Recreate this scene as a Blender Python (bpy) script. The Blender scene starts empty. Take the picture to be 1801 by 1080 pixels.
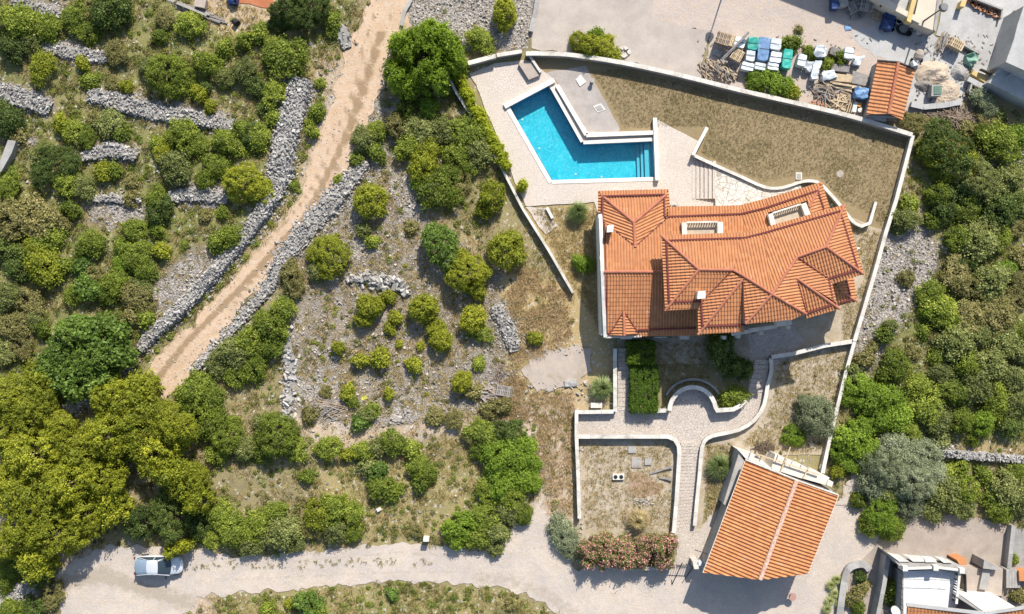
import bpy, bmesh, math, random
import numpy as np
from mathutils import Vector, Matrix, noise as mnoise
from mathutils.geometry import tessellate_polygon

# ---------------------------------------------------------------- camera, sky, sun, exposure
H, S = 90.0, 0.05
scene = bpy.context.scene
cam_d = bpy.data.cameras.new('camera'); cam = bpy.data.objects.new('camera', cam_d)
scene.collection.objects.link(cam); scene.camera = cam
cam.location = (0, 0, H); cam.rotation_euler = (0, 0, 0)
cam_d.sensor_width = 36; cam_d.lens = 36*H/(1801*S); cam_d.clip_end = 1000; cam_d.clip_start = 1
ELEV = math.radians(42); SX, SY = 0.30, 0.954            # shadows fall down and a little left in the picture
world = bpy.data.worlds.new('World'); scene.world = world; world.use_nodes = True
wn = world.node_tree.nodes; wl = world.node_tree.links
sky = wn.new('ShaderNodeTexSky'); sky.sky_type = 'NISHITA'; sky.sun_disc = False
sky.sun_elevation = ELEV; sky.sun_rotation = math.atan2(SX, SY)
bg = wn['Background']; bg.inputs[1].default_value = 0.13
wl.new(sky.outputs[0], bg.inputs[0])
sd = bpy.data.lights.new('sun', 'SUN'); sd.energy = 5.0; sd.angle = math.radians(0.6); sd.color = (1.0, 0.955, 0.88)
sun = bpy.data.objects.new('sun', sd); scene.collection.objects.link(sun)
ldir = Vector((-SX*math.cos(ELEV), -SY*math.cos(ELEV), -math.sin(ELEV)))
sun.rotation_euler = ldir.to_track_quat('-Z', 'Y').to_euler(); sun.location = (20, 60, 60)
scene.view_settings.view_transform = 'Standard'; scene.view_settings.look = 'None'
scene.view_settings.gamma = 1; scene.view_settings.use_curve_mapping = False
scene.view_settings.exposure = 0.5
scene.render.engine = 'CYCLES'

# ---------------------------------------------------------------- helpers
R = random.Random(7); NR = np.random.default_rng(7)
COL = scene.collection
def W(px, py, z=0.0):
    k = S*(H-z)/H
    return Vector(((px-900.5)*k, -(py-540)*k, z))
def nz(x, y, s=1.0, o=0.0): return mnoise.noise(Vector((x*s+o, y*s-o, o)))

def N(nt, t, **kw):
    n = nt.nodes.new(t)
    for k, v in kw.items():
        if k.startswith('i_'):
            key = k[2:]; n.inputs[int(key) if key.isdigit() else key].default_value = v
        else: setattr(n, k, v)
    return n
def mixc(nt, fac, a, b, mode='MIX'):
    m = nt.nodes.new('ShaderNodeMix'); m.data_type = 'RGBA'; m.blend_type = mode
    for sock, val in ((m.inputs[0], fac), (m.inputs[6], a), (m.inputs[7], b)):
        if isinstance(val, (int, float)): sock.default_value = val
        elif isinstance(val, tuple): sock.default_value = (*val[:3], 1)
        else: nt.links.new(val, sock)
    return m.outputs[2]
def mth(nt, op, a, b=0.0, c=None):
    m = nt.nodes.new('ShaderNodeMath'); m.operation = op
    for i, v in enumerate((a, b) if c is None else (a, b, c)):
        if isinstance(v, (int, float)): m.inputs[i].default_value = v
        else: nt.links.new(v, m.inputs[i])
    return m.outputs[0]
def ramp(nt, f, lo, hi):
    m = nt.nodes.new('ShaderNodeMapRange'); m.interpolation_type = 'SMOOTHSTEP'
    nt.links.new(f, m.inputs[0]); m.inputs[1].default_value = lo; m.inputs[2].default_value = hi
    return m.outputs[0]
def nzn(nt, scale, detail=4, rough=0.6, co=None, dist=0.0):
    t = N(nt, 'ShaderNodeTexNoise', i_Scale=scale, i_Detail=detail, i_Roughness=rough, i_Distortion=dist)
    if co is not None: nt.links.new(co, t.inputs['Vector'])
    return t.outputs[0]
def new_mat(name, rough=0.9, spec=0.3):
    m = bpy.data.materials.new(name); m.use_nodes = True; nt = m.node_tree
    b = nt.nodes['Principled BSDF']; b.inputs['Roughness'].default_value = rough
    b.inputs['Specular IOR Level'].default_value = spec
    co = N(nt, 'ShaderNodeTexCoord').outputs['Object']
    return m, nt, b, co
def bump(nt, b, h, dist, strength=1.0):
    n = N(nt, 'ShaderNodeBump', i_Strength=strength, i_Distance=dist)
    nt.links.new(h, n.inputs['Height']); nt.links.new(n.outputs[0], b.inputs['Normal'])
def plain(name, c1, c2=None, scale=1.2, rough=0.85, bmp=0.01, fine=14, v=0.0, stain=None, spec=0.3, metal=0.0, stain_amt=0.5):
    """two tone noise material; v = how strongly the per-piece attribute 'v' varies the brightness"""
    m, nt, b, co = new_mat(name, rough, spec)
    c2 = c2 or tuple(x*0.8 for x in c1)
    n1 = ramp(nt, nzn(nt, scale, 6, 0.65, co), 0.32, 0.68); n2 = nzn(nt, fine, 5, 0.7, co)
    c = mixc(nt, n1, c1, c2)
    c = mixc(nt, mth(nt, 'MULTIPLY', ramp(nt, n2, 0.35, 0.65), 0.28), c, tuple(x*0.62 for x in c2))
    if stain:
        s = ramp(nt, nzn(nt, scale*0.45, 7, 0.7, co, 0.6), 0.52, 0.68)
        c = mixc(nt, mth(nt, 'MULTIPLY', s, stain_amt), c, stain)
    if v:
        a = N(nt, 'ShaderNodeAttribute', attribute_name='v').outputs['Fac']
        k = mth(nt, 'ADD', mth(nt, 'MULTIPLY', a, 2*v), 1-v)
        cm = N(nt, 'ShaderNodeCombineColor'); [nt.links.new(k, cm.inputs[i]) for i in range(3)]
        c = mixc(nt, 1.0, c, cm.outputs[0], 'MULTIPLY')
    nt.links.new(c, b.inputs['Base Color']); b.inputs['Metallic'].default_value = metal
    if bmp: bump(nt, b, n2, bmp)
    return m

def tag(o, label=None, cat=None, group=None, kind=None):
    if label: o['label'] = label
    if cat: o['category'] = cat
    if group: o['group'] = group
    if kind: o['kind'] = kind
    return o
def thing(name, label, cat, loc, group=None):
    o = bpy.data.objects.new(name, None); o.empty_display_size = 0.3; COL.objects.link(o)
    o.location = loc; return tag(o, label, cat, group)
def raw(name, V, F, mat, origin=None, v=None, smooth=False):
    """arrays (or lists) in world coordinates -> mesh data relative to origin"""
    me = bpy.data.meshes.new(name)
    if isinstance(V, np.ndarray) and isinstance(F, np.ndarray):
        V = V - (np.array(origin) if origin is not None else 0)
        nf, k = F.shape
        me.vertices.add(len(V)); me.vertices.foreach_set('co', V.astype(np.float32).ravel())
        me.loops.add(nf*k); me.loops.foreach_set('vertex_index', F.astype(np.int32).ravel())
        me.polygons.add(nf); me.polygons.foreach_set('loop_start', np.arange(0, nf*k, k, dtype=np.int32))
        me.polygons.foreach_set('loop_total', np.full(nf, k, dtype=np.int32))
        me.update(calc_edges=True)
    else:
        o = Vector(origin) if origin is not None else Vector((0, 0, 0))
        me.from_pydata([tuple(Vector(p)-o) for p in V], [], F); me.update()
    if mat:
        me.materials.append(mat)
    if v is not None:
        a = me.attributes.new('v', 'FLOAT', 'FACE'); a.data.foreach_set('value', np.asarray(v, dtype=np.float32))
    me.polygons.foreach_set('use_smooth', [bool(smooth)]*len(me.polygons))
    return me
def link(name, me, parent=None, loc=None):
    o = bpy.data.objects.new(name, me); COL.objects.link(o)
    if parent is not None: o.parent = parent
    if loc is not None: o.location = loc
    return o
class MB:
    def __init__(s): s.V = []; s.F = []; s.A = []
    def add(s, V, F, a=0.5):
        k = len(s.V); s.V += [Vector(v) for v in V]; s.F += [tuple(i+k for i in f) for f in F]; s.A += [a]*len(F); return s
    def prism(s, pts, z0, z1, a=0.5, px=True):
        """pts: px points read at height z1 (or world xy), vertical extrusion"""
        P = [W(p[0], p[1], z1) if px else Vector((p[0], p[1], z1)) for p in pts]
        if sum(P[i].x*P[(i+1) % len(P)].y-P[(i+1) % len(P)].x*P[i].y for i in range(len(P))) < 0: P.reverse()
        n = len(P); V = [(p.x, p.y, z1) for p in P]+[(p.x, p.y, z0) for p in P]
        F = [tuple(range(n)), tuple(range(2*n-1, n-1, -1))]+[(i, i+n, (i+1) % n+n, (i+1) % n) for i in range(n)]
        return s.add(V, F, a)
    def box(s, c, size, rz=0, a=0.5, M=None):
        x, y, z = [q/2 for q in size]
        V = [Vector((i*x, j*y, k*z)) for k in (-1, 1) for i, j in ((-1, -1), (1, -1), (1, 1), (-1, 1))]
        Q = M or Matrix.Rotation(rz, 3, 'Z')
        V = [Q @ v+Vector(c) for v in V]
        return s.add(V, [(3, 2, 1, 0), (4, 5, 6, 7), (0, 1, 5, 4), (1, 2, 6, 5), (2, 3, 7, 6), (3, 0, 4, 7)], a)
    def bar(s, p0, p1, w, h, a=0.5):
        p0, p1 = Vector(p0), Vector(p1); d = p1-p0; L = d.length
        if L < 1e-4: return s
        d.normalize(); side = d.cross(Vector((0, 0, 1)))
        if side.length < 1e-3: side = Vector((1, 0, 0))
        side.normalize(); up = side.cross(d)
        M = Matrix((d, side, up)).transposed()
        return s.box((p0+p1)/2, (L, w, h), a=a, M=M)
    def tube(s, pts, rad, n=8, a=0.5, cap=True):
        pts = [Vector(p) for p in pts]; m = len(pts); rad = rad if isinstance(rad, (list, tuple)) else [rad]*m
        V = []; 
        for i, p in enumerate(pts):
            d = (pts[min(i+1, m-1)]-pts[max(i-1, 0)]).normalized()
            x = d.cross(Vector((0.13, 0.2, 1))); x = x.normalized() if x.length > 1e-3 else Vector((1, 0, 0)); y = d.cross(x)
            V += [p+(x*math.cos(t*2*math.pi/n)+y*math.sin(t*2*math.pi/n))*rad[i] for t in range(n)]
        F = [(i*n+t, i*n+(t+1) % n, (i+1)*n+(t+1) % n, (i+1)*n+t) for i in range(m-1) for t in range(n)]
        if cap: F += [tuple(range(n-1, -1, -1)), tuple(range((m-1)*n, m*n))]
        return s.add(V, F, a)
    def cyl(s, c, r, h, n=20, r2=None, a=0.5):
        c = Vector(c); return s.tube([c, c+Vector((0, 0, h))], [r, r if r2 is None else r2], n, a)
    def build(s, name, mat, parent=None, smooth=False, kind=None):
        org = parent.location if parent is not None else None
        if parent is None and s.V:
            xs = [v.x for v in s.V]; ys = [v.y for v in s.V]; zs = [v.z for v in s.V]
            org = Vector(((min(xs)+max(xs))/2, (min(ys)+max(ys))/2, min(zs)))
        if parent is not None and parent.parent is not None: org = parent.location+parent.parent.location
        me = raw(name, s.V, s.F, mat, org, s.A, smooth)
        o = link(name, me, parent, None if parent is not None else org)
        if kind: o['kind'] = kind
        return o
def strip(pts, w, z1, closed=False):
    """left/right offset outlines (world) of a px polyline read at height z1"""
    P = [W(p[0], p[1], z1) for p in pts]; n = len(P); L = []; Rr = []
    for i in range(n):
        a = P[i]-P[i-1] if (i > 0 or closed) else P[1]-P[0]
        b = P[(i+1) % n]-P[i] if (i < n-1 or closed) else P[-1]-P[-2]
        a = Vector((a.x, a.y)).normalized(); b = Vector((b.x, b.y)).normalized(); t = (a+b).normalized()
        m = Vector((-t.y, t.x)); c = max(0.4, m.dot(Vector((-a.y, a.x))))
        q = Vector((P[i].x, P[i].y)); L.append(q+m*(w/2/c)); Rr.append(q-m*(w/2/c))
    return L, Rr
def wall_mesh(mb, pts, w, z0, z1, a=0.5):
    L, Q = strip(pts, w, z1 if not isinstance(z1, (list, tuple)) else max(z1)); n = len(pts)
    zt = z1 if isinstance(z1, (list, tuple)) else [z1]*n
    V = []
    for i in range(n): V += [(L[i].x, L[i].y, zt[i]), (Q[i].x, Q[i].y, zt[i]), (L[i].x, L[i].y, z0), (Q[i].x, Q[i].y, z0)]
    F = [(0, 2, 3, 1), ((n-1)*4, (n-1)*4+1, (n-1)*4+3, (n-1)*4+2)]
    for i in range(n-1):
        a0, b0 = i*4, i*4+4
        F += [(a0, a0+1, b0+1, b0), (a0, b0, b0+2, a0+2), (a0+1, a0+3, b0+3, b0+1)]
    return mb.add(V, F, a)
def smooth_line(pts, k=4):
    out = []
    for i in range(len(pts)-1):
        p0 = pts[max(i-1, 0)]; p1 = pts[i]; p2 = pts[i+1]; p3 = pts[min(i+2, len(pts)-1)]
        for j in range(k):
            t = j/k; out.append(tuple(0.5*((2*p1[d])+(-p0[d]+p2[d])*t+(2*p0[d]-5*p1[d]+4*p2[d]-p3[d])*t*t+(-p0[d]+3*p1[d]-3*p2[d]+p3[d])*t**3) for d in range(len(p1))))
    return out+[tuple(pts[-1])]
def garden_wall(name, label, cat, pts, w, h, body, cap, capw=None, z0=-0.3, group=None, caph=0.05, blocks=1.2):
    """masonry wall with separate coping slabs, each slab a part"""
    P = [W(p[0], p[1], h) for p in pts]
    t = thing(name, label, cat, (P[0].x, P[0].y, 0), group)
    b = MB(); wall_mesh(b, pts, w, z0, h-caph); b.build('wall_body', body, t)
    d = [0]
    for i in range(1, len(P)): d.append(d[-1]+(P[i]-P[i-1]).length)
    def at(s):
        for i in range(1, len(P)):
            if s <= d[i] or i == len(P)-1:
                f = (s-d[i-1])/max(1e-6, d[i]-d[i-1]); q = [pts[i-1][j]+(pts[i][j]-pts[i-1][j])*f for j in (0, 1)]; return q
    n = max(1, round(d[-1]/blocks)); step = d[-1]/n
    for k in range(n):
        s0, s1 = k*step+0.006, (k+1)*step-0.006
        mid = [tuple(pts[i]) for i in range(1, len(P)-1) if s0+0.03 < d[i] < s1-0.03]
        c = MB(); dz = R.uniform(-0.008, 0.008)
        wall_mesh(c, [tuple(at(s0))]+mid+[tuple(at(s1))], (capw or w+0.07)+R.uniform(-0.01, 0.01), h-caph+0.002, h+dz, R.random()); c.build('coping_slab', cap, t)
    return t
def sheet_pts(pts, rough=0.0, step=0.35, z=0.0, px=True, seed=0):
    P = [W(p[0], p[1], 0) if px else Vector((p[0], p[1], 0)) for p in pts]; out = []
    for i in range(len(P)):
        a, b = P[i], P[(i+1) % len(P)]; d = b-a; n = max(1, int(d.length/step)) if rough else 1
        nrm = Vector((-d.y, d.x, 0)).normalized() if d.length > 0 else Vector((0, 0, 0))
        for j in range(n):
            q = a+d*(j/n)
            if rough: q = q+nrm*rough*(nz(q.x, q.y, 0.9, 3.1+seed)+0.6*nz(q.x, q.y, 3.1, 7.7+seed))*1.6
            out.append(Vector((q.x, q.y, z)))
    return out
SHEETS = []
def sheet(name, pts, z, mat, rough=0.0, kind='structure', seed=0, reg=True, parent=None):
    P = sheet_pts(pts, rough, 0.35, z, True, seed)
    F = [tuple(t) for t in tessellate_polygon([P])]
    me = raw(name, P, F, mat, None); bm = bmesh.new(); bm.from_mesh(me); bmesh.ops.recalc_face_normals(bm, faces=bm.faces)
    if sum(f.normal.z for f in bm.faces) < 0: bmesh.ops.reverse_faces(bm, faces=bm.faces)
    bm.to_mesh(me); bm.free()
    o = link(name, me, parent); 
    if kind: o['kind'] = kind
    if reg: SHEETS.append(pts)
    return o
def poly_sd(X, Y, pts):
    """signed distance in px (negative inside), vectorised"""
    P = np.array(pts, float); n = len(P); d = np.full(X.shape, 1e9); ins = np.zeros(X.shape, bool)
    for i in range(n):
        ax, ay = P[i]; bx, by = P[(i+1) % n]; ex, ey = bx-ax, by-ay; wx, wy = X-ax, Y-ay
        t = np.clip((wx*ex+wy*ey)/max(1e-9, ex*ex+ey*ey), 0, 1)
        d = np.minimum(d, (wx-ex*t)**2+(wy-ey*t)**2)
        c = ((ay > Y) != (by > Y)) & (X < (bx-ax)*(Y-ay)/((by-ay) if by != ay else 1e-9)+ax); ins ^= c
    return np.sqrt(d)*np.where(ins, -1, 1)
# ---------------------------------------------------------------- materials
M = {}
def stone_pave(name, c1, c2, joint, scale, rough=0.85):
    m, nt, b, co = new_mat(name, rough)
    vor = N(nt, 'ShaderNodeTexVoronoi', i_Scale=scale, feature='DISTANCE_TO_EDGE'); nt.links.new(co, vor.inputs['Vector'])
    cell = N(nt, 'ShaderNodeTexVoronoi', i_Scale=scale); nt.links.new(co, cell.inputs['Vector'])
    sep = N(nt, 'ShaderNodeSeparateColor'); nt.links.new(cell.outputs['Color'], sep.inputs[0])
    n1 = nzn(nt, 0.5, 6, 0.65, co); n2 = nzn(nt, 11, 5, 0.7, co)
    c = mixc(nt, mth(nt, 'ADD', mth(nt, 'MULTIPLY', sep.outputs[0], 0.55), mth(nt, 'MULTIPLY', ramp(nt, n1, 0.3, 0.7), 0.45)), c1, c2)
    c = mixc(nt, mth(nt, 'MULTIPLY', ramp(nt, n2, 0.4, 0.7), 0.3), c, tuple(x*0.7 for x in c2))
    j = ramp(nt, vor.outputs['Distance'], 0.0, 0.07)
    c = mixc(nt, j, joint, c); nt.links.new(c, b.inputs['Base Color'])
    s = ramp(nt, nzn(nt, 0.22, 7, 0.7, co, 0.8), 0.5, 0.72)
    c = mixc(nt, mth(nt, 'MULTIPLY', s, 0.4), c, joint); nt.links.new(c, b.inputs['Base Color'])
    bump(nt, b, mth(nt, 'ADD', j, mth(nt, 'MULTIPLY', n2, 0.5)), 0.012)
    return m
M['patio'] = stone_pave('patio_stone', (0.62, 0.54, 0.46), (0.52, 0.45, 0.385), (0.44, 0.37, 0.31), 6.0)
M['crazy'] = stone_pave('crazy_paving', (0.72, 0.67, 0.58), (0.50, 0.46, 0.40), (0.30, 0.25, 0.19), 2.2)
M['path'] = stone_pave('path_stone', (0.56, 0.49, 0.42), (0.43, 0.37, 0.315), (0.30, 0.25, 0.205), 4.6)
M['yard'] = plain('yard_concrete', (0.46, 0.40, 0.34), (0.36, 0.31, 0.27), 0.4, 0.9, 0.01, 9, stain=(0.27, 0.23, 0.20))
M['slab'] = plain('pale_concrete', (0.46, 0.45, 0.43), (0.36, 0.35, 0.335), 0.5, 0.85, 0.006, 7, stain=(0.26, 0.25, 0.24))
M['concrete'] = plain('grey_concrete', (0.38, 0.36, 0.33), (0.28, 0.265, 0.245), 1.2, 0.9, 0.01, 12, stain=(0.17, 0.16, 0.145), v=0.15)
M['white'] = plain('white_plaster', (0.66, 0.62, 0.55), (0.52, 0.48, 0.415), 1.6, 0.85, 0.006, 12, stain=(0.33, 0.295, 0.245), stain_amt=0.8, v=0.1)
M['whitestone'] = plain('white_stone', (0.72, 0.68, 0.60), (0.55, 0.51, 0.44), 2.0, 0.8, 0.008, 14, stain=(0.34, 0.30, 0.24), v=0.14)
M['wallbody'] = plain('rendered_wall', (0.42, 0.39, 0.35), (0.30, 0.28, 0.25), 0.9, 0.9, 0.012, 10, stain=(0.18, 0.165, 0.145), v=0.1)
M['cream'] = plain('cream_plaster', (0.60, 0.53, 0.42), (0.54, 0.47, 0.37), 0.6, 0.9, 0.005, 14, stain=(0.42, 0.37, 0.29))
M['gravelpave'] = plain('fine_gravel', (0.42, 0.37, 0.33), (0.33, 0.29, 0.26), 0.9, 0.95, 0.02, 16, stain=(0.25, 0.22, 0.19))
M['stone'] = plain('limestone_rubble', (0.42, 0.395, 0.36), (0.32, 0.30, 0.275), 0.7, 0.95, 0.02, 9, v=0.42)
M['pebble'] = plain('scattered_stone', (0.44, 0.395, 0.345), (0.33, 0.295, 0.255), 2.5, 0.95, 0.02, 9, v=0.34)
M['wood'] = plain('weathered_wood', (0.36, 0.28, 0.20), (0.25, 0.19, 0.135), 3.0, 0.9, 0.006, 22, v=0.35)
M['palewood'] = plain('pale_wood', (0.52, 0.41, 0.26), (0.40, 0.30, 0.19), 3.0, 0.9, 0.006, 22, v=0.3)
M['greywood'] = plain('grey_wood', (0.33, 0.30, 0.27), (0.22, 0.20, 0.18), 3.0, 0.9, 0.006, 22, v=0.3)
M['bark'] = plain('bark', (0.17, 0.12, 0.08), (0.09, 0.07, 0.05), 5.0, 0.95, 0.02, 20)
M['twig'] = plain('dry_twig', (0.30, 0.23, 0.17), (0.20, 0.15, 0.11), 3.0, 0.95, 0.01, 14, v=0.4)
M['metal'] = plain('grey_metal', (0.20, 0.20, 0.20), (0.15, 0.15, 0.15), 3, 0.5, 0.0, 20, metal=0.4)
M['darkmetal'] = plain('dark_metal', (0.06, 0.06, 0.06), (0.04, 0.04, 0.04), 3, 0.5, 0.0, 20)
M['maroon'] = plain('maroon_gutter', (0.17, 0.035, 0.03), (0.12, 0.025, 0.025), 2.5, 0.6, 0.0, 20)
M['black'] = plain('black_rubber', (0.02, 0.02, 0.022), (0.015, 0.015, 0.017), 4, 0.7, 0.0, 20)
M['plastic_w'] = plain('white_sheeting', (0.66, 0.68, 0.68), (0.48, 0.52, 0.53), 2.5, 0.45, 0.02, 6, v=0.15)
M['plastic_g'] = plain('turquoise_sheeting', (0.05, 0.42, 0.33), (0.03, 0.30, 0.25), 2.5, 0.4, 0.02, 6, v=0.2)
M['plastic_b'] = plain('blue_sheeting', (0.22, 0.36, 0.55), (0.12, 0.22, 0.40), 2.5, 0.4, 0.02, 6, v=0.2)
M['navy'] = plain('navy_plastic', (0.02, 0.05, 0.16), (0.015, 0.035, 0.10), 2.5, 0.4, 0.01, 6, v=0.2)
M['net'] = plain('green_netting', (0.12, 0.27, 0.19), (0.25, 0.38, 0.30), 3.5, 0.8, 0.03, 7, v=0.2)
M['greenlid'] = plain('faded_green_lid', (0.12, 0.20, 0.15), (0.09, 0.15, 0.115), 1.5, 0.6, 0.003, 8)
M['orange'] = plain('orange_plastic', (0.75, 0.32, 0.05), None, 2, 0.5, 0.0)
M['yellow'] = plain('yellow_plastic', (0.65, 0.62, 0.12), None, 2, 0.5, 0.01)
M['ochre'] = plain('ochre_plaster', (0.62, 0.47, 0.20), (0.52, 0.38, 0.16), 1, 0.85, 0.004)
M['redearth'] = plain('red_earth', (0.45, 0.17, 0.08), (0.36, 0.13, 0.06), 0.9, 0.95, 0.02)
M['sand'] = plain('sand_heap', (0.52, 0.42, 0.31), (0.42, 0.34, 0.26), 1.4, 0.95, 0.03, 12, stain=(0.30, 0.26, 0.23))
M['ashes'] = plain('dark_spoil', (0.19, 0.17, 0.16), (0.29, 0.26, 0.23), 1.8, 0.95, 0.03, 12)
M['poolwhite'] = plain('pool_coping', (0.74, 0.70, 0.63), (0.66, 0.62, 0.55), 1.6, 0.7, 0.003, 16, v=0.06)
M['palepink'] = plain('flagstone', (0.43, 0.36, 0.30), (0.35, 0.29, 0.24), 0.8, 0.9, 0.008, 9, stain=(0.26, 0.21, 0.17), v=0.12)

def tile_mat(name, c1, c2, c3):
    m, nt, b, co = new_mat(name, 0.8, 0.25)
    a = N(nt, 'ShaderNodeAttribute', attribute_name='v').outputs['Fac']
    n1 = ramp(nt, nzn(nt, 0.55, 6, 0.7, co), 0.35, 0.7); n2 = nzn(nt, 9, 5, 0.7, co)
    c = mixc(nt, a, c1, c2)
    c = mixc(nt, mth(nt, 'MULTIPLY', n1, 0.6), c, c3)
    c = mixc(nt, mth(nt, 'MULTIPLY', mth(nt, 'GREATER_THAN', a, 0.985), 0.4), c, (0.60, 0.36, 0.22))
    c = mixc(nt, mth(nt, 'MULTIPLY', ramp(nt, nzn(nt, 2.4, 7, 0.75, co, 0.4), 0.56, 0.72), 0.28), c, (0.27, 0.15, 0.10))
    c = mixc(nt, mth(nt, 'MULTIPLY', ramp(nt, n2, 0.45, 0.75), 0.35), c, tuple(x*0.55 for x in c3))
    nt.links.new(c, b.inputs['Base Color']); bump(nt, b, n2, 0.004); return m
M['tile'] = tile_mat('terracotta_tile', (0.51, 0.235, 0.105), (0.41, 0.172, 0.072), (0.39, 0.175, 0.085))
M['tile2'] = tile_mat('weathered_tile', (0.56, 0.25, 0.10), (0.43, 0.172, 0.065), (0.41, 0.185, 0.09))
M['ridge'] = tile_mat('ridge_tile', (0.44, 0.165, 0.095), (0.34, 0.115, 0.068), (0.37, 0.15, 0.095))
M['mortar'] = plain('mortar_tile', (0.64, 0.52, 0.44), (0.50, 0.25, 0.15), 6.0, 0.9, 0.01, 12)

# ground material reads the surface masks stored on the mesh (rock, straw, green, earth)
def ground_mat():
    m, nt, b, co = new_mat('ground_surface', 0.97, 0.15)
    at = N(nt, 'ShaderNodeAttribute', attribute_name='mask'); sp = N(nt, 'ShaderNodeSeparateColor'); nt.links.new(at.outputs['Color'], sp.inputs[0])
    nb = nzn(nt, 0.35, 8, 0.7, co, 0.4); nm = nzn(nt, 2.2, 7, 0.72, co); nf = nzn(nt, 9, 6, 0.75, co); ng = nzn(nt, 5.5, 3, 0.6, co)
    vor = N(nt, 'ShaderNodeTexVoronoi', i_Scale=6.0); nt.links.new(co, vor.inputs['Vector'])
    vs = N(nt, 'ShaderNodeSeparateColor'); nt.links.new(vor.outputs['Color'], vs.inputs[0])
    vd = vor.outputs['Distance']
    def msk(x, amp=0.9, w=0.18):
        v = mth(nt, 'ADD', x, mth(nt, 'MULTIPLY', mth(nt, 'SUBTRACT', nm, 0.5), amp))
        v = mth(nt, 'ADD', v, mth(nt, 'MULTIPLY', mth(nt, 'SUBTRACT', nf, 0.5), amp*0.7))
        return ramp(nt, v, 0.5-w, 0.5+w)
    soil = mixc(nt, ramp(nt, nm, 0.35, 0.65), (0.27, 0.205, 0.125), (0.36, 0.29, 0.19))
    soil = mixc(nt, ramp(nt, nb, 0.4, 0.62), soil, (0.21, 0.18, 0.095))
    straw = mixc(nt, ramp(nt, nf, 0.35, 0.65), (0.50, 0.37, 0.20), (0.33, 0.235, 0.12))
    straw = mixc(nt, ramp(nt, nm, 0.45, 0.7), straw, (0.36, 0.31, 0.13))
    green = mixc(nt, ramp(nt, nf, 0.35, 0.62), (0.085, 0.12, 0.03), (0.20, 0.205, 0.065))
    green = mixc(nt, ramp(nt, nb, 0.42, 0.62), green, (0.24, 0.225, 0.085))
    earth = mixc(nt, ramp(nt, nf, 0.35, 0.65), (0.50, 0.39, 0.285), (0.39, 0.295, 0.205))
    earth = mixc(nt, mth(nt, 'MULTIPLY', ramp(nt, nb, 0.45, 0.65), 0.7), earth, (0.48, 0.42, 0.35))
    rock = mixc(nt, vs.outputs[0], (0.43, 0.39, 0.35), (0.31, 0.28, 0.245))
    rock = mixc(nt, ramp(nt, vd, 0.35, 0.75), rock, (0.19, 0.165, 0.14))
    rock = mixc(nt, mth(nt, 'MULTIPLY', ramp(nt, nf, 0.45, 0.7), 0.5), rock, (0.36, 0.31, 0.26))
    c = mixc(nt, msk(sp.outputs[1]), soil, straw)
    c = mixc(nt, msk(at.outputs['Alpha']), c, earth)
    mr = msk(sp.outputs[0]); c = mixc(nt, mr, c, rock)
    c = mixc(nt, mth(nt, 'MULTIPLY', msk(sp.outputs[2]), 0.9), c, green)
    c = mixc(nt, mth(nt, 'MULTIPLY', ramp(nt, ng, 0.62, 0.72), 0.7), c, (0.13, 0.10, 0.06))
    c = mixc(nt, mth(nt, 'MULTIPLY', ramp(nt, vs.outputs[1], 0.93, 0.95), 0.75), c, (0.50, 0.47, 0.42))
    nt.links.new(c, b.inputs['Base Color'])
    bump(nt, b, mth(nt, 'ADD', mth(nt, 'MULTIPLY', nf, 1.0), mth(nt, 'MULTIPLY', mth(nt, 'MULTIPLY', mth(nt, 'SUBTRACT', 1.0, vd), mr), 1.2)), 0.07)
    return m
M['ground'] = ground_mat()

def road_mat(name, c1, c2, c3, fine=10, streak=None):
    m, nt, b, co = new_mat(name, 0.97, 0.15)
    nb = nzn(nt, 0.3, 8, 0.7, co, 0.5); nm = nzn(nt, 1.6, 8, 0.75, co); nf = nzn(nt, fine, 5, 0.75, co)
    vor = N(nt, 'ShaderNodeTexVoronoi', i_Scale=16.0); nt.links.new(co, vor.inputs['Vector'])
    vs = N(nt, 'ShaderNodeSeparateColor'); nt.links.new(vor.outputs['Color'], vs.inputs[0])
    c = mixc(nt, ramp(nt, nb, 0.38, 0.62), c1, c2); c = mixc(nt, mth(nt, 'MULTIPLY', ramp(nt, nm, 0.42, 0.66), 0.7), c, c3)
    c = mixc(nt, mth(nt, 'MULTIPLY', ramp(nt, nf, 0.45, 0.7), 0.4), c, tuple(x*0.6 for x in c2))
    c = mixc(nt, mth(nt, 'MULTIPLY', ramp(nt, vs.outputs[0], 0.86, 0.9), 0.35), c, tuple(min(0.6, x*1.25) for x in c1))
    if streak is not None:
        s = N(nt, 'ShaderNodeAttribute', attribute_name='rut').outputs['Fac']
        s = ramp(nt, mth(nt, 'ADD', s, mth(nt, 'MULTIPLY', mth(nt, 'SUBTRACT', nm, 0.5), 1.2)), 0.28, 0.7)
        c = mixc(nt, mth(nt, 'MULTIPLY', s, 0.85), c, streak)
    nt.links.new(c, b.inputs['Base Color']); bump(nt, b, mth(nt, 'ADD', nf, mth(nt, 'MULTIPLY', nm, 2.0)), 0.03)
    return m
M['track'] = road_mat('dirt_track_surface', (0.53, 0.375, 0.25), (0.45, 0.315, 0.205), (0.53, 0.435, 0.34), 9, (0.25, 0.17, 0.095))
M['road'] = road_mat('gravel_road_surface', (0.52, 0.44, 0.37), (0.42, 0.37, 0.33), (0.47, 0.38, 0.29), 10, (0.34, 0.285, 0.22))
M['lawn'] = road_mat('dry_lawn_surface', (0.27, 0.205, 0.115), (0.285, 0.212, 0.12), (0.245, 0.195, 0.10), 14)
M['yardearth'] = road_mat('yard_earth', (0.46, 0.385, 0.33), (0.40, 0.34, 0.30), (0.48, 0.37, 0.27), 8)
M['frontsoil'] = road_mat('front_soil', (0.42, 0.345, 0.25), (0.32, 0.255, 0.165), (0.46, 0.41, 0.35), 7)

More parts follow.
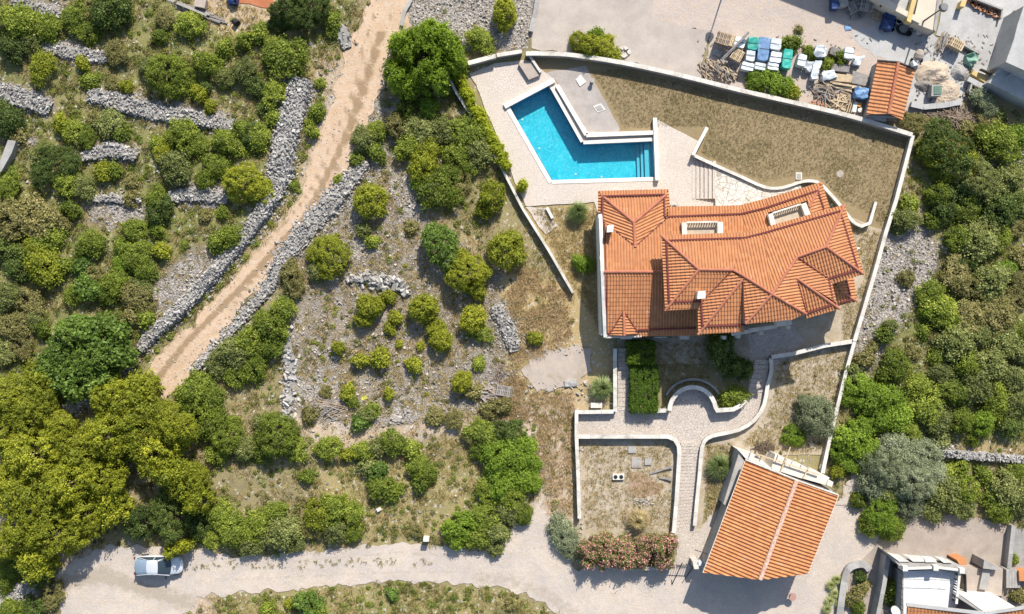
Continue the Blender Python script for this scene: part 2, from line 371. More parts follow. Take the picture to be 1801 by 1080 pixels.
# ---------------------------------------------------------------- sheets: roads, lawn, patio, paths
track = [(655,-60),(650,0),(632,50),(606,95),(594,140),(576,200),(554,262),(538,302),(520,362),(480,412),(440,457),(392,512),(332,572),(272,627),(248,662),(200,705),(140,750),(60,830),(-60,900),(-60,990),(20,985),(90,900),(180,790),(255,720),(300,692),(322,680),(345,640),(392,590),(432,530),(482,470),(502,430),(548,390),(577,350),(612,300),(635,242),(655,200),(670,160),(692,120),(712,45),(725,0),(735,-60)]
road = [(90,1020),(130,985),(170,968),(240,960),(330,965),(450,980),(560,967),(700,954),(760,960),(870,972),(893,935),(925,905),(945,880),(965,905),(985,920),(985,960),(1010,1000),(1190,1000),(1185,930),(1235,925),(1262,880),(1475,880),(1520,800),(1560,800),(1600,870),(1590,905),(1580,960),(1540,1000),(1540,1180),(1050,1180),(1000,1090),(925,1045),(830,1027),(700,1022),(560,1032),(450,1042),(345,1050),(320,1085),(300,1130),(120,1130)]
def mesh_sheet(name, pts, z, mat, lines, step=0.5, rough=0.25, seed=0, rutw=14):
    """a sheet with an inner grid so it can carry the painted wear attribute"""
    o = sheet(name, pts, z, mat, rough, seed=seed)
    bm = bmesh.new(); bm.from_mesh(o.data)
    xs = [v.co.x for v in bm.verts]; ys = [v.co.y for v in bm.verts]
    for ax, lo, hi in ((0, min(xs), max(xs)), (1, min(ys), max(ys))):
        q = lo+step
        while q < hi:
            no = (1, 0, 0) if ax == 0 else (0, 1, 0); co = (q, 0, 0) if ax == 0 else (0, q, 0)
            bmesh.ops.bisect_plane(bm, geom=bm.verts[:]+bm.edges[:]+bm.faces[:], plane_co=co, plane_no=no); q += step
    bm.to_mesh(o.data); bm.free()
    co = np.empty(len(o.data.vertices)*3); o.data.vertices.foreach_get('co', co); co = co.reshape(-1, 3)
    X = co[:, 0]/S+900.5; Y = 540-co[:, 1]/S; rut = np.zeros(len(X))
    for ln, w, amp in lines:
        d = np.full(len(X), 1e9)
        for i in range(len(ln)-1):
            (ax, ay), (bx, by) = ln[i], ln[i+1]; ex, ey = bx-ax, by-ay
            t = np.clip(((X-ax)*ex+(Y-ay)*ey)/(ex*ex+ey*ey), 0, 1)
            d = np.minimum(d, np.hypot(X-ax-ex*t, Y-ay-ey*t))
        rut = np.maximum(rut, amp*np.clip(1.2-d/w, 0, 1))
    a = o.data.attributes.new('rut', 'FLOAT', 'POINT'); a.data.foreach_set('value', rut.astype(np.float32))
    return o
mesh_sheet('dirt_track', track, 0.030, M['track'],
           [([(668,60),(650,120),(632,170),(612,230),(590,280),(560,340),(535,385),(505,415),(470,455),(430,500),(380,550),(330,600),(290,650),(270,680)], 8, 0.95), ([(690,20),(668,90),(650,150),(630,205),(612,255)], 5, 0.55), ([(660,20),(640,80),(625,150),(600,210),(575,270),(548,330),(505,390),(450,440),(400,500),(340,560),(280,625)], 5, 0.6), ([(600,290),(575,345),(540,385),(500,425),(465,475),(420,530),(370,590),(320,640)], 5, 0.5)], rough=0.34)
mesh_sheet('gravel_road', road, 0.020, M['road'],
           [([(350,1000),(450,1000),(560,1004),(700,990),(800,990)], 7, 0.35), ([(840,1015),(900,1020),(960,1045),(1010,1080)], 24, 0.5), ([(345,1022),(450,1018),(560,1012),(700,1006),(820,1006),(900,1012)], 5, 0.42), ([(100,1030),(180,1010),(260,1040),(330,1060)], 26, 0.7), ([(345,984),(450,992),(560,984),(700,972),(800,978),(900,975),(960,960)], 5, 0.42), ([(960,960),(1000,1030),(1200,1060),(1400,1060)], 8, 0.3)], rough=0.3, seed=2)
poolw = [(896.6,188.4),(964.2,152.3),(1020.2,252.6),(1149.6,248.4),(1153.1,311.3),(971.2,316.7)]
def sheet_holes(name, outer, holes, z, mat, rough=0.0):
    loops = [sheet_pts(outer, rough, 0.35, z)]+[sheet_pts(h, 0, 1, z) for h in holes]
    P = [p for l in loops for p in l]; F = [tuple(t) for t in tessellate_polygon(loops)]
    me = raw(name, P, F, mat); bm = bmesh.new(); bm.from_mesh(me)
    bmesh.ops.recalc_face_normals(bm, faces=bm.faces)
    if sum(f.normal.z for f in bm.faces) < 0: bmesh.ops.reverse_faces(bm, faces=bm.faces)
    bm.to_mesh(me); bm.free(); o = link(name, me); o['kind'] = 'structure'; SHEETS.append(outer); return o
pool_hole = [(894,186),(975,143),(1030,238),(1148,234),(1148,248),(1155.5,314),(970.5,319.5)]
pool_out = [(886,187),(975,138),(1034,232),(1150,230),(1159,318),(969,324)]
sheet_holes('pool_patio', [(825,130),(870,112),(925,105),(948,118),(975,140),(1034,232),(1148,232),(1148,210),(1158,212),(1228,248),(1220,272),(1252,290),(1302,312),(1348,332),(1410,326),(1420,345),(1350,400),(1060,420),(1052,380),(1045,356),(925,363),(905,320),(880,250),(852,190),(838,150)],
            [[(q[0], q[1]) for q in [(894,187),(964,150),(1021,250.5),(1151,246.5),(1155.5,314),(970.5,319.5)]]], 0.050, M['patio'], 0.04)
o = MB(); o.prism([(1258,290),(1302,311),(1348,331),(1408,325),(1410,333),(1345,362),(1258,366)], 0.0, 0.38); o = o.build('crazy_paving', M['crazy']); o['kind'] = 'structure'
sheet('patio_strip', [(1256,290),(1302,311),(1348,331),(1408,325),(1410,333),(1340,362),(1200,366),(1182,350),(1215,345),(1258,345)], 0.056, M['patio'], 0.03, reg=False)
sheet('gravel_terrace', [(960,128),(1030,116),(1060,170),(1091,228),(1088,233),(1032,236),(978,142)], 0.044, M['gravelpave'], 0.05)
sheet('lawn', [(930,104),(960,98),(1010,104),(1100,118),(1200,141),(1300,166),(1400,188),(1500,211),(1600,244),(1588,300),(1577,350),(1556,410),(1545,455),(1530,470),(1505,400),(1470,360),(1400,335),(1300,330),(1215,280),(1200,262),(1150,240),(1040,236),(1000,190)], 0.036, M['lawn'], 0.05)
sheet('side_yard', [(1475,372),(1530,398),(1560,405),(1545,465),(1520,540),(1503,600),(1400,620),(1350,560),(1480,520)], 0.040, M['frontsoil'], 0.1)
sheet('front_garden', [(1085,585),(1500,560),(1490,650),(1465,740),(1450,800),(1380,800),(1240,860),(1235,930),(1222,930),(1228,870),(1240,770),(1340,730),(1340,640),(1120,640),(1120,720),(1085,720)], 0.028, M['frontsoil'], 0.05)
sheet('lower_garden', [(1020,772),(1185,772),(1192,800),(1184,940),(1190,965),(1020,975),(1017,880)], 0.032, M['frontsoil'], 0.0)
sheet('front_terrace', [(1300,575),(1395,575),(1415,600),(1375,640),(1318,650),(1318,600)], 0.046, M['path'], 0.0)
sheet('paved_path', [(1014,722),(1112,722),(1114,726),(1180,726),(1184,700),(1200,684),(1219,680),(1240,687),(1256,705),(1262,722),(1290,722),(1312,704),(1322,640),(1352,640),(1350,680),(1342,712),(1325,738),(1298,756),(1262,765),(1244,770),(1234,785),(1228,870),(1222,932),(1250,940),(1238,1000),(1190,1000),(1190,965),(1184,930),(1194,800),(1190,778),(1178,768),(1014,768)], 0.052, M['path'], 0.0)
sheet('side_path', [(1084,612),(1116,612),(1114,722),(1084,722)], 0.050, M['path'], 0.0)
M['padstone'] = plain('dusty_pad', (0.45, 0.37, 0.30), (0.38, 0.32, 0.27), 0.9, 0.95, 0.02, 7, stain=(0.30, 0.24, 0.16), stain_amt=0.75)
sheet('flagstone_pad', [(936,624),(960,613),(985,614),(1012,605),(1040,612),(1036,640),(1043,655),(1022,664),(1016,681),(960,684),(944,690),(930,664),(918,652)], 0.046, M['padstone'], 0.22, seed=5)
sheet('bare_soil', [(1105,835),(1130,828),(1150,840),(1168,850),(1160,868),(1140,872),(1118,874),(1103,858)], 0.044, plain('reddish_soil', (0.30, 0.20, 0.13), (0.36, 0.25, 0.17), 2.0, 0.97, 0.02, 8), 0.2, seed=9)
sheet('narrow_terrace', [(925,364),(960,366),(982,398),(960,412),(938,385)], 0.046, M['patio'], 0.08)
# upper yard
sheet('concrete_yard', [(950,-60),(1160,-60),(1145,35),(1250,55),(1240,85),(1235,140),(1180,125),(1105,108),(1000,95),(935,85),(930,60)], 0.016, M['yard'], 0.12)
sheet('earth_yard', [(1150,-60),(1430,-60),(1470,-10),(1530,20),(1605,55),(1640,120),(1640,215),(1520,215),(1400,180),(1235,140),(1250,55),(1145,33)], 0.012, M['yardearth'], 0.2, seed=3)
sheet('concrete_apron', [(1500,60),(1560,30),(1612,48),(1700,80),(1700,140),(1690,190),(1600,195),(1560,110),(1520,85)], 0.022, M['slab'], 0.25, seed=4)
sheet('concrete_forecourt', [(1668,-60),(1900,-60),(1900,120),(1790,160),(1745,150),(1705,118),(1722,95),(1692,76),(1646,62),(1652,40)], 0.030, M['slab'], 0.0)
# lower right
sheet('courtyard_floor', [(1560,890),(1590,905),(1700,905),(1775,925),(1790,990),(1900,1000),(1900,1160),(1500,1160),(1490,1010),(1540,960)], 0.034, M['palepink'], 0.0)
sheet('asphalt_lane', [(1778,930),(1900,925),(1900,1010),(1782,1000)], 0.040, M['concrete'], 0.0)
sheet('red_clearing', [(400,-60),(490,-60),(480,12),(445,12),(425,4)], 0.02, M['redearth'], 0.2)

# ---------------------------------------------------------------- the ground itself
gx = np.arange(-62, 62.01, 0.4); gy = np.arange(-42, 42.01, 0.4)
GX, GY = np.meshgrid(gx, gy); PX = GX/S+900.5; PY = 540-GY/S
noise_big = np.array([nz(x, y, 0.25, 9.0) for x, y in zip(GX.ravel(), GY.ravel())]).reshape(GX.shape)
noise_mid = np.array([nz(x, y, 0.8, 4.0) for x, y in zip(GX.ravel(), GY.ravel())]).reshape(GX.shape)
wild = np.full(GX.shape, 1e9)
for p in SHEETS: wild = np.minimum(wild, poly_sd(PX, PY, p))
estate = [(787,130),(822,105),(918,86),(1010,95),(1300,158),(1500,202),(1608,237),(1590,300),(1560,410),(1520,540),(1500,600),(1470,720),(1448,840),(1480,880),(1520,1180),(985,1180),(985,950),(1012,900),(1010,515),(920,370)]
upper = [(930,-200),(2000,-200),(2000,170),(1620,200),(1600,230),(1300,155),(930,90)]
wild = np.minimum(wild, np.minimum(poly_sd(PX, PY, estate), poly_sd(PX, PY, upper)))
wk = np.clip((wild-10)/40, 0, 1)
GZ = -0.03+wk*np.clip(0.12+0.25*noise_big+0.08*noise_mid, 0, 1)
MK = np.zeros(GX.shape+(4,)); MK[..., 1] = 0.42; MK[..., 2] = 0.45
zones = [  # polygon, (rock, straw, green, earth)
 ([(-100,-100),(640,-100),(560,330),(420,470),(240,640),(-100,760)], (0.20,0.46,0.66,0.15)),
 ([(590,290),(690,270),(760,370),(900,480),(1000,520),(930,640),(880,740),(640,750),(500,750),(505,560),(540,420)], (0.55,0.58,0.22,0.42)),
 ([(700,-80),(950,-80),(932,90),(800,95),(715,60)], (0.95,0.15,0.05,0.2)),
 ([(830,600),(905,520),(905,640),(860,700),(800,720)], (0.6,0.3,0.2,0.3)),
 ([(895,465),(1010,515),(1060,560),(1075,640),(1010,690),(940,700),(895,640),(880,560)], (0.10,0.95,0.15,0.2)),
 ([(930,690),(1075,690),(1075,725),(1010,730),(1015,900),(960,940),(930,800)], (0.05,0.75,0.30,0.45)),
 ([(500,735),(700,750),(830,745),(900,735),(900,760),(700,790),(560,790)], (0.25,0.2,0.05,0.95)),
 ([(560,790),(960,760),(960,960),(560,965)], (0.12,0.62,0.50,0.3)),
 ([(350,1050),(700,1028),(850,1030),(1000,1090),(1000,1200),(300,1200)], (0.10,0.62,0.55,0.35)),
 ([(1530,390),(1660,390),(1655,480),(1600,640),(1500,720),(1490,650)], (0.85,0.3,0.2,0.2)),
 ([(1610,190),(1760,190),(1740,260),(1600,260)], (0.35,0.5,0.25,0.4)),
 ([(1600,240),(1900,240),(1900,800),(1480,800),(1500,700),(1650,480)], (0.25,0.30,0.75,0.1)),
 ([(1640,780),(1900,780),(1900,820),(1640,800)], (0.2,0.6,0.3,0.4)),
 ([(900,700),(1000,700),(1010,930),(950,960),(900,950),(945,860)], (0.1,0.65,0.25,0.75)),
 ([(-100,890),(30,890),(20,975),(-100,975)], (0.0,0.2,0.0,1.0)),
 ([(100,940),(380,1030),(340,1200),(100,1200)], (0.2,0.5,0.1,0.8)),
 ([(-100,980),(120,1000),(110,1200),(-100,1200)], (0.5,0.2,0.6,0.1)),
 ([(560,100),(640,90),(600,260),(540,330),(480,440),(400,520),(350,560),(520,340)], (0.35,0.65,0.15,0.6)),
 ([(250,520),(330,440),(420,420),(480,330),(440,420),(330,520),(250,600)], (0.65,0.4,0.2,0.3)),
 ([(380,-80),(500,-80),(520,60),(420,60),(340,20)], (0.1,0.8,0.2,0.5)),
 ([(930,362),(1050,362),(1060,600),(1010,515)], (0.15,0.8,0.2,0.25)),
 ([(960,920),(1020,920),(1020,1000),(960,960)], (0.2,0.4,0.2,0.8)),
 ([(640,160),(720,170),(690,300),(640,290)], (0.65,0.45,0.3,0.2)),
 ([(930,60),(1110,60),(1200,110),(1500,200),(1600,235),(1500,190),(1200,135),(940,92)], (0.2,0.3,0.2,0.6)),
]
for poly, val in zones:
    sdv = poly_sd(PX+14*noise_mid, PY+14*noise_big, poly); w = np.clip(0.5-sdv/30, 0, 1)[..., None]
    MK = MK*(1-w)+np.array(val)*w
# rubble patches that read as grey between the shrubs
for (cx, cy, rx, ry, an) in [(120,90,75,22,12),(45,180,60,26,12),(290,195,150,26,12),(195,270,52,24,3),(370,345,70,24,3),(205,375,70,28,0),(110,20,60,16,15),(310,500,60,26,-35),(720,340,45,50,20),(620,430,60,40,0),(780,20,90,40,0),(885,575,24,60,-20),(560,700,60,50,0),(690,735,60,18,0),(20,1040,70,30,-20),(1780,285,40,12,0),(1700,450,30,16,0),(1600,460,50,70,20),(500,190,30,80,10),(35,250,40,14,0),(620,340,60,26,-45),(560,420,70,24,-45)]:
    ca, sa = math.cos(math.radians(an)), math.sin(math.radians(an)); dx, dy = PX-cx, PY-cy
    q = np.hypot((dx*ca+dy*sa)/rx, (-dx*sa+dy*ca)/ry)
    w = np.clip(1.6-1.3*q+0.5*noise_mid, 0, 1); MK[..., 0] = np.maximum(MK[..., 0], w*0.95); MK[..., 2] *= 1-0.8*w
ny, nx = GX.shape; idx = np.arange(ny*nx).reshape(ny, nx)
F = np.stack([idx[:-1, :-1], idx[:-1, 1:], idx[1:, 1:], idx[1:, :-1]], -1).reshape(-1, 4)
psd = poly_sd(PX, PY, pool_hole).ravel(); keep = ~((psd[F] < 3).any(1)); F = F[keep]
V = np.stack([GX.ravel(), GY.ravel(), GZ.ravel()], -1)
gm = raw('ground', V, F, M['ground'], None, None, True)
ca = gm.attributes.new('mask', 'FLOAT_COLOR', 'POINT'); ca.data.foreach_set('color', np.clip(MK, 0, 1).astype(np.float32).ravel())
g = link('ground', gm); g['kind'] = 'structure'
fl = MB()
for x0, y0, x1, y1 in ((-400,-300,-61.5,300),(61.5,-300,400,300),(-61.5,41.5,61.5,300),(-61.5,-300,61.5,-41.5)):
    fl.add([(x0,y0,-0.06),(x1,y0,-0.06),(x1,y1,-0.06),(x0,y1,-0.06)], [(0,1,2,3)])
far = fl.build('distant_ground', plain('distant_scrub', (0.22,0.19,0.10), (0.09,0.11,0.035), 0.12, 0.97, 0.0, 1.2)); far['kind'] = 'structure'
GMASK = np.clip(MK, 0, 1)
def gmask(px, py):
    i = int(np.clip(round(((540-py)*S+42)/0.4), 0, ny-1)); j = int(np.clip(round(((px-900.5)*S+62)/0.4), 0, nx-1)); return GMASK[i, j]
def gz(px, py):
    i = int(np.clip(round(((540-py)*S+42)/0.4), 0, ny-1)); j = int(np.clip(round(((px-900.5)*S+62)/0.4), 0, nx-1)); return float(GZ[i, j])
def gw(px, py):
    i = int(np.clip(round(((540-py)*S+42)/0.4), 0, ny-1)); j = int(np.clip(round(((px-900.5)*S+62)/0.4), 0, nx-1)); return float(wild[i, j])
# ---------------------------------------------------------------- tiled roofs
def plane_fit(pts):
    A = np.array([[p[0], p[1], 1.0] for p in pts]); z = np.array([p[2] for p in pts]); return np.linalg.lstsq(A, z, rcond=None)[0]
def roof_polygon(pts):
    """(px,py,z) picks -> planar world polygon"""
    P = [W(*p) for p in pts]
    for _ in range(4):
        a, b, c = plane_fit(P); Q = []
        for p in pts:   # ray through the pixel meets the plane
            k = S/H; dx, dy = (p[0]-900.5)*k, -(p[1]-540)*k
            # x=dx*(H-z), y=dy*(H-z), z=a x+b y+c
            z = (H*(a*dx+b*dy)+c)/(1+a*dx+b*dy); Q.append(Vector((dx*(H-z), dy*(H-z), z)))
        P = Q
    return P, (a, b, c)
def tile_slope(parent, pts, mat, period=0.25, row=0.36, amp=0.07, name='roof_slope', lift=0.03, deck=None, world_pts=None):
    P, (a, b, c) = roof_polygon(pts) if world_pts is None else (world_pts, plane_fit(world_pts))
    n = Vector((-a, -b, 1)).normalized(); down = Vector((a, b, 0))
    down = -down.normalized() if down.length > 1e-6 else Vector((0, -1, 0))
    d3 = (down-n*down.dot(n)).normalized(); u3 = n.cross(d3).normalized(); o = P[0]
    uv = [((p-o).dot(u3), (p-o).dot(d3)) for p in P]
    if sum(uv[i][0]*uv[(i+1) % len(uv)][1]-uv[(i+1) % len(uv)][0]*uv[i][1] for i in range(len(uv))) < 0: uv.reverse()
    u0, u1 = min(q[0] for q in uv), max(q[0] for q in uv); v0, v1 = min(q[1] for q in uv), max(q[1] for q in uv)
    prof = [(0, 0), (0.12, 0.72), (0.30, 1.0), (0.48, 0.72), (0.60, 0.0), (0.80, -0.2)]
    us = []; k = math.floor(u0/period)
    while k*period < u1: us += [((k+f)*period, h*amp) for f, h in prof]; k += 1
    us.append((k*period, 0)); vs = []; k = math.floor(v0/row)
    while k*row < v1: vs += [(k*row, 0.0), ((k+0.999)*row, lift)]; k += 1
    nu, nv = len(us), len(vs)
    V = np.array([[u, v, h+l] for v, l in vs for u, h in us]); i = np.arange(nu*nv).reshape(nv, nu)
    F = np.stack([i[:-1, :-1], i[:-1, 1:], i[1:, 1:], i[1:, :-1]], -1).reshape(-1, 4)
    def crs(a, b_, c_): return (b_[0]-a[0])*(c_[1]-b_[1])-(b_[1]-a[1])*(c_[0]-b_[0])
    convex = all(crs(uv[j-1], uv[j], uv[(j+1) % len(uv)]) >= -1e-5 for j in range(len(uv)))
    polys = [uv] if convex else [[uv[k_] for k_ in t_] for t_ in tessellate_polygon([[Vector((q[0], q[1], 0)) for q in uv]])]
    me = raw('t', V, F, None); bm = bmesh.new()
    for pg in polys:
        if sum(pg[i_][0]*pg[(i_+1) % len(pg)][1]-pg[(i_+1) % len(pg)][0]*pg[i_][1] for i_ in range(len(pg))) < 0: pg = pg[::-1]
        b2 = bmesh.new(); b2.from_mesh(me)
        for j in range(len(pg)):
            p, q = pg[j], pg[(j+1) % len(pg)]; e = (q[0]-p[0], q[1]-p[1]); L = math.hypot(*e)
            if L < 1e-4: continue
            bmesh.ops.bisect_plane(b2, geom=b2.verts[:]+b2.edges[:]+b2.faces[:], plane_co=(p[0], p[1], 0), plane_no=(e[1]/L, -e[0]/L, 0), clear_outer=True)
        m2 = bpy.data.meshes.new('t2'); b2.to_mesh(m2); b2.free(); bm.from_mesh(m2); bpy.data.meshes.remove(m2)
    bpy.data.meshes.remove(me)
    hv = []
    for f in bm.faces:
        cc = f.calc_center_median(); h = math.sin(math.floor(cc.x/period)*12.9898+math.floor(cc.y/row)*78.233)*43758.5453; hv.append(h-math.floor(h))
    Mx = Matrix((u3, d3, n)).transposed(); flip = Mx.determinant() < 0
    org = parent.location
    for v in bm.verts: v.co = Mx @ v.co+o-org
    bm.normal_update()
    if bm.faces and sum(f.normal.dot(n) for f in bm.faces) < 0: bmesh.ops.reverse_faces(bm, faces=bm.faces)
    me = bpy.data.meshes.new(name); bm.to_mesh(me); bm.free(); me.materials.append(mat); me.polygons.foreach_set('use_smooth', [False]*len(me.polygons))
    at = me.attributes.new('v', 'FLOAT', 'FACE'); at.data.foreach_set('value', hv)
    ob = link(name, me, parent); ob['kind'] = 'stuff'
    # boarding below the tiles
    m = MB(); k = len(P); T = [p-n*0.03 for p in P]; B = [p-n*0.16 for p in P]
    m.add(T+B, [tuple(range(k)), tuple(range(2*k-1, k-1, -1))]+[(i, i+k, (i+1) % k+k, (i+1) % k) for i in range(k)])
    dk = m.build('roof_deck', deck or M['maroon'], parent)
    return P
def ridge_caps(parent, pts, mat, r=0.12, seg=0.42, name='ridge_caps', flat=0.7):
    mb = MB()
    for (p, q) in zip(pts[:-1], pts[1:]):
        a, b = W(*p), W(*q); d = (b-a); L = d.length; n = max(1, round(L/seg)); d.normalize()
        s = d.cross(Vector((0, 0, 1))).normalized(); up = s.cross(d)
        for i in range(n):
            p0 = a+d*(L*i/n-0.02)+up*0.03; p1 = a+d*(L*(i+1)/n+0.03)+up*0.055; V = []
            for c, rr in ((p0, r*1.08), (p1, r*0.9)):
                V += [c+s*math.cos(t*math.pi/5)*rr*1.1+up*math.sin(t*math.pi/5)*rr*flat*1.3-up*0.02 for t in range(6)]
            mb.add(V, [(t, t+1, t+7, t+6) for t in range(5)]+[(0, 1, 2, 3, 4, 5)[::-1], (6, 7, 8, 9, 10, 11)], R.random())
    o = mb.build(name, mat, parent); o['kind'] = 'stuff'; return o
def gutter(parent, pts, w=0.13, h=0.10, mat=None, name='gutter'):
    mb = MB()
    for p, q in zip(pts[:-1], pts[1:]):
        a, b = W(*p), W(*q); mb.bar(a+Vector((0, 0, h*0.4)), b+Vector((0, 0, h*0.4)), w, h)
    return mb.build(name, mat or M['maroon'], parent)
def window(parent, c, w, h, face, sill=True):
    """window with frame, panes and shutters on a wall; face = outward unit vector (x,y)"""
    f = Vector((face[0], face[1], 0)); s = Vector((-face[1], face[0], 0)); c = Vector(c)
    rz = math.atan2(s.y, s.x)
    mb = MB()
    for sg in (-1, 1): mb.box(c+s*sg*(w/2-0.03)+f*0.03, (0.07, 0.08, h), rz); mb.box(c+Vector((0, 0, sg*(h/2-0.03)))+f*0.03, (w, 0.08, 0.07), rz)
    mb.box(c+f*0.03, (0.05, 0.07, h), rz); fr = mb.build('window', M['white'], parent)
    g = MB(); g.box(c+f*0.015, (w-0.08, 0.03, h-0.08), rz); o = g.build('pane', M['glass'], fr)
    for sg in (-1, 1):
        k = MB(); k.box(c+s*sg*(w*0.75+0.02)+f*0.04, (w/2, 0.05, h), rz); k.build('shutter', M['shutter'], parent)
m, nt, b, co = new_mat('window_glass', 0.08, 0.6); b.inputs['Base Color'].default_value = (0.03, 0.045, 0.055, 1); M['glass'] = m
M['shutter'] = plain('green_shutter', (0.05, 0.12, 0.07), None, 2, 0.6, 0.0)

# ---------------------------------------------------------------- the villa
vc = W(1285, 470, 0)
villa = thing('villa', 'large L-shaped villa with terracotta hip roofs on two levels beside the pool', 'house', vc)
def V_(name, mb, mat, kind=None): return mb.build(name, mat, villa, kind=kind)
T = M['tile']
b = MB(); b.prism([(1060,352),(1168,350),(1168,388),(1300,384),(1428,350),(1462,400),(1500,470),(1498,520),(1470,538),(1410,552),(1320,568),(1230,580),(1070,588)], -0.3, 2.9)
V_('ground_floor_wall', b, M['cream'])
b = MB(); b.prism([(1064,392),(1078,392),(1078,584),(1064,584)], 2.3, 3.2)
b.prism([(1180,430),(1310,422),(1345,416),(1470,380),(1502,470),(1455,484),(1462,530),(1415,545),(1390,553),(1315,560),(1243,562),(1240,522),(1184,522)], 2.3, 6.0)
V_('upper_wall', b, M['cream'])
b = MB(); b.prism([(1312,505),(1355,515),(1410,546),(1388,554),(1312,562)], 6.0, 6.8); V_('gable_wall', b, M['cream'])
# lower roof: eaves at 3.1, shallow pitch
def LZ(y): return 4.5-abs(478-y)*0.0115
low = [[(1060,345,3.15),(1172,342,3.15),(1115,391,3.8)],
       [(1060,345,3.15),(1115,391,3.8),(1117,432,3.96),(1060,388,3.3)],
       [(1172,342,3.15),(1172,384,3.3),(1117,432,3.96),(1115,391,3.8)],
       [(1062,390,LZ(390)),(1117,432,LZ(432)),(1117,478,4.5),(1063,478,4.5)],
       [(1117,432,LZ(432)),(1175,382,LZ(382)),(1175,478,4.5),(1117,478,4.5)],
       [(1175,364,LZ(364)),(1200,363,LZ(363)),(1200,440,LZ(440)),(1175,440,LZ(440))],
       [(1200,363,LZ(363)),(1272,362,LZ(362)),(1272,390,LZ(390)),(1200,391,LZ(391))],
       [(1272,362,LZ(362)),(1302,361,LZ(361)),(1318,440,LZ(440)),(1272,440,LZ(440))],
       [(1302,361,3.15),(1344,350,3.15),(1364,424,4.0),(1318,437,4.0)],
       [(1344,350,3.15),(1413,330,3.15),(1420,353,3.42),(1351,374,3.42)],
       [(1413,330,3.15),(1445,320,3.15),(1424,364,3.6),(1421,357,3.5)],
       [(1420,353,3.42),(1424,364,3.6),(1436,400,4.0),(1428,402,4.0)],
       [(1063,479,4.5),(1235,478,4.5),(1235,590,3.2),(1066,592,3.2)]]
for q in low: tile_slope(villa, q, T)
tile_slope(villa, [(1445,320,3.15),(1462,375,3.15),(1436,400,3.6),(1424,364,3.6)], T)
for q in ([(1052,336,3.02),(1175,333,3.02),(1170,343,3.16),(1060,346,3.16)], [(1170,343,3.16),(1175,333,3.02),(1179,373,3.02),(1172,382,3.16)],
          [(1052,336,3.02),(1060,346,3.16),(1060,374,3.16),(1052,374,3.02)]): tile_slope(villa, q, T)
for q in ([(1097,547,3.75),(1098,590,3.75),(1071,589,3.3)], [(1097,547,3.75),(1123,586,3.3),(1098,590,3.75)]): tile_slope(villa, q, T, row=0.5)
ridge_caps(villa, [(1063,478,4.53),(1172,478,4.53)], M['ridge'])
ridge_caps(villa, [(1060,345,3.2),(1115,391,3.85),(1172,342,3.2)], M['ridge']); ridge_caps(villa, [(1115,391,3.85),(1117,434,4.02)], M['ridge'])
ridge_caps(villa, [(1097,547,3.8),(1098,590,3.8)], M['ridge'], 0.1)
ridge_caps(villa, [(1441,330,3.25),(1424,364,3.65)], M['ridge'], 0.09)
gutter(villa, [(1060,400,3.5),(1060,345,3.25),(1168,342,3.25),(1169,381,3.4)])
gutter(villa, [(1170,381,3.42),(1302,376,3.4),(1344,366,3.4),(1438,335,3.35),(1449,368,3.35)])
gutter(villa, [(1122,580,3.42),(1224,577,3.45)])
gutter(villa, [(1064,392,3.6),(1066,478,4.55),(1068,586,3.35),(1122,584,3.35)], 0.07, 0.08)
for q in ([(1117,433,4.02),(1175,382,3.42)], [(1117,433,4.02),(1062,390,3.5)], [(1097,547,3.8),(1123,586,3.36)], [(1097,547,3.8),(1071,589,3.36)]):
    gutter(villa, q, 0.07, 0.07, name='valley_flashing')
# parapet coping on the west gable and the corner bay
b = MB(); P0 = [(1056,377),(1058,430),(1059.5,478),(1061.5,530),(1064.5,593)]; zz = [3.4,3.95,4.45,3.9,3.2]
for i in range(4):
    a0, a1 = W(*P0[i], zz[i]), W(*P0[i+1], zz[i+1]); b.bar(a0, a1, 0.30, 0.14, 0.4+0.1*(i % 2))
b.bar(W(1064,592,3.15), W(1128,590,3.15), 0.26, 0.14, 0.5); V_('parapet_coping', b, M['whitestone'])
b = MB(); b.prism([(1052,377),(1058,377),(1064,590),(1058,590)], -0.3, 3.1); b.prism([(1068,589),(1126,588),(1126,594),(1068,595)], -0.3, 3.05); V_('gable_wall', b, M['whitestone'])
# upper roof: eaves at 6.1, pitch about one in four
up = [[(1163,414,6.15),(1304,409,6.15),(1290,475,6.98),(1229,474,6.95)],
      [(1304,409,6.15),(1342,401,6.15),(1358,517,7.6),(1290,475,6.98)],
      [(1342,401,6.15),(1485,360,6.15),(1453,434,6.95),(1402,452,6.97),(1358,517,7.6)],
      [(1485,360,6.15),(1519,482,6.15),(1453,434,6.95)],
      [(1519,482,6.15),(1458,501,6.15),(1402,452,6.97),(1453,434,6.95)],
      [(1402,452,6.97),(1461,490,6.25),(1471,532,6.25),(1402,490,7.02)],
      [(1402,452,6.97),(1402,490,7.02),(1418,550,6.95),(1358,517,7.6)],
      [(1402,490,7.0),(1476,543,6.15),(1418,560,6.15)],
      [(1358,517,7.6),(1419,550,7.0),(1393,562,6.9),(1312,570,6.98)],
      [(1290,475,6.98),(1358,517,7.6),(1311,570,7.0),(1306,492,7.0)],
      [(1163,414,6.15),(1229,474,6.95),(1170,546,6.15)],
      [(1229,474,6.95),(1290,475,6.98),(1235,543,6.15),(1170,546,6.15)],
      [(1285,476,6.98),(1306,492,7.1),(1228,588,6.15),(1227,532,6.15)],
      [(1306,492,7.1),(1308,584,6.15),(1228,588,6.15)]]
for q in up: tile_slope(villa, q, T)
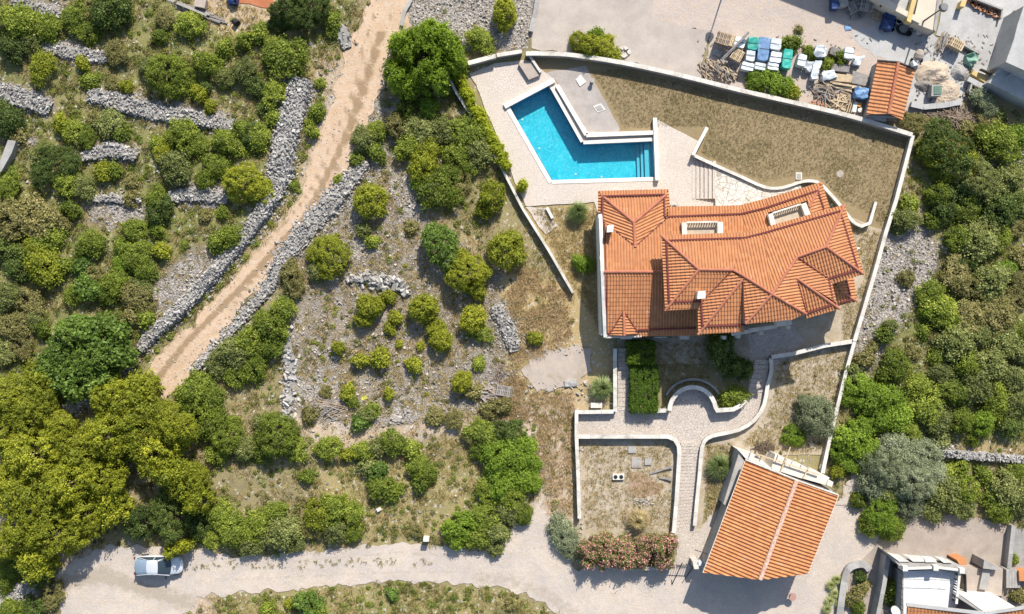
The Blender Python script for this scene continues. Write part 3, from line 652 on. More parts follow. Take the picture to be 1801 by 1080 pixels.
for q in ([(1163,414,6.2),(1229,474,7.0),(1290,475,7.02),(1306,484,7.15),(1358,517,7.65),(1418,552,7.02)], [(1229,474,7.0),(1170,546,6.2)],
          [(1485,360,6.2),(1453,434,7.0),(1519,482,6.2)], [(1453,434,7.0),(1402,452,7.02),(1358,517,7.65),(1312,569,7.04)],
          [(1306,492,7.15),(1228,588,6.2)], [(1402,490,7.06),(1476,543,6.2)]):
    ridge_caps(villa, q, M['ridge'], 0.10)
gutter(villa, [(1172,423,6.3),(1310,418,6.3),(1345,409,6.3),(1477,371,6.3),(1509,474,6.3),(1457,490,6.33),(1466,535,6.3),(1392,559,6.35)])
gutter(villa, [(1172,423,6.3),(1177,531,6.33),(1233,530,6.33),(1236,574,6.33),(1310,571,6.33)])
for q in ([(1286,477,7.02),(1235,530,6.3)], [(1404,453,7.02),(1457,490,6.35)], [(1307,493,7.14),(1308.5,566,7.05)], [(1402,490,7.05),(1419,551,7.02)]): gutter(villa, q, 0.06, 0.08, name='valley_flashing')
# lower eastern porch roof
for q in ([(1458,482,5.2),(1500,478,4.1),(1507,530,4.1),(1478,512,4.7)], [(1458,482,5.2),(1478,512,4.7),(1464,520,5.0)], [(1464,508,4.95),(1478,512,4.7),(1507,530,4.1),(1464,540,4.2)]): tile_slope(villa, q, T)
ridge_caps(villa, [(1478,512,4.76),(1507,530,4.16)], M['ridge'], 0.09); gutter(villa, [(1488,492,4.45),(1497,526,4.35),(1478,532,4.38)])
b = MB(); b.prism([(1470,488),(1494,486),(1498,522),(1470,530)], -0.3, 4.0); V_('porch_wall', b, M['cream'])
b = MB()
for x, y in ((1275,594),(1300,592),(1340,586),(1388,576)): c = W(x, y, 3.0); b.box((c.x, c.y, 1.35), (0.3, 0.3, 3.0))
V_('porch_pillar', b, M['whitestone'])
b = MB(); b.prism([(1286,583),(1318,580),(1320,586),(1288,591)], 3.2, 3.45); b.prism([(1318,578),(1366,571),(1368,577),(1320,585)], 3.2, 3.5); b.prism([(1366,561),(1391,557),(1393,571),(1368,575)], 3.2, 4.4)
V_('balcony', b, M['whitestone'])
b = MB(); b.prism([(1196,588),(1212,588),(1212,597),(1198,597)], -0.2, 2.1); V_('buttress', b, M['white'])
# chimneys
for pts, z0, z1, cap in (([(1069,397),(1079,396),(1078,407),(1068,408)], 2.8, 4.9, 0), ([(1228,513),(1240,512),(1240,524),(1227,525)], 6.0, 7.7, 0)):
    b = MB(); b.prism(pts, z0, z1-0.1); ch = V_('chimney', b, M['whitestone'])
    b = MB(); cx = sum(p[0] for p in pts)/4; cy = sum(p[1] for p in pts)/4; b.prism([(cx+(p[0]-cx)*1.12, cy+(p[1]-cy)*1.12) for p in pts], z1-0.1, z1, 0.8); b.build('chimney_cap', M['whitestone'], ch)
# two roof terraces with balustrades cut into the north slope
def roof_terrace(A, B_, C, D):
    """A,B outer (north) edge, C,D inner edge (px)"""
    L = lambda p, q, t: (p[0]+(q[0]-p[0])*t, p[1]+(q[1]-p[1])*t)
    b = MB(); b.prism([A, B_, C, D], 2.6, 3.6); V_('terrace_floor', b, M['sand'])
    for e0, e1, s in ((A, D, 1), (B_, C, -1)):
        o = (L(A, B_, 0.12) if s > 0 else L(A, B_, 0.86)); i = (L(D, C, 0.12) if s > 0 else L(D, C, 0.86))
        b = MB(); b.prism([e0, o, i, e1], 2.5, 4.1); V_('terrace_side_wall', b, M['whitestone'])
    a0, a1 = W(*L(A, B_, 0.12), 4.1), W(*L(A, B_, 0.86), 4.1); b = MB(); b.bar(a0, a1, 0.14, 0.08); V_('handrail', b, M['whitestone'])
    n = 12
    for k in range(n):
        p = a0.lerp(a1, (k+0.5)/n); b = MB(); b.tube([(p.x, p.y, 3.55), (p.x, p.y, 3.7), (p.x, p.y, 3.85), (p.x, p.y, 4.08)], [0.05, 0.075, 0.04, 0.05], 6); V_('baluster', b, M['whitestone'])
roof_terrace((1199,391),(1272,390),(1272,413),(1200,413))
roof_terrace((1351,377),(1418,356),(1427,380),(1357,401))
for x, y, z, f in ((1100,592,1.3,(0,-1)), (1160,590,1.3,(0,-1)), (1270,575,1.3,(0,-1)), (1215,528,4.9,(0,-1)), (1270,565,4.9,(0,-1)), (1250,424,5.0,(0,1)), (1400,400,5.0,(-0.27,0.96)), (1480,430,4.9,(0.95,0.3))):
    p = W(x, y, z); window(villa, p+Vector((f[0], f[1], 0))*0.12, 1.0, 1.2, f)

# ---------------------------------------------------------------- cottage at the lower right
ct = thing('cottage', 'rectangular stone cottage with orange gable roof beside the garden steps', 'house', W(1355, 915, 0))
A, Bq, C_, D_, E_, F_ = (1311,808.5,3.3), (1401,844,4.75), (1475,871,3.3), (1421,1009,3.3), (1337,1020,4.75), (1236,1007,3.3)
tile_slope(ct, [A, Bq, E_, F_], M['tile2'], 0.29, 0.42, 0.085); tile_slope(ct, [Bq, C_, D_, E_], M['tile2'], 0.29, 0.42, 0.085)
ridge_caps(ct, [(1401,845,4.8), (1337,1019,4.8)], M['mortar'], 0.17, 0.4)
b = MB(); wp = [(1309,812),(1469,876),(1416,1003),(1244,1000)]; b.prism([(1312,815),(1466,876),(1414,1001),(1244,998)], -0.3, 3.15); b.build('wall', M['wallbody'], ct)
b = MB()
for (p, q, r_) in ((A, Bq, C_), (F_, E_, D_)):
    a0, a1, a2 = W(p[0]*0.985+19, p[1], 3.1), W(q[0], q[1], 4.55), W(r_[0]-6, r_[1], 3.1)
    dv = Vector((0.0, 0.2 if p is F_ else -0.2, 0)); V8 = [a0+dv, a1+dv, a2+dv, a0+dv*2, a1+dv*2, a2+dv*2]
    b.add(V8, [(0,1,2),(5,4,3),(0,3,4,1),(1,4,5,2),(2,5,3,0)])
b.build('gable', M['wallbody'], ct)
for p, q in ((A, F_), (C_, D_)): gutter(ct, [(p[0], p[1], 3.36), (q[0], q[1], 3.36)], 0.05, 0.05, M['whitestone'], 'verge_flashing')
b = MB(); b.bar(W(1311,808,3.4), W(1401,844,4.8), 0.12, 0.12); b.bar(W(1401,844,4.8), W(1474,870,3.4), 0.12, 0.12); b.build('barge_coping', M['whitestone'], ct)
b = MB(); b.prism([(1301,792),(1309,812),(1277,890),(1272,886)], -0.3, 2.3); b.build('side_wall', M['wallbody'], ct)
for x, y, f in ((1300,1003,(0,-1)),(1370,1003,(0,-1))): window(ct, W(x, y, 1.5)+Vector((f[0], f[1], 0))*0.25, 0.9, 1.1, f)
# concrete terrace behind it
tr = thing('cottage_terrace', 'pale concrete terrace slabs along the back of the cottage', 'terrace', W(1400, 830, 0))
for q in ([(1297,790),(1330,801),(1360,826),(1311,806)], [(1364,799),(1382,806),(1372,831),(1356,824)], [(1384,808),(1421,823),(1411,842),(1374,830)], [(1423,822),(1459,840),(1452,853),(1413,842)]):
    b = MB(); b.prism(q, -0.2, 2.5); b.build('slab', M['whitestone'], tr)
b = MB(); b.prism([(1457,843),(1466,848),(1463,857),(1454,853)], -0.2, 2.7); b.build('end_pillar', M['whitestone'], tr)
b = MB(); b.prism([(1360,826),(1376,832),(1464,862),(1465,868),(1400,843)], -0.2, 2.2); b.build('channel', M['concrete'], tr)
for p, q in (((1390,786),(1372,832)), ((1423,822),(1412,842)), ((1330,798),(1440,835))):
    b = MB(); b.bar(W(*p, 2.75), W(*q, 2.75), 0.09, 0.1, 0.8); b.build('beam', M['palewood'], tr)
for k in range(9):
    b = MB(); x = 1322+k*15+R.uniform(-2, 2); y = 793+k*2.4+R.uniform(-4, 4); an = R.uniform(0.9, 1.5); L = R.uniform(6, 13)
    b.bar(W(x, y, 2.6), W(x-L*math.cos(an), y+L*math.sin(an), 2.7), 0.07, 0.06, R.random()); b.build('stake', M['greywood'], tr)

# ---------------------------------------------------------------- tiled shed at the upper right
sh = thing('shed', 'small shed with ribbed terracotta gable roof by the builder yard', 'shed', W(1563, 158, 0))
tile_slope(sh, [(1543,107,1.5),(1580,110,1.9),(1563,200,1.9),(1523,202,1.5)], M['tile'], 0.32, 0.45, 0.065); tile_slope(sh, [(1580,110,1.9),(1609,123,1.55),(1587,211,1.55),(1563,200,1.9)], M['tile'], 0.32, 0.45, 0.065)
ridge_caps(sh, [(1580,110,1.95),(1563,200,1.95)], M['ridge'], 0.13)
b = MB(); b.prism([(1543,110),(1605,122),(1583,206),(1525,204)], -0.2, 1.35); b.build('wall', M['concrete'], sh)
b = MB(); b.bar(W(1543,106,1.6), W(1580,109,2.0), 0.1, 0.12); b.bar(W(1580,109,2.0), W(1610,122,1.65), 0.1, 0.12); b.build('verge_board', M['darkmetal'], sh)
b = MB(); b.prism([(1522,203),(1560,206),(1558,214),(1520,208)], -0.2, 1.0); b.build('lean_to_ledge', M['concrete'], sh)

# ---------------------------------------------------------------- the pool
pl = thing('swimming_pool', 'L-shaped turquoise swimming pool with white coping next to the villa', 'swimming pool', W(1030, 260, 0))
def pool_caustic_mat(name, c1, c2):
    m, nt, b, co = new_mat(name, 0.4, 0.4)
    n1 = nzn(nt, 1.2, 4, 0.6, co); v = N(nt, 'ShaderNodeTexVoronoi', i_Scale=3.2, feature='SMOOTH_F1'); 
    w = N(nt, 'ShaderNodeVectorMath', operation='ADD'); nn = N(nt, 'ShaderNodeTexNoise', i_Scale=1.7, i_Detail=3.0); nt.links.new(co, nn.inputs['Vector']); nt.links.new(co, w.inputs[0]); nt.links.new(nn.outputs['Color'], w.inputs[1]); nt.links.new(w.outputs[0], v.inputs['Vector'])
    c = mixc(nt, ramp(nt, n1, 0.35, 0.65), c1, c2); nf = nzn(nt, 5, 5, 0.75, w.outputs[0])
    c = mixc(nt, mth(nt, 'MULTIPLY', ramp(nt, nf, 0.50, 0.62), 0.6), c, (0.17, 0.58, 0.62)); nt.links.new(c, b.inputs['Base Color']); return m  # paler ripples painted over the tile colour as caustic light
M['poolcaustic'] = pool_caustic_mat('pool_tile_caustics', (0.012, 0.36, 0.445), (0.03, 0.43, 0.51)); M['poolstep'] = plain('pool_step_tile', (0.12, 0.44, 0.52), (0.10, 0.40, 0.48), 1.5, 0.4, 0.0, 12)
M['poolwall'] = plain('pool_wall_tile', (0.005, 0.24, 0.38), (0.005, 0.20, 0.33), 1.5, 0.4, 0.0, 12)
PW = [W(p[0], p[1], 0) for p in poolw]; n = len(PW)
b = MB(); b.add([(p.x, p.y, -1.22) for p in PW], [tuple(range(n))[::-1]]); fl_ = b.build('pool_floor', M['poolcaustic'], pl)
bm = bmesh.new(); bm.from_mesh(fl_.data); bmesh.ops.triangulate(bm, faces=bm.faces); bmesh.ops.recalc_face_normals(bm, faces=bm.faces)
if bm.faces[:][0].normal.z < 0: bmesh.ops.reverse_faces(bm, faces=bm.faces)
bm.to_mesh(fl_.data); bm.free()
b = MB(); b.add([(p.x, p.y, 0.0) for p in PW]+[(p.x, p.y, -1.22) for p in PW], [(i, (i+1) % n, (i+1) % n+n, i+n) for i in range(n)]); b.build('pool_wall', M['poolwall'], pl)
for x0, x1, xb0, xb1, z in ((1145.5,1149.8,1148.5,1153.2,-0.25),(1133.8,1145.2,1136,1148.2,-0.45),(1127.8,1133.4,1130,1135.6,-0.72),(1121.2,1127.2,1123.5,1129.4,-0.98)):
    b = MB(); P = [W(x0, 248.9 if z > -0.3 else 249.2, 0), W(x1, 248.6, 0), W(xb1, 311.4, 0), W(xb0, 312, 0)]
    b.prism([(p.x, p.y) for p in P], -1.21, z, px=False); b.build('pool_step', M['poolstep'], pl)
m = bpy.data.materials.new('pool_water'); m.use_nodes = True; nt = m.node_tree; nt.nodes.remove(nt.nodes['Principled BSDF']); out = nt.nodes['Material Output']
tr_ = N(nt, 'ShaderNodeBsdfTransparent'); tr_.inputs[0].default_value = (0.80, 0.97, 0.99, 1); gl = N(nt, 'ShaderNodeBsdfGlossy', i_Roughness=0.06); fr = N(nt, 'ShaderNodeFresnel', i_IOR=1.33); mx = N(nt, 'ShaderNodeMixShader')
co = N(nt, 'ShaderNodeTexCoord').outputs['Object']; bp = N(nt, 'ShaderNodeBump', i_Strength=0.9, i_Distance=0.09); nt.links.new(nzn(nt, 3.0, 4, 0.6, co, 0.5), bp.inputs['Height']); nt.links.new(bp.outputs[0], gl.inputs['Normal']); nt.links.new(bp.outputs[0], fr.inputs['Normal'])
nt.links.new(fr.outputs[0], mx.inputs[0]); nt.links.new(tr_.outputs[0], mx.inputs[1]); nt.links.new(gl.outputs[0], mx.inputs[2]); nt.links.new(mx.outputs[0], out.inputs[0]); M['water'] = m
wf = [tuple(t) for t in tessellate_polygon([[Vector((p.x, p.y, 0)) for p in PW]])]
b = MB(); b.add([(p.x, p.y, -0.10) for p in PW], wf); b.build('water', M['water'], pl)
def coping(pts, w, z0, z1, mat='poolwhite', nm='coping_slab', bl=1.0):
    P = [W(p[0], p[1], z1) for p in pts]
    for i in range(len(P)-1):
        L = (P[i+1]-P[i]).length; k = max(1, round(L/bl)); d = (P[i+1]-P[i]).normalized()
        for j in range(k):
            a0 = P[i].lerp(P[i+1], j/k)+d*0.004; a1 = P[i].lerp(P[i+1], (j+1)/k)-d*0.004; c = (a0+a1)/2
            b = MB(); b.box((c.x, c.y, (z0+z1)/2), ((a1-a0).length, w, z1-z0), math.atan2(d.y, d.x), R.random()); b.build(nm, M[mat], pl)
coping([(892,188),(968.5,321)], 0.38, -0.1, 0.09)
coping([(971,320),(1158,314.5)], 0.34, -0.1, 0.092)
coping([(887,187),(975,140.5)], 0.42, -0.1, 0.30)
coping([(970.5,154),(1024,249.5)], 0.28, -0.1, 0.20); coping([(1026,250.5),(1149,245)], 0.30, -0.1, 0.20)
coping([(980,150),(1031.5,237)], 0.36, -0.1, 0.42); coping([(1031,237.5),(1149,233)], 0.36, -0.1, 0.42)
coping([(1152,207),(1156.5,317)], 0.34, -0.1, 0.55)
b = MB(); P = [W(*p) for p in [(975,152),(982,149),(1032,240),(1026,246)]]; b.prism([(p.x, p.y) for p in P], -0.1, 0.03, px=False); P = [W(*p) for p in [(1026,246),(1032,240),(1149,236),(1149,242)]]; b.prism([(p.x, p.y) for p in P], -0.1, 0.032, px=False); b.build('overflow_channel', M['darkmetal'], pl)
for x, y in ((1014,303),(949,257),(919,206),(1060,308)):
    b = MB(); p = W(x, y); b.cyl((p.x, p.y, -1.215), 0.10, 0.02, 10); b.build('pool_lamp', M['white'], pl)
# ---------------------------------------------------------------- garden and boundary walls
WB, WC = M['wallbody'], M['white']
garden_wall('boundary_wall', 'long white-capped boundary wall between the lawn and the builder yard', 'wall', smooth_line([(925,94),(960,94),(1010,97),(1100,111),(1200,133),(1300,158),(1400,181),(1500,205),(1605,237)], 3), 0.30, 0.95, WB, WC)
garden_wall('boundary_wall', 'white-capped wall stepping down the right edge of the villa plot', 'wall', [(1606,238),(1590,300),(1577,350),(1558,410),(1543,465),(1521,540),(1503,600)], 0.26, 0.85, WB, WC)
garden_wall('boundary_wall', 'lower stepped wall from the cross wall down towards the cottage', 'wall', [(1503,601),(1488,655),(1472,720),(1458,780),(1447,832)], 0.24, 0.8, WB, WC)
garden_wall('boundary_wall', 'straight low wall running diagonally from the big tree past the yellow hedge', 'wall', [(787,130),(800,158),(850,238),(885,300),(920,368),(965,440),(1008,515)], 0.2, 0.7, M['concrete'], WC, capw=0.22)
garden_wall('boundary_wall', 'short left section of white wall at the top corner of the patio', 'wall', [(823,111),(872,98)], 0.3, 0.95, WB, WC)
garden_wall('boundary_wall', 'short right section of white wall at the top corner of the patio', 'wall', [(874,97),(918,90)], 0.26, 0.8, WB, WC)
garden_wall('retaining_wall', 'thin white wall beside the pale block above the pool', 'wall', [(931,97),(951,127)], 0.16, 0.6, WB, WC)
b = MB(); b.prism([(912,112),(935,107),(951,124),(948,133),(930,140)], -0.1, 0.42); o = b.build('stone_block', M['palepink']); tag(o, 'flat pale stone block at the corner above the pool', 'stone block')
garden_wall('retaining_wall', 'curving white kerb wall between the lawn and the crazy paving', 'wall', smooth_line([(1219,272),(1250,287),(1300,309),(1345,329),(1376,330),(1412,319),(1437,320),(1456,336),(1478,361),(1500,389),(1516,398)], 3)+[(1530,392),(1541,355)], 0.22, 0.6, WB, M['whitestone'], capw=0.26)
garden_wall('retaining_wall', 'short slanting white wall above the patio steps', 'wall', [(1244,224),(1224,262),(1219,273)], 0.22, 0.85, WB, M['whitestone'])
garden_wall('retaining_wall', 'white cross wall on the right that joins the boundary wall', 'wall', [(1502,600),(1450,608),(1395,622),(1357,628)], 0.28, 0.7, WB, WC)
garden_wall('retaining_wall', 'sweeping curved white wall on the right of the round paved court', 'wall', smooth_line([(1356,630),(1357,652),(1350,680),(1344,712),(1328,738),(1300,756),(1264,764),(1244,771),(1235,787),(1231,830),(1226,880),(1222,925)], 2), 0.26, 0.6, WB, WC)
garden_wall('retaining_wall', 'white wall along the left of the narrow side steps', 'wall', [(1082,613),(1082,670),(1082,724)], 0.26, 0.75, WB, WC)
garden_wall('retaining_wall', 'short white wall joining the side steps to the path corner', 'wall', [(1079,724),(1016,725)], 0.26, 0.75, WB, WC)
garden_wall('retaining_wall', 'low white wall along the bottom edge of the paved path', 'wall', [(1014,768),(1175,768),(1187,773),(1194,785),(1195,800),(1190,880),(1185,938)], 0.28, 0.75, WB, WC)
garden_wall('retaining_wall', 'narrow white wall closing the left side of the lower garden', 'wall', [(1014,722),(1014,768),(1017,840),(1019,912)], 0.24, 0.9, WB, WC)
garden_wall('retaining_wall', 'white planter wall under the clipped hedge', 'wall', [(1114,704),(1115,724),(1176,722)], 0.26, 0.7, WB, WC)
ring = [(1218.5+41*math.cos(math.radians(a)), 724+43*-math.sin(math.radians(a))) for a in range(178, 5, -12)]
garden_wall('retaining_wall', 'white horseshoe wall round the circular paved court', 'wall', ring+[(1262,722),(1290,720),(1303,713),(1311,703)], 0.30, 0.95, WB, WC)
ring = [(1219+52*math.cos(math.radians(a)), 716+49*-math.sin(math.radians(a))) for a in range(155, 20, -12)]
garden_wall('retaining_wall', 'outer low grey kerb arching above the horseshoe wall', 'wall', ring, 0.18, 0.35, WB, M['concrete'], capw=0.2)
garden_wall('retaining_wall', 'rough white front wall under the oleander hedge along the road', 'wall', [(1023,988),(1060,997),(1120,1001),(1180,998)], 0.25, 0.7, WB, WC)
garden_wall('retaining_wall', 'white stub wall on the ledge of the narrow terrace', 'wall', [(962,365),(972,384)], 0.18, 0.35, WB, M['whitestone'])
# steps
def stairs(label, p0, p1, q0, q1, n, z0, z1, mat, cat='steps', over=0.02):
    """treads between edge line p0-p1 (start) and q0-q1 (end)"""
    t = thing('garden_steps', label, cat, W(*p0))
    L = lambda a, c, f: (a[0]+(c[0]-a[0])*f, a[1]+(c[1]-a[1])*f)
    for k in range(n):
        f0, f1 = k/n, (k+(0.84 if n == 6 else 0.93))/n; z = z0+(z1-z0)*(k+1)/n; b = MB()
        P = [W(*L(p0, q0, f0)), W(*L(p1, q1, f0)), W(*L(p1, q1, f1)), W(*L(p0, q0, f1))]
        b.prism([(p.x, p.y) for p in P], -0.02, z, R.random(), px=False); b.build('step', mat, t)
    return t
stairs('flight of stone steps going down from the patio under the slanting wall', (1217,284), (1217,350), (1259,284), (1259,350), 6, 0.03, 0.37, M['patio'])
stairs('long shallow flight of paved garden steps between two white walls', (1187,935), (1220,930), (1197,778), (1232,780), 26, 0.06, 0.20, M['path'])
stairs('narrow steps down the side of the villa by the clipped hedge', (1086,722), (1112,722), (1086,612), (1112,612), 14, 0.06, 0.45, M['path'])
stairs('shaded steps curving up beside the right hand hedge', (1316,690), (1345,690), (1326,632), (1352,632), 7, 0.06, 0.30, M['path'])
# small garden things
t = thing('stone_planter', 'square grey planter with a round dark opening by the villa roof edge', 'planter', W(1186, 366))
b = MB(); c = W(1186, 366, 0.6); b.box((c.x, c.y, 0.3), (0.62, 0.62, 0.6)); b.build('planter_box', M['concrete'], t)
b = MB(); b.cyl((c.x, c.y, 0.602), 0.24, 0.02, 16); b.build('opening', M['black'], t)
def slab_thing(name, label, cat, pts, z0, z1, mat, frame=None):
    c = W(sum(p[0] for p in pts)/len(pts), sum(p[1] for p in pts)/len(pts)); t = thing(name, label, cat, c)
    b = MB(); b.prism(pts, z0, z1); b.build('lid', mat, t)
    if frame:
        cx, cy = sum(p[0] for p in pts)/len(pts), sum(p[1] for p in pts)/len(pts)
        b = MB(); b.prism([(cx+(p[0]-cx)*1.35, cy+(p[1]-cy)*1.35) for p in pts], z0, z1-0.02); b.build('frame', frame, t)
    return t
slab_thing('manhole_cover', 'upper grey square inspection cover in the lower garden', 'manhole cover', [(1105,785),(1119,785),(1119,797),(1105,797)], 0.0, 0.16, M['concrete'])
slab_thing('manhole_cover', 'pale-framed square inspection cover left of the lower pair', 'manhole cover', [(1113,806),(1126,806),(1126,820),(1113,820)], 0.0, 0.16, M['concrete'], M['palepink'])
slab_thing('manhole_cover', 'small grey inspection cover right of the lower pair', 'manhole cover', [(1134,806),(1146,806),(1146,818),(1134,818)], 0.0, 0.16, M['concrete'])
slab_thing('manhole_cover', 'square cover with tilted frame in the gravel terrace', 'manhole cover', [(1046,188),(1056,184),(1062,192),(1052,196)], 0.0, 0.11, M['concrete'], M['poolwhite'])
slab_thing('manhole_cover', 'small white-framed box lid in the lawn by the kerb wall', 'manhole cover', [(1401,305),(1409,305),(1409,314),(1401,314)], 0.0, 0.16, M['concrete'], M['poolwhite'])
slab_thing('flagstone', 'loose pale flagstone on the gravel above the pool', 'flagstone', [(1013,140),(1021,131),(1031,144),(1020,152)], 0.0, 0.12, M['poolwhite'])
b = MB(); c = W(1041, 144); b.cyl((c.x, c.y, 0), 0.16, 0.55, 12, 0.12); b.cyl((c.x, c.y, 0.55), 0.2, 0.08, 12); tag(b.build('bollard', M['concrete']), 'small grey bollard at the edge of the dry lawn', 'bollard')
b = MB(); c = W(1477, 306); b.cyl((c.x, c.y, 0.02), 0.33, 0.05, 12); tag(b.build('stone_disc', M['palepink']), 'small pale round patch stone in the lawn', 'stone')
t = thing('concrete_blocks', 'pair of round-holed concrete rings joined in the lower garden', 'concrete blocks', W(1087, 838))
for dx in (-5, 5):
    c = W(1087+dx, 838); b = MB(); b.box((c.x, c.y, 0.14), (0.5, 0.5, 0.28)); b.build('block', M['whitestone'], t); b = MB(); b.cyl((c.x, c.y, 0.285), 0.18, 0.02, 14); b.build('opening', M['black'], t)
for p, q, l in (((1143,833),(1184,820),'long pale plank lying by the wall in the lower garden'), ((1159,840),(1183,843),'short dark plank lying by the wall in the lower garden')):
    b = MB(); b.bar(W(*p, 0.1), W(*q, 0.35), 0.16, 0.06); tag(b.build('plank', M['greywood']), l, 'plank')
t = thing('bench', 'white rectangular bench beside the wall corner by the side steps', 'bench', W(1049, 713)); b = MB(); c = W(1049, 713, 0.45); b.box((c.x, c.y, 0.42), (1.0, 0.45, 0.07)); b.build('seat', WC, t)
for dx in (-0.42, 0.42): b = MB(); b.box((c.x+dx, c.y, 0.2), (0.08, 0.4, 0.38)); b.build('leg', WC, t)
b = MB(); b.tube([W(1061,716,0.05), W(1064,711,0.5), W(1072,710,0.55), W(1082,710,0.6)], 0.03, 6); tag(b.build('handrail', M['metal']), 'bent metal handrail between bench and wall', 'handrail')
b = MB(); b.tube([W(1070,600,2.2), W(1074,608,1.6), W(1074,618,1.0), W(1072,626,0.3)], 0.035, 6); tag(b.build('downpipe', M['metal']), 'curved pale cable hanging off the villa corner', 'cable')
# gate by the road
t = thing('gate_post', 'white square gate post at the end of the oleander hedge', 'gate post', W(1176, 997)); b = MB(); c = W(1176, 997, 1.2); b.box((c.x, c.y, 0.6), (0.4, 0.4, 1.2)); b.build('post', WC, t); b = MB(); b.box((c.x, c.y, 1.23), (0.5, 0.5, 0.08)); b.build('cap', WC, t)
t = thing('gate_post', 'broad white gate post against the cottage corner', 'gate post', W(1224, 992)); b = MB(); b.prism([(1218,987),(1228,986),(1229,1001),(1221,1001)], 0, 1.5); b.build('post', WC, t); b = MB(); c = W(1231, 991, 1.5); b.cyl((c.x, c.y, 1.0), 0.22, 0.5, 12); b.build('meter', M['plastic_w'], t)
t = thing('metal_gate', 'black metal bar gate across the foot of the garden path', 'gate', W(1198, 995))
for z in (0.2, 1.1): b = MB(); b.bar(W(1180,994,z), W(1218,996,z), 0.05, 0.05); b.build('rail', M['darkmetal'], t)
for k in range(9): b = MB(); c = W(1182+k*4.3, 994.5, 0.6); b.box((c.x, c.y, 0.65), (0.03, 0.03, 1.0)); b.build('bar', M['darkmetal'], t)
b = MB(); b.bar(W(1182,1028,0.05), W(1200,990,1.9), 0.07, 0.07); tag(b.build('pole', M['darkmetal']), 'thin dark pole leaning across the gate', 'pole')
b = MB(); b.bar(W(1200,1025,0.06), W(1236,972,0.06), 0.05, 0.05); b.bar(W(1222,967,1.6), W(1246,975,1.7), 0.06, 0.06); tag(b.build('handrail', M['darkmetal']), 'thin metal rail by the cottage wall near the gate', 'handrail')
t = thing('cycle_rack', 'pinkish round garden table and chair in front of the cottage', 'garden table', W(1394, 1052)); b = MB(); c = W(1394, 1050, 0.7); b.cyl((c.x, c.y, 0.68), 0.34, 0.04, 16); b.build('tabletop', plain('dusty_pink', (0.45,0.25,0.20)), t)
b = MB(); b.cyl((c.x, c.y, 0.0), 0.05, 0.68, 8); b.build('leg', M['metal'], t)
t.name = 'garden_table'; t['label'] = 'small pinkish round table in front of the cottage gable'
# white board on the ground, tarp, yellow item
def sheet_thing(name, label, cat, pts, z, mat, relief=0.08, step=0.2):
    P = [W(*p) for p in pts]; x0, x1 = min(p.x for p in P), max(p.x for p in P); y0, y1 = min(p.y for p in P), max(p.y for p in P)
    nx_, ny_ = max(2, int((x1-x0)/step)), max(2, int((y1-y0)/step)); V = []; F = []; c = W(sum(p[0] for p in pts)/len(pts), sum(p[1] for p in pts)/len(pts))
    # fan grid: rings from centre to outline
    n = 28; out = []
    per = [P[i] for i in range(len(P))]; d = [0]
    for i in range(len(per)): d.append(d[-1]+(per[(i+1) % len(per)]-per[i]).length)
    for k in range(n):
        s = d[-1]*k/n
        for i in range(len(per)):
            if s <= d[i+1]: f = (s-d[i])/(d[i+1]-d[i]); out.append(per[i].lerp(per[(i+1) % len(per)], f)); break
    rings = 6; V = [(c.x, c.y, z+relief)]
    for r_ in range(1, rings+1):
        for q in out:
            p = Vector((c.x, c.y, 0)).lerp(q, r_/rings); h = (z+relief*(0.9+1.1*nz(p.x, p.y, 2.4, 1))) if r_ < rings else z*0.3; V.append((p.x, p.y, max(0.01, h)))
    F = [(0, 1+k, 1+(k+1) % n) for k in range(n)]
    for r_ in range(rings-1):
        for k in range(n): F.append((1+r_*n+k, 1+(r_+1)*n+k, 1+(r_+1)*n+(k+1) % n, 1+r_*n+(k+1) % n))
    b = MB(); b.add(V, F); o = b.build(name, mat); tag(o, label, cat); return o
sheet_thing('tarpaulin', 'crumpled grey-blue tarpaulin strip beside the flagstone pad', 'tarpaulin', [(990,670),(1014,666),(1016,680),(992,681)], 0.05, M['concrete'], 0.14)
sheet_thing('yellow_sheet', 'small yellow plastic sheet lying among the rubble', 'plastic sheet', [(634,697),(648,694),(648,702),(636,704)], 0.12, M['yellow'], 0.1)
b = MB(); c = W(751, 945); b.box((c.x, c.y, 0.5), (0.5, 0.32, 1.0)); tag(b.build('meter_box', WC), 'small white meter box beside the gravel road', 'meter box')
b = MB(); c = W(667, 895); b.box((c.x, c.y, 0.15), (0.4, 0.3, 0.3), 0.5); tag(b.build('white_stone', WC), 'single white stone in the dry grass above the road', 'stone')

# ---------------------------------------------------------------- street lamps
def lamp(base, h, label, arm=True):
    p = W(*base); t = thing('street_lamp', label, 'street lamp', p)
    b = MB(); b.tube([p, p+Vector((0, 0, h))], [0.09, 0.05], 8); b.build('pole', M['darkmetal'], t)
    b = MB(); b.cyl(p+Vector((0, 0, h-0.15)), 0.38, 0.30, 14, 0.30); b.build('lamp_head', M['metal'], t)
    b = MB(); b.cyl(p, 0.16, 0.35, 10); b.build('base', M['concrete'], t)
lamp((1612,46), 5.7, 'tall dark street lamp at the corner of the beige wall')
lamp((1287,-60), 6.0, 'street lamp whose thin shadow crosses the concrete yard')

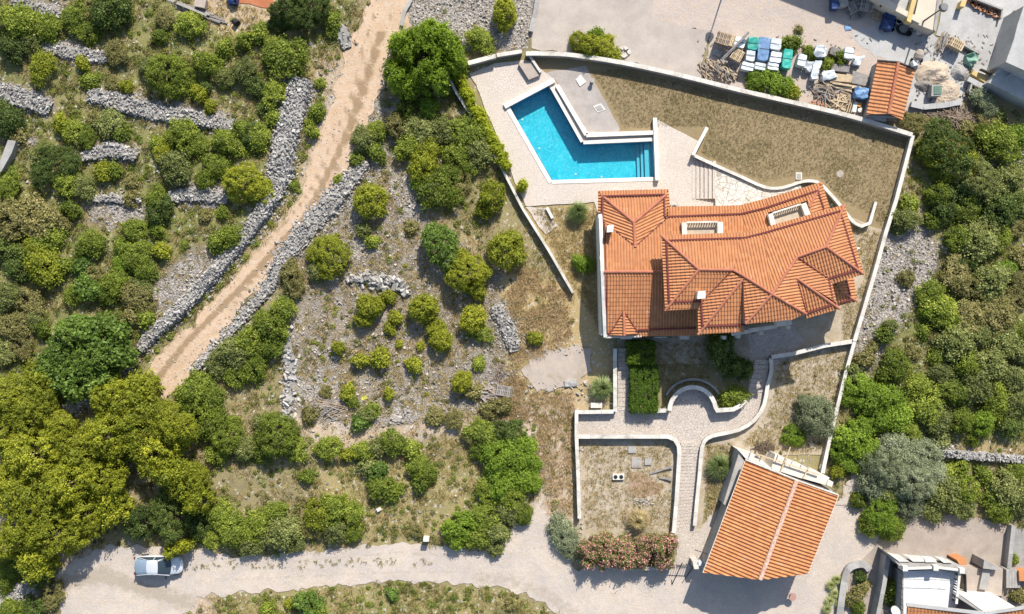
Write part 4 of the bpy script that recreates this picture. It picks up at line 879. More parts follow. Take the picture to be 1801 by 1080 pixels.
# ---------------------------------------------------------------- the parked car
def car():
    c = W(283, 991); t = thing('parked_car', 'silver-white hatchback parked under the pine at the roadside', 'car', c)
    Lh, Wd = 4.15/2, 0.86
    paint = bpy.data.materials.new('silver_paint'); paint.use_nodes = True; pb = paint.node_tree.nodes['Principled BSDF']
    pb.inputs['Base Color'].default_value = (0.62, 0.63, 0.64, 1); pb.inputs['Roughness'].default_value = 0.35; pb.inputs['Metallic'].default_value = 0.25; pb.inputs['Coat Weight'].default_value = 0.4
    # station: x (rear -, front +), half width, sill z, belt z
    st = [(-2.08,0.60,0.45,0.74),(-2.0,0.74,0.32,0.92),(-1.6,0.84,0.25,0.99),(-0.5,0.86,0.22,0.97),(0.5,0.86,0.22,0.95),(1.1,0.84,0.24,0.90),(1.6,0.79,0.28,0.80),(1.9,0.70,0.32,0.70),(2.04,0.52,0.38,0.60),(2.12,0.30,0.42,0.52)]
    V = []; F = []; k = 9
    for x, w, zs, zb in st:
        sec = [(-w*0.9, zs), (-w, zs+0.2), (-w, (zs+zb)/2), (-w*0.95, zb-0.06), (0, zb+0.03), (w*0.95, zb-0.06), (w, (zs+zb)/2), (w, zs+0.2), (w*0.9, zs)]
        V += [(c.x+x, c.y+y, z) for y, z in sec]
    for i in range(len(st)-1):
        for j in range(k-1): F.append((i*k+j, i*k+j+1, (i+1)*k+j+1, (i+1)*k+j))
        F.append((i*k+k-1, i*k, (i+1)*k, (i+1)*k+k-1))
    F += [tuple(range(k)), tuple(range(len(st)*k-1, (len(st)-1)*k-1, -1))]
    b = MB(); b.add(V, F); body = b.build('body', paint, t); bm = bmesh.new(); bm.from_mesh(body.data); bmesh.ops.recalc_face_normals(bm, faces=bm.faces); bm.to_mesh(body.data); bm.free()
    sb = body.modifiers.new('s', 'SUBSURF'); sb.levels = sb.render_levels = 2; body.data.polygons.foreach_set('use_smooth', [True]*len(body.data.polygons))
    # cabin: roof and glass lofted as curved panels
    def panel(name, st_, mat, off=0.0):
        V = []; F = []; us = (-1, -0.92, -0.6, 0, 0.6, 0.92, 1); dz = (-0.07, -0.025, -0.006, 0, -0.006, -0.025, -0.07); k = len(us)
        for x, w, z, bow in st_: V += [(c.x+x+bow*(1-u*u), c.y+u*w, z+off+d) for u, d in zip(us, dz)]
        for i in range(len(st_)-1):
            for j in range(k-1): F.append((i*k+j, (i+1)*k+j, (i+1)*k+j+1, i*k+j+1))
        b = MB(); b.add(V, F); o = b.build(name, mat, t); o.data.polygons.foreach_set('use_smooth', [True]*len(F)); return o
    panel('roof', [(-0.72,0.57,1.40,-0.08),(-0.45,0.60,1.455,-0.04),(-0.1,0.61,1.465,0),(0.18,0.60,1.435,0.05)], paint, 0.03)
    panel('rear_window', [(-1.78,0.68,1.02,-0.16),(-1.45,0.65,1.17,-0.13),(-1.1,0.61,1.30,-0.1),(-0.72,0.575,1.40,-0.08)], plain('sky_painted_rear_glass', (0.24, 0.31, 0.38), (0.20, 0.27, 0.34), 2, 0.15, 0.0, spec=0.6), 0.025)  # pale blue of the reflected sky is painted into the rear glass colour
    panel('windscreen', [(0.18,0.60,1.435,0.05),(0.5,0.64,1.30,0.08),(0.8,0.69,1.14,0.12),(1.08,0.74,0.96,0.16)], M['glass'], 0.02)
    for s in (-1, 1):
        b = MB(); pts = [(-1.75,0.93),(-1.35,1.16),(-0.75,1.36),(-0.1,1.42),(0.2,1.38),(1.05,0.92)]
        top = [(c.x+x, c.y+s*(0.585+(1.42-z)*0.42), z) for x, z in pts]; b.add(top, [tuple(range(6))]); b.build('side_window', M['glass'], t)
        for (x0, z0, x1, z1) in ((1.08,0.93,0.2,1.41), (-1.78,0.95,-0.75,1.38), (-0.75,1.38,0.2,1.41), (-0.15,0.94,-0.2,1.40)):
            b = MB(); y = lambda z: s*(0.60+(1.42-z)*0.42); b.bar((c.x+x0, c.y+y(z0), z0), (c.x+x1, c.y+y(z1), z1), 0.05, 0.05); b.build('pillar', paint, t)
        b = MB(); b.box((c.x+0.78, c.y+s*0.98, 0.98), (0.14, 0.22, 0.13)); b.build('wing_mirror', M['black'] if s < 0 else paint, t)
        b = MB(); b.box((c.x+1.90, c.y+s*0.50, 0.64), (0.16, 0.2, 0.08), -s*0.5); b.build('headlight', M['slab'], t)
        b = MB(); b.box((c.x-2.0, c.y+s*0.66, 0.82), (0.1, 0.18, 0.22)); b.build('tail_light', M['maroon'], t)
        for x in (-1.28, 1.3):
            w = thing('tmp', '', '', (0, 0, 0)); bpy.data.objects.remove(w)
            b = MB(); b.tube([(c.x+x, c.y+s*0.70, 0.31), (c.x+x, c.y+s*0.87, 0.31)], 0.31, 20); wh = b.build('wheel', M['black'], t)
            b = MB(); b.tube([(c.x+x, c.y+s*0.865, 0.31), (c.x+x, c.y+s*0.885, 0.31)], 0.19, 14); b.build('rim', M['metal'], wh)
    b = MB(); b.box((c.x+0.7, c.y-0.05, 1.0), (0.3, 0.9, 0.12)); b.build('dashboard', M['black'], t)
    b = MB(); b.box((c.x-1.86, c.y, 1.04), (0.08, 0.5, 0.03)); b.build('rear_wiper', M['black'], t)
    b = MB(); b.box((c.x-2.08, c.y, 0.42), (0.08, 1.3, 0.18)); b.build('rear_bumper', paint, t)
car()

# ---------------------------------------------------------------- builder yard goods
def pallet(px, py, ang, n=7, z=0.0, mat='palewood', label='', w=1.2, d=1.0, stack=1, group=None, name='wooden_pallet', slope=0):
    c = W(px, py, 0); t = thing(name, label, 'pallet', (c.x, c.y, z), group); a = math.radians(ang)
    X = Vector((math.cos(a), math.sin(a), 0)); Y = Vector((-math.sin(a), math.cos(a), 0))
    for s in range(stack):
        zz = z+s*0.15
        for k in range(3): b = MB(); q = c+Y*((k-1)*(d/2-0.05)); b.box((q.x, q.y, zz+0.06), (w, 0.1, 0.1), a, R.random()); b.build('bearer', M[mat], t)
        for k in range(n): b = MB(); q = c+X*((k+0.5)/n-0.5)*w; b.box((q.x, q.y, zz+0.125), (w/n*0.62, d, 0.025), a, R.random()); b.build('slat', M[mat], t)
    return t
def parcel(px, py, wx, wy, ang, h, mat, label, name='wrapped_pallet', lumps=0.05, cat='wrapped pallet', z=0.0, straps=True, group=None):
    """a shrink-wrapped stack: rounded lumpy block on a pallet base with a strap"""
    c = W(px, py, h/2); t = thing(name, label, cat, (c.x, c.y, z), group); a = math.radians(ang); Q = Matrix.Rotation(a, 3, 'Z')
    nx_, ny_, nz_ = 6, 6, 4; bm = bmesh.new(); bmesh.ops.create_cube(bm, size=1); bmesh.ops.subdivide_edges(bm, edges=bm.edges[:], cuts=5, use_grid_fill=True)
    for v in bm.verts:
        p = v.co.copy(); r_ = 1-0.06*(abs(p.x*2)**6*abs(p.y*2)**6+abs(p.z*2)**6*max(abs(p.x*2), abs(p.y*2))**6)
        v.co = Q @ Vector((p.x*wx*r_, p.y*wy*r_, (p.z+0.5)*h)); d = lumps*mnoise.noise((v.co+c)*2.6); v.co += Vector((d, d*0.6, d if p.z > 0 else 0)); v.co += c-t.location+Vector((0, 0, 0.1+z-c.z+0)); v.co.z = max(v.co.z, 0.1)
    me = bpy.data.meshes.new('wrapped_load'); bm.to_mesh(me); bm.free(); me.materials.append(M[mat]); at = me.attributes.new('v', 'FLOAT', 'FACE'); rv = R.random(); at.data.foreach_set('value', [rv]*len(me.polygons)); link('wrapped_load', me, t)
    b = MB(); b.box((c.x, c.y, z+0.06), (wx*0.95, wy*0.95, 0.11), a); b.build('pallet_base', M['wood'], t)
    if straps:
        X = Vector((math.cos(a), math.sin(a), 0)); Y = Vector((-math.sin(a), math.cos(a), 0))
        b = MB(); b.bar(c+X*wx*0.5+Vector((0, 0, z+h+0.12-c.z)), c-X*wx*0.5+Vector((0, 0, z+h+0.12-c.z)), 0.04, 0.015); b.build('strap', M['darkmetal'], t)
    return t
G = 'wrapped building material in the yard'
parcel(1299,77,0.95,0.95,-14,0.9,'plastic_w','white wrapped pallet under the leaning plank, left end of the row',group=G)
parcel(1322,79,0.95,1.15,-8,1.0,'plastic_g','bright turquoise wrapped pallet near the left end of the row',group=G)
parcel(1318,100,0.8,1.0,-8,0.9,'plastic_w','plain white wrapped pallet below the bright turquoise one',group=G)
parcel(1341,88,1.05,2.1,-8,0.7,'plastic_b','long blue-grey striped wrapped stack in the middle of the row',group=G)
parcel(1362,80,0.95,1.0,-8,0.9,'plastic_w','white wrapped pallet above another, right of the blue-grey stack',group=G)
parcel(1362,103,1.0,0.95,-8,0.9,'plastic_w','pale wrapped pallet with grey lettering-like folds left of the long turquoise one',group=G)
parcel(1382,106,0.85,1.75,-8,1.0,'plastic_g','long turquoise wrapped stack at the right end of the row',group=G)
parcel(1313,119,1.1,0.7,-14,0.8,'plastic_w','white wrapped pallet at the lower left corner, partly behind the bush',group=G)
parcel(1335,119,1.0,0.65,-12,0.8,'plastic_w','white wrapped pallet in the lower row behind the bush, centre',group=G)
parcel(1358,119,1.0,0.65,-10,0.8,'plastic_w','white wrapped pallet in the lower row behind the bush, right',group=G)
parcel(1408,108,0.75,1.1,-12,0.8,'plastic_w','separate white bag pallet right of the turquoise stack',group=G)
parcel(1441,92,1.1,0.9,-20,0.9,'plastic_w','crumpled white bag heap behind the small shrubs',lumps=0.25,straps=False,group=G)
parcel(1490,96,0.85,1.0,-8,0.9,'plastic_w','neat white bag stack near the right end of the yard',group=G)
parcel(1506,108,0.7,0.8,-18,0.6,'plastic_w','low torn white bag heap at the right end of the yard',lumps=0.22,straps=False,group=G)
parcel(1466,92,0.8,0.7,-14,0.6,'greywood','grey slatted board stack behind the shrubs',name='board_stack',cat='board stack',straps=False)
parcel(1433,125,0.55,1.7,-14,0.7,'plastic_w','long pale plastic-covered strip above the timber pile',name='plastic_cover',cat='plastic cover',lumps=0.18,straps=False)
parcel(1455,133,1.2,0.8,10,0.5,'plastic_w','crumpled clear plastic over the timber pile',name='plastic_cover',cat='plastic cover',lumps=0.3,straps=False)
parcel(1420,118,0.6,0.9,-20,0.5,'plastic_w','small crumpled white bag by the plastic strip',name='cement_bag',cat='bag',lumps=0.25,straps=False)
parcel(1512,165,1.15,1.0,-10,0.9,'plastic_b','round blue and white wrapped bale beside the shed',name='wrapped_bale',cat='bale',lumps=0.2,straps=False)
t = thing('jerry_cans', 'white crate holding an orange canister beside the shed', 'crate', W(1508, 188)); b = MB(); c = W(1504, 188, 0.5); b.box((c.x, c.y, 0.25), (0.35, 0.9, 0.5), -0.2); b.build('crate', M['plastic_w'], t); b = MB(); c = W(1512, 184, 0.5); b.cyl((c.x, c.y, 0), 0.2, 0.5, 12); b.build('canister', M['orange'], t); b = MB(); c = W(1513, 193, 0.4); b.cyl((c.x, c.y, 0), 0.22, 0.4, 12); b.build('pot', M['whitestone'], t); t.name = 'crate'
pallet(1268,74,-18,8,0.55,'wood','slatted wooden crate of dark sticks at the left of the yard',stack=4,name='wooden_crate'); pallet(1283,76,-18,6,0.7,'palewood','pale slatted crate right beside the dark crate',stack=2,w=0.9,name='wooden_crate')
pallet(1293,101,-30,7,0.5,'palewood','yellowish pallet of sawn sticks below the leaning plank',w=1.0,stack=3)
sheet_thing('grey_cover', 'small dark grey cover sheet below the slatted crates', 'cover sheet', [(1252,95),(1258,87),(1273,92),(1266,103)], 0.25, M['concrete'], 0.1)
b = MB(); b.bar(W(1268,107,0.9), W(1317,57,1.5), 0.22, 0.08); b.bar(W(1270,103,1.0), W(1316,60,1.55), 0.08, 0.06); tag(b.build('plank', M['greywood']), 'long grey plank leaning across the wrapped pallets', 'plank')
def stick_heap(label, cx, cy, rx, ry, n, mat, ang=None, L=(0.5,1.3), h=0.6, th=(0.05,0.1), name='timber_pile', cat='timber pile', spread=180, parts=True, rot=0):
    c = W(cx, cy); t = thing(name, label, cat, c); cr, sr = math.cos(math.radians(rot)), math.sin(math.radians(rot))
    if not parts: mb = MB()
    for k in range(n):
        r_ = math.sqrt(R.random()); a = R.uniform(0, 2*math.pi); u, v = rx*r_*math.cos(a), ry*r_*math.sin(a)
        p = W(cx+u*cr-v*sr, cy+u*sr+v*cr); an = math.radians((ang if ang is not None else 0)+R.uniform(-spread/2, spread/2)); l = R.uniform(*L)/2
        z = h*(1-r_)*R.uniform(0.4, 1)+0.08; d = Vector((math.cos(an)*l, math.sin(an)*l, R.uniform(-0.08, 0.12)))
        b = MB() if parts else mb; b.bar(p+Vector((0, 0, z))-d, p+Vector((0, 0, z))+d, R.uniform(*th), R.uniform(*th)*0.7, R.random())
        if parts: b.build('stick', M[mat[k % len(mat)]], t)
    if not parts: mb.build('sticks', M[mat[0]], t, kind='stuff')
    return t
stick_heap('heap of short cut firewood logs at the left end of the yard', 1262,125,36,17,130,['greywood','wood','palewood'],ang=-60,L=(0.4,0.9),h=0.8,spread=70,rot=12)
stick_heap('loose tangle of grey laths under the plastic cover', 1452,160,24,20,70,['greywood','wood'],ang=40,L=(0.7,1.7),h=0.6)
stick_heap('spread pile of pale boards left of the blue bale', 1482,152,26,10,45,['palewood','wood'],ang=-8,L=(1.2,2.4),h=0.5,th=(0.07,0.16),spread=26)
stick_heap('pile of yellowish broken boards against the boundary wall', 1474,182,26,18,90,['palewood','palewood','wood'],ang=60,L=(0.5,1.3),h=0.5,th=(0.06,0.14))
stick_heap('red brick and board rubble at the foot of the yard wall', 1440,190,26,10,40,['wood','redearth'],L=(0.2,0.5),h=0.25,th=(0.1,0.2),name='rubble_pile',cat='rubble')
for x in (1493,1497,1501): b = MB(); b.bar(W(x-4,198,0.4), W(x+3,175,0.5), 0.09, 0.06); tag(b.build('lath', M['palewood']), {1493:'left',1497:'middle',1501:'right'}[x]+' one of three parallel laths beside the orange canister', 'lath')
slab_thing('board', 'wide pale board lying between the timber pile and the shed', 'board', [(1462,128),(1500,133),(1497,145),(1463,142)], 0.3, 0.42, M['palewood'])
slab_thing('board', 'flat grey board next to the shed wall', 'board', [(1500,124),(1530,133),(1522,151),(1498,146)], 0.3, 0.40, M['greywood'])
b = MB(); b.prism([(1463,112),(1495,114),(1493,127),(1462,124)], 0.1, 0.5); tag(b.build('plywood_stack', M['ashes']), 'dark flat sheet stack in the shade of the white bags', 'sheet stack')
# shaded upper goods
pallet(1519,14,-12,6,0.5,'greywood','grey slatted pallet on top of another in the shade of the beige wall',stack=3)
pallet(1545,25,-18,10,0.1,'palewood','wide slatted pallet lying flat beside the dark tarpaulin',w=1.15,d=1.1,stack=1)
pallet(1500,14,25,7,0.2,'greywood','loose planks stacked left of the grey pallet',stack=3,w=1.3)
pallet(1506,25,8,6,0.1,'greywood','low broken pallet under the loose planks',w=1.1,d=0.8)
parcel(1466,6,0.6,1.3,0,0.9,'navy','dark blue plastic drum shape in the shade at the top',name='blue_barrel',cat='barrel',lumps=0.05,straps=False)
parcel(1480,6,0.9,0.8,10,0.8,'concrete','grey sack pile next to the blue drum',name='sack_pile',cat='sacks',lumps=0.2,straps=False)
parcel(1561,38,1.0,1.6,-15,0.7,'navy','dark navy tarpaulin bundle between pallet and rubble',name='tarpaulin_bundle',cat='tarpaulin',lumps=0.25,straps=False)
sheet_thing('plastic_sheet', 'flat light blue plastic sheet on the shaded yard floor', 'plastic sheet', [(1484,46),(1496,44),(1498,53),(1486,55)], 0.05, M['plastic_b'], 0.04)
t = thing('cable_coil', 'coil of black hose in the junk by the beige wall', 'hose coil', W(1589, 50))
for k in range(6):
    c = W(1589+R.uniform(-2, 2), 50+R.uniform(-2, 2), 0.1); r_ = R.uniform(0.45, 0.75); b = MB(); b.tube([(c.x+r_*math.cos(a*math.pi/8), c.y+r_*0.9*math.sin(a*math.pi/8), 0.1+k*0.06+0.03*math.sin(a)) for a in range(17)], 0.035, 5); b.build('hose_loop', M['black'], t)
for i, (x, y, r_, h_, mt, lb) in enumerate([(1578,40,0.25,0.5,'plastic_w','white bucket in the junk left of the hose coil'),(1566,45,0.3,0.4,'black','black tub in the junk below the tarpaulin bundle'),(1574,33,0.35,0.35,'concrete','grey basin at the top of the junk heap'),(1593,40,0.2,0.5,'plastic_w','small white can beside the hose coil'),(1567,53,0.22,0.3,'metal','metal bucket at the lower left of the junk'),(1597,60,0.24,0.3,'black','black bucket at the lower right of the junk')]):
    b = MB(); c = W(x, y); n_ = 16; b.tube([c, c+Vector((0, 0, h_)), c+Vector((0, 0, h_)), c+Vector((0, 0, 0.06))], [r_*0.85, r_, r_*0.9, r_*0.75], n_); tag(b.build('bucket', M[mt]), lb, 'bucket')
b = MB(); c = W(1615, 57); b.cyl((c.x, c.y, 0), 0.28, 0.25, 14); tag(b.build('basin', WC), 'white basin at the foot of the street lamp', 'basin')
# concrete mixer, heaps, netting and the green-lidded tank
t = thing('cement_mixer', 'small cement mixer standing left of the sand heap', 'cement mixer', W(1617, 96)); c = W(1617, 96, 0.8)
b = MB(); b.tube([(c.x-0.1, c.y-0.45, 0.6), (c.x-0.05, c.y-0.2, 0.7), (c.x, c.y+0.1, 0.85), (c.x+0.05, c.y+0.35, 1.0)], [0.25, 0.42, 0.40, 0.22], 14); b.build('drum', M['palepink'], t)
for s in (-1, 1): b = MB(); b.bar((c.x+s*0.35, c.y-0.3, 0.05), (c.x+s*0.3, c.y, 0.8), 0.06, 0.06); b.build('leg', M['metal'], t)
for s in (-1, 1): b = MB(); b.tube([(c.x+s*0.42, c.y-0.35, 0.2), (c.x+s*0.48, c.y-0.35, 0.2)], 0.2, 12); b.build('wheel', M['black'], t)
b = MB(); b.box((c.x-0.35, c.y-0.7, 0.45), (0.35, 0.5, 0.6), 0.3); tag(b.build('generator', M['plastic_w']), 'white motor box below the cement mixer', 'generator')
def heap(name, label, cat, cx, cy, rx, ry, h, mat, seed=0, rot=0):
    n1, n2 = 10, 30; V = [(0, 0, h*0.95)]; c = W(cx, cy); ca_, sa_ = math.cos(rot), math.sin(rot)
    for i in range(1, n1+1):
        for j in range(n2):
            a = 2*math.pi*j/n2; r_ = i/n1*(1+0.22*nz(math.cos(a)*1.5+seed, math.sin(a)*1.5, 1, seed)); x, y = rx*S*r_*math.cos(a), ry*S*r_*math.sin(a); x, y = x*ca_-y*sa_, x*sa_+y*ca_
            z = h*max(0, (1-(i/n1)**1.6))*(1+0.45*nz(x, y, 1.6, seed+3))+0.07*nz(x, y, 6, 1)-0.02; V.append((x, y, z if i < n1 else -0.03))
    V = [(v[0]+c.x, v[1]+c.y, v[2]) for v in V]; F = [(0, 1+j, 1+(j+1) % n2) for j in range(n2)]
    for i in range(n1-1):
        for j in range(n2): F.append((1+i*n2+j, 1+(i+1)*n2+j, 1+(i+1)*n2+(j+1) % n2, 1+i*n2+(j+1) % n2))
    b = MB(); b.add(V, F); o = b.build(name, M[mat]); return tag(o, label, cat)
heap('sand_heap', 'wide heap of yellowish sand beside the shed', 'sand heap', 1640,130,34,26,0.7,'sand',1)
heap('sand_heap', 'low spread of paler sand around the green-lidded tank', 'sand heap', 1662,160,30,24,0.35,'sand',5)
heap('gravel_heap', 'grey gravel heap below the green netting', 'gravel heap', 1689,128,17,17,0.5,'concrete',2)
heap('spoil_heap', 'dark spoil heap next to the shed', 'spoil heap', 1626,150,20,12,0.5,'ashes',3)
t = thing('water_tank', 'stone-rimmed tank with a faded green lid on the sand', 'tank', W(1648, 161)); b = MB(); b.prism([(1639,149),(1657,149),(1656,168),(1638,169)], -0.1, 1.0); b.build('tank_wall', M['concrete'], t); b = MB(); b.prism([(1643,151),(1657,151),(1656,165),(1643,166)], 1.0, 1.06); b.build('lid', M['greenlid'], t)
sheet_thing('netting', 'crumpled green netting lying by the forecourt corner', 'netting', [(1695,98),(1708,93),(1718,98),(1714,112),(1703,122),(1694,112)], 0.35, M['net'], 0.35)
garden_wall('yard_wall', 'pale concrete kerb wall under the sand heap', 'wall', [(1603,183),(1625,188),(1660,185),(1692,179)], 0.4, 0.5, M['concrete'], M['slab'])
garden_wall('yard_wall', 'concrete beam wall beside the blue-shaded house', 'wall', [(1703,138),(1722,148),(1738,156)], 0.35, 0.7, M['concrete'], M['slab'])
t = thing('concrete_trough', 'open square concrete chamber with dark inside below the beam wall', 'concrete chamber', W(1716, 158))
for p, q in (((1707,148),(1703,162)), ((1703,162),(1719,168)), ((1719,168),(1729,158)), ((1729,158),(1707,148))): b = MB(); b.bar(W(*p, 0.4), W(*q, 0.4), 0.14, 0.6); b.build('chamber_side', M['concrete'], t)
b = MB(); b.prism([(1707,149),(1728,158),(1719,167),(1704,161)], 0.0, 0.08); b.build('chamber_floor', M['black'], t)
pallet(1675,82,-28,7,0.4,'palewood','pale pallet with scraps on a stack beside the forecourt edge',stack=4,w=1.3,d=0.8)
stick_heap('bundle of grey timber left of the pale pallet', 1656,76,9,11,24,['greywood','wood'],ang=65,L=(0.8,1.3),h=0.6,spread=30)
b = MB(); b.bar(W(1688,76,0.25), W(1722,95,0.25), 0.22, 0.5); tag(b.build('kerb', M['concrete']), 'raised dark-edged kerb at the bottom of the forecourt', 'kerb')
b = MB(); b.prism([(1692,0),(1700,2),(1697,12),(1688,11)], 0, 0.9); tag(b.build('gate_pillar', M['ochre']), 'yellow pillar at the end of the brick planter', 'pillar')
t = thing('brick_planter', 'long planter strip filled with orange rubble on the forecourt', 'planter', W(1730, 18))
for p, q in (((1704,-4),(1761,18)), ((1761,18),(1758,34))): b = MB(); b.bar(W(*p, 0.3), W(*q, 0.3), 0.14, 0.6); b.build('planter_edge', M['concrete'], t)
b = MB(); b.prism([(1698,2),(1708,-2),(1759,19),(1756,34)], 0.0, 0.16); b.build('soil', M['redearth'], t)
for k in range(70):
    f = R.random(); x, y = 1700+55*f+R.uniform(-3, 3), 4+24*f+R.uniform(-6, 5); b = MB(); c = W(x, y); s = R.uniform(0.12, 0.26); b.box((c.x, c.y, 0.2), (s, s*0.7, 0.14), R.uniform(0, 3), R.random()); b.build('brick', M['tile'] if k % 3 else M['palepink'], t)
t = thing('potted_plants', 'group of small potted plants on the forecourt by the white house', 'potted plants', W(1790, 35))
for k in range(9): b = MB(); c = W(1783+R.uniform(-3, 16), 40-R.uniform(0, 18)); b.cyl((c.x, c.y, 0), 0.14, 0.3, 8, 0.18); b.build('pot', M['tile'] if k % 2 else M['black'], t)
# houses at the top right
hs = thing('beige_house', 'beige building with low side wall at the top of the yard', 'house', W(1600, 10))
b = MB(); b.bar(W(1470,-40,0.9), W(1570,20,0.9), 0.55, 1.8); b.bar(W(1570,20,0.9), W(1612,42,0.9), 0.45, 1.8); b.build('wall', M['cream'], hs)
b = MB(); b.prism([(1490,-80),(1640,-80),(1622,0),(1610,32),(1578,18),(1500,-22)], 0, 1.2); b.build('terrace_floor', M['slab'], hs)
b = MB(); b.prism([(1618,-60),(1626,-60),(1602,40),(1595,36)], 1.1, 1.9); b.build('ochre_wall', M['ochre'], hs)
b = MB(); b.prism([(1628,-60),(1655,-60),(1645,55),(1606,40)], 0, 1.5); b.build('cream_slab', M['cream'], hs)
b = MB(); b.prism([(1655,-50),(1668,-50),(1652,20),(1646,56),(1642,52)], 0, 1.6); b.build('side_wall', M['concrete'], hs)
b = MB(); b.prism([(1597,3),(1612,8),(1608,24),(1592,18)], 1.2, 1.26); gr = b.build('roof_hatch', M['metal'], hs)
for k in range(5): b = MB(); b.bar(W(1594+k*3.2,19+k*1.1,1.3), W(1599+k*3.1,4+k*1.1,1.3), 0.03, 0.04); b.build('hatch_bar', M['darkmetal'], hs)
b = MB(); b.bar(W(1548,12,1.3), W(1562,-8,1.3), 0.14, 0.2); b.build('parapet', M['darkmetal'], hs)
# tall body of that building beyond the frame, which shades the yard
b = MB(); b.prism([tuple(W(*q, 0).xy) for q in [(1399,-131),(1541,-75),(1586,-52),(1611,-106),(1600,-200),(1450,-220)]], 0, 6.0, px=False); b.build('upper_wall', M['cream'], hs)
wh = thing('white_house', 'white modern house with flat roof cut by the right edge', 'house', W(1790, 110))
b = MB(); b.prism([(1801,10),(1790,42),(1783,70),(1769,109),(1860,150),(1900,30)], 0, 3.6); b.build('upper_wall', M['slab'], wh)
b = MB(); b.prism([(1748,135),(1772,113),(1850,142),(1850,200),(1738,145)], 0, 1.8); b.build('lower_wall', M['slab'], wh)
b = MB(); b.prism([(1790,42),(1792,50),(1776,64),(1762,100),(1757,100),(1768,66)], 0, 1.6); b.build('parapet', M['concrete'], wh)
b = MB(); b.prism([(1769,117),(1781,119),(1779,126),(1767,121)], 1.8, 1.9); b.build('skylight', WC, wh)
b = MB(); b.bar(W(1748,133,1.9), W(1771,111,1.9), 0.2, 0.2); b.bar(W(1771,111,1.9), W(1801,121,1.9), 0.2, 0.2); b.bar(W(1771,137,1.9), W(1801,113,1.9), 0.2, 0.2); b.build('roof_edge', M['slab'], wh)
b = MB(); b.prism([(1712,124),(1738,133),(1736,147),(1709,130)], 0, 0.5); b.build('ochre_landing', M['ochre'], wh)
b = MB(); b.bar(W(1724,122,0.8), W(1742,130,0.8), 0.08, 0.5); b.build('railing', M['darkmetal'], wh)
# far left concrete wall and clutter at the top left
b = MB(); b.prism([(14,246),(28,248),(20,270),(2,302),(-6,298)], 0, 1.0); tag(b.build('concrete_wall', M['concrete']), 'stub of grey concrete wall at the left edge', 'wall')
garden_wall('kerb_wall', 'thin curved concrete kerb beside the dirt track at the top', 'kerb', smooth_line([(728,-30),(722,0),(711,20),(706,45)], 3), 0.28, 0.3, M['concrete'], M['concrete'])
garden_wall('kerb_wall', 'short leaning concrete kerb at the left edge of the concrete yard', 'kerb', [(948,-20),(942,20),(934,55)], 0.35, 0.4, M['concrete'], M['concrete'])
stick_heap('stack of grey planks and posts at the upper left edge', 338,18,42,7,26,['greywood'],ang=-20,L=(1.5,3.0),h=0.4,th=(0.1,0.2),spread=16,rot=20)
b = MB(); c = W(356, 9); b.box((c.x, c.y, 0.35), (0.95, 0.75, 0.7), -0.2); tag(b.build('grey_box', M['palepink']), 'square grey concrete block above the plank stack', 'concrete block')
sheet_thing('scrap_heap', 'dark blue heap of plastic scrap at the top edge', 'scrap heap', [(400,-4),(422,-4),(420,11),(402,10)], 0.3, M['navy'], 0.3)
b = MB(); b.tube([W(412,37,0.2), W(418,42,0.35)], 0.3, 12); tag(b.build('dark_pot', M['black']), 'dark tipped pot in the dry grass by the orange clearing', 'pot')
stick_heap('fan of dry cut branches at the lower left of the rubble field', 583,718,36,24,70,['wood','greywood'],ang=5,L=(1.2,2.6),h=0.35,th=(0.05,0.1),name='branch_pile',cat='branches',spread=80)
stick_heap('scattered pale planks and laths right of the round shrub', 850,690,24,14,34,['palepink','greywood'],ang=-30,L=(0.7,1.7),h=0.35,th=(0.07,0.16),spread=90)
pallet(887,687,-10,9,0.25,'greywood','grey slatted pallet beside the pile of laths',w=1.4,d=0.9,stack=1)
stick_heap('tangle of grey-brown brushwood below the sand heap', 1672,210,52,20,260,['twig'],L=(0.5,1.6),h=0.7,th=(0.03,0.06),name='brush_pile',cat='brushwood',parts=False)
stick_heap('bare brown twig bush at the right end of the brushwood', 1722,215,16,14,110,['twig'],L=(0.4,1.0),h=0.7,th=(0.02,0.05),name='brush_pile',cat='brushwood',parts=False)
stick_heap('thin tangle of dry twigs beside the flagstone pad', 878,655,14,18,60,['twig'],L=(0.4,1.1),h=0.3,th=(0.03,0.05),name='brush_pile',cat='brushwood',parts=False)
stick_heap('dark brushwood on the white slabs behind the cottage', 1342,786,16,7,50,['bark'],ang=10,L=(0.4,1.1),h=0.3,th=(0.04,0.08),name='brush_pile',cat='brushwood',parts=False)
dm = MB()
for k in range(420):
    x, y = (R.uniform(1225, 1535), R.uniform(62, 215)) if k < 260 else (R.uniform(1610, 1745), R.uniform(60, 215))
    if k < 260 and y > 100+(x-1225)*0.36+12 or (k < 200 and R.random() < 0.3): continue
    p = W(x, y, 0.05); an = R.uniform(0, 3.1); l = R.uniform(0.08, 0.4); dm.box((p.x, p.y, 0.06), (l, R.uniform(0.04, 0.14), 0.05), an, R.random())
dm.build('loose_wood_scraps', M['greywood'], None, kind='stuff')
# cart wheel debris
t = thing('rubble', 'round white debris ring beside the yellow-green shrub at the wall', 'debris', W(1098, 92))
for k in range(14): a = k*2*math.pi/14; c = W(1097+9*math.cos(a), 92+7*math.sin(a)); b = MB(); b.box((c.x, c.y, 0.1), (0.3, 0.14, 0.2), a, R.random()); b.build('stone', M['whitestone'], t)
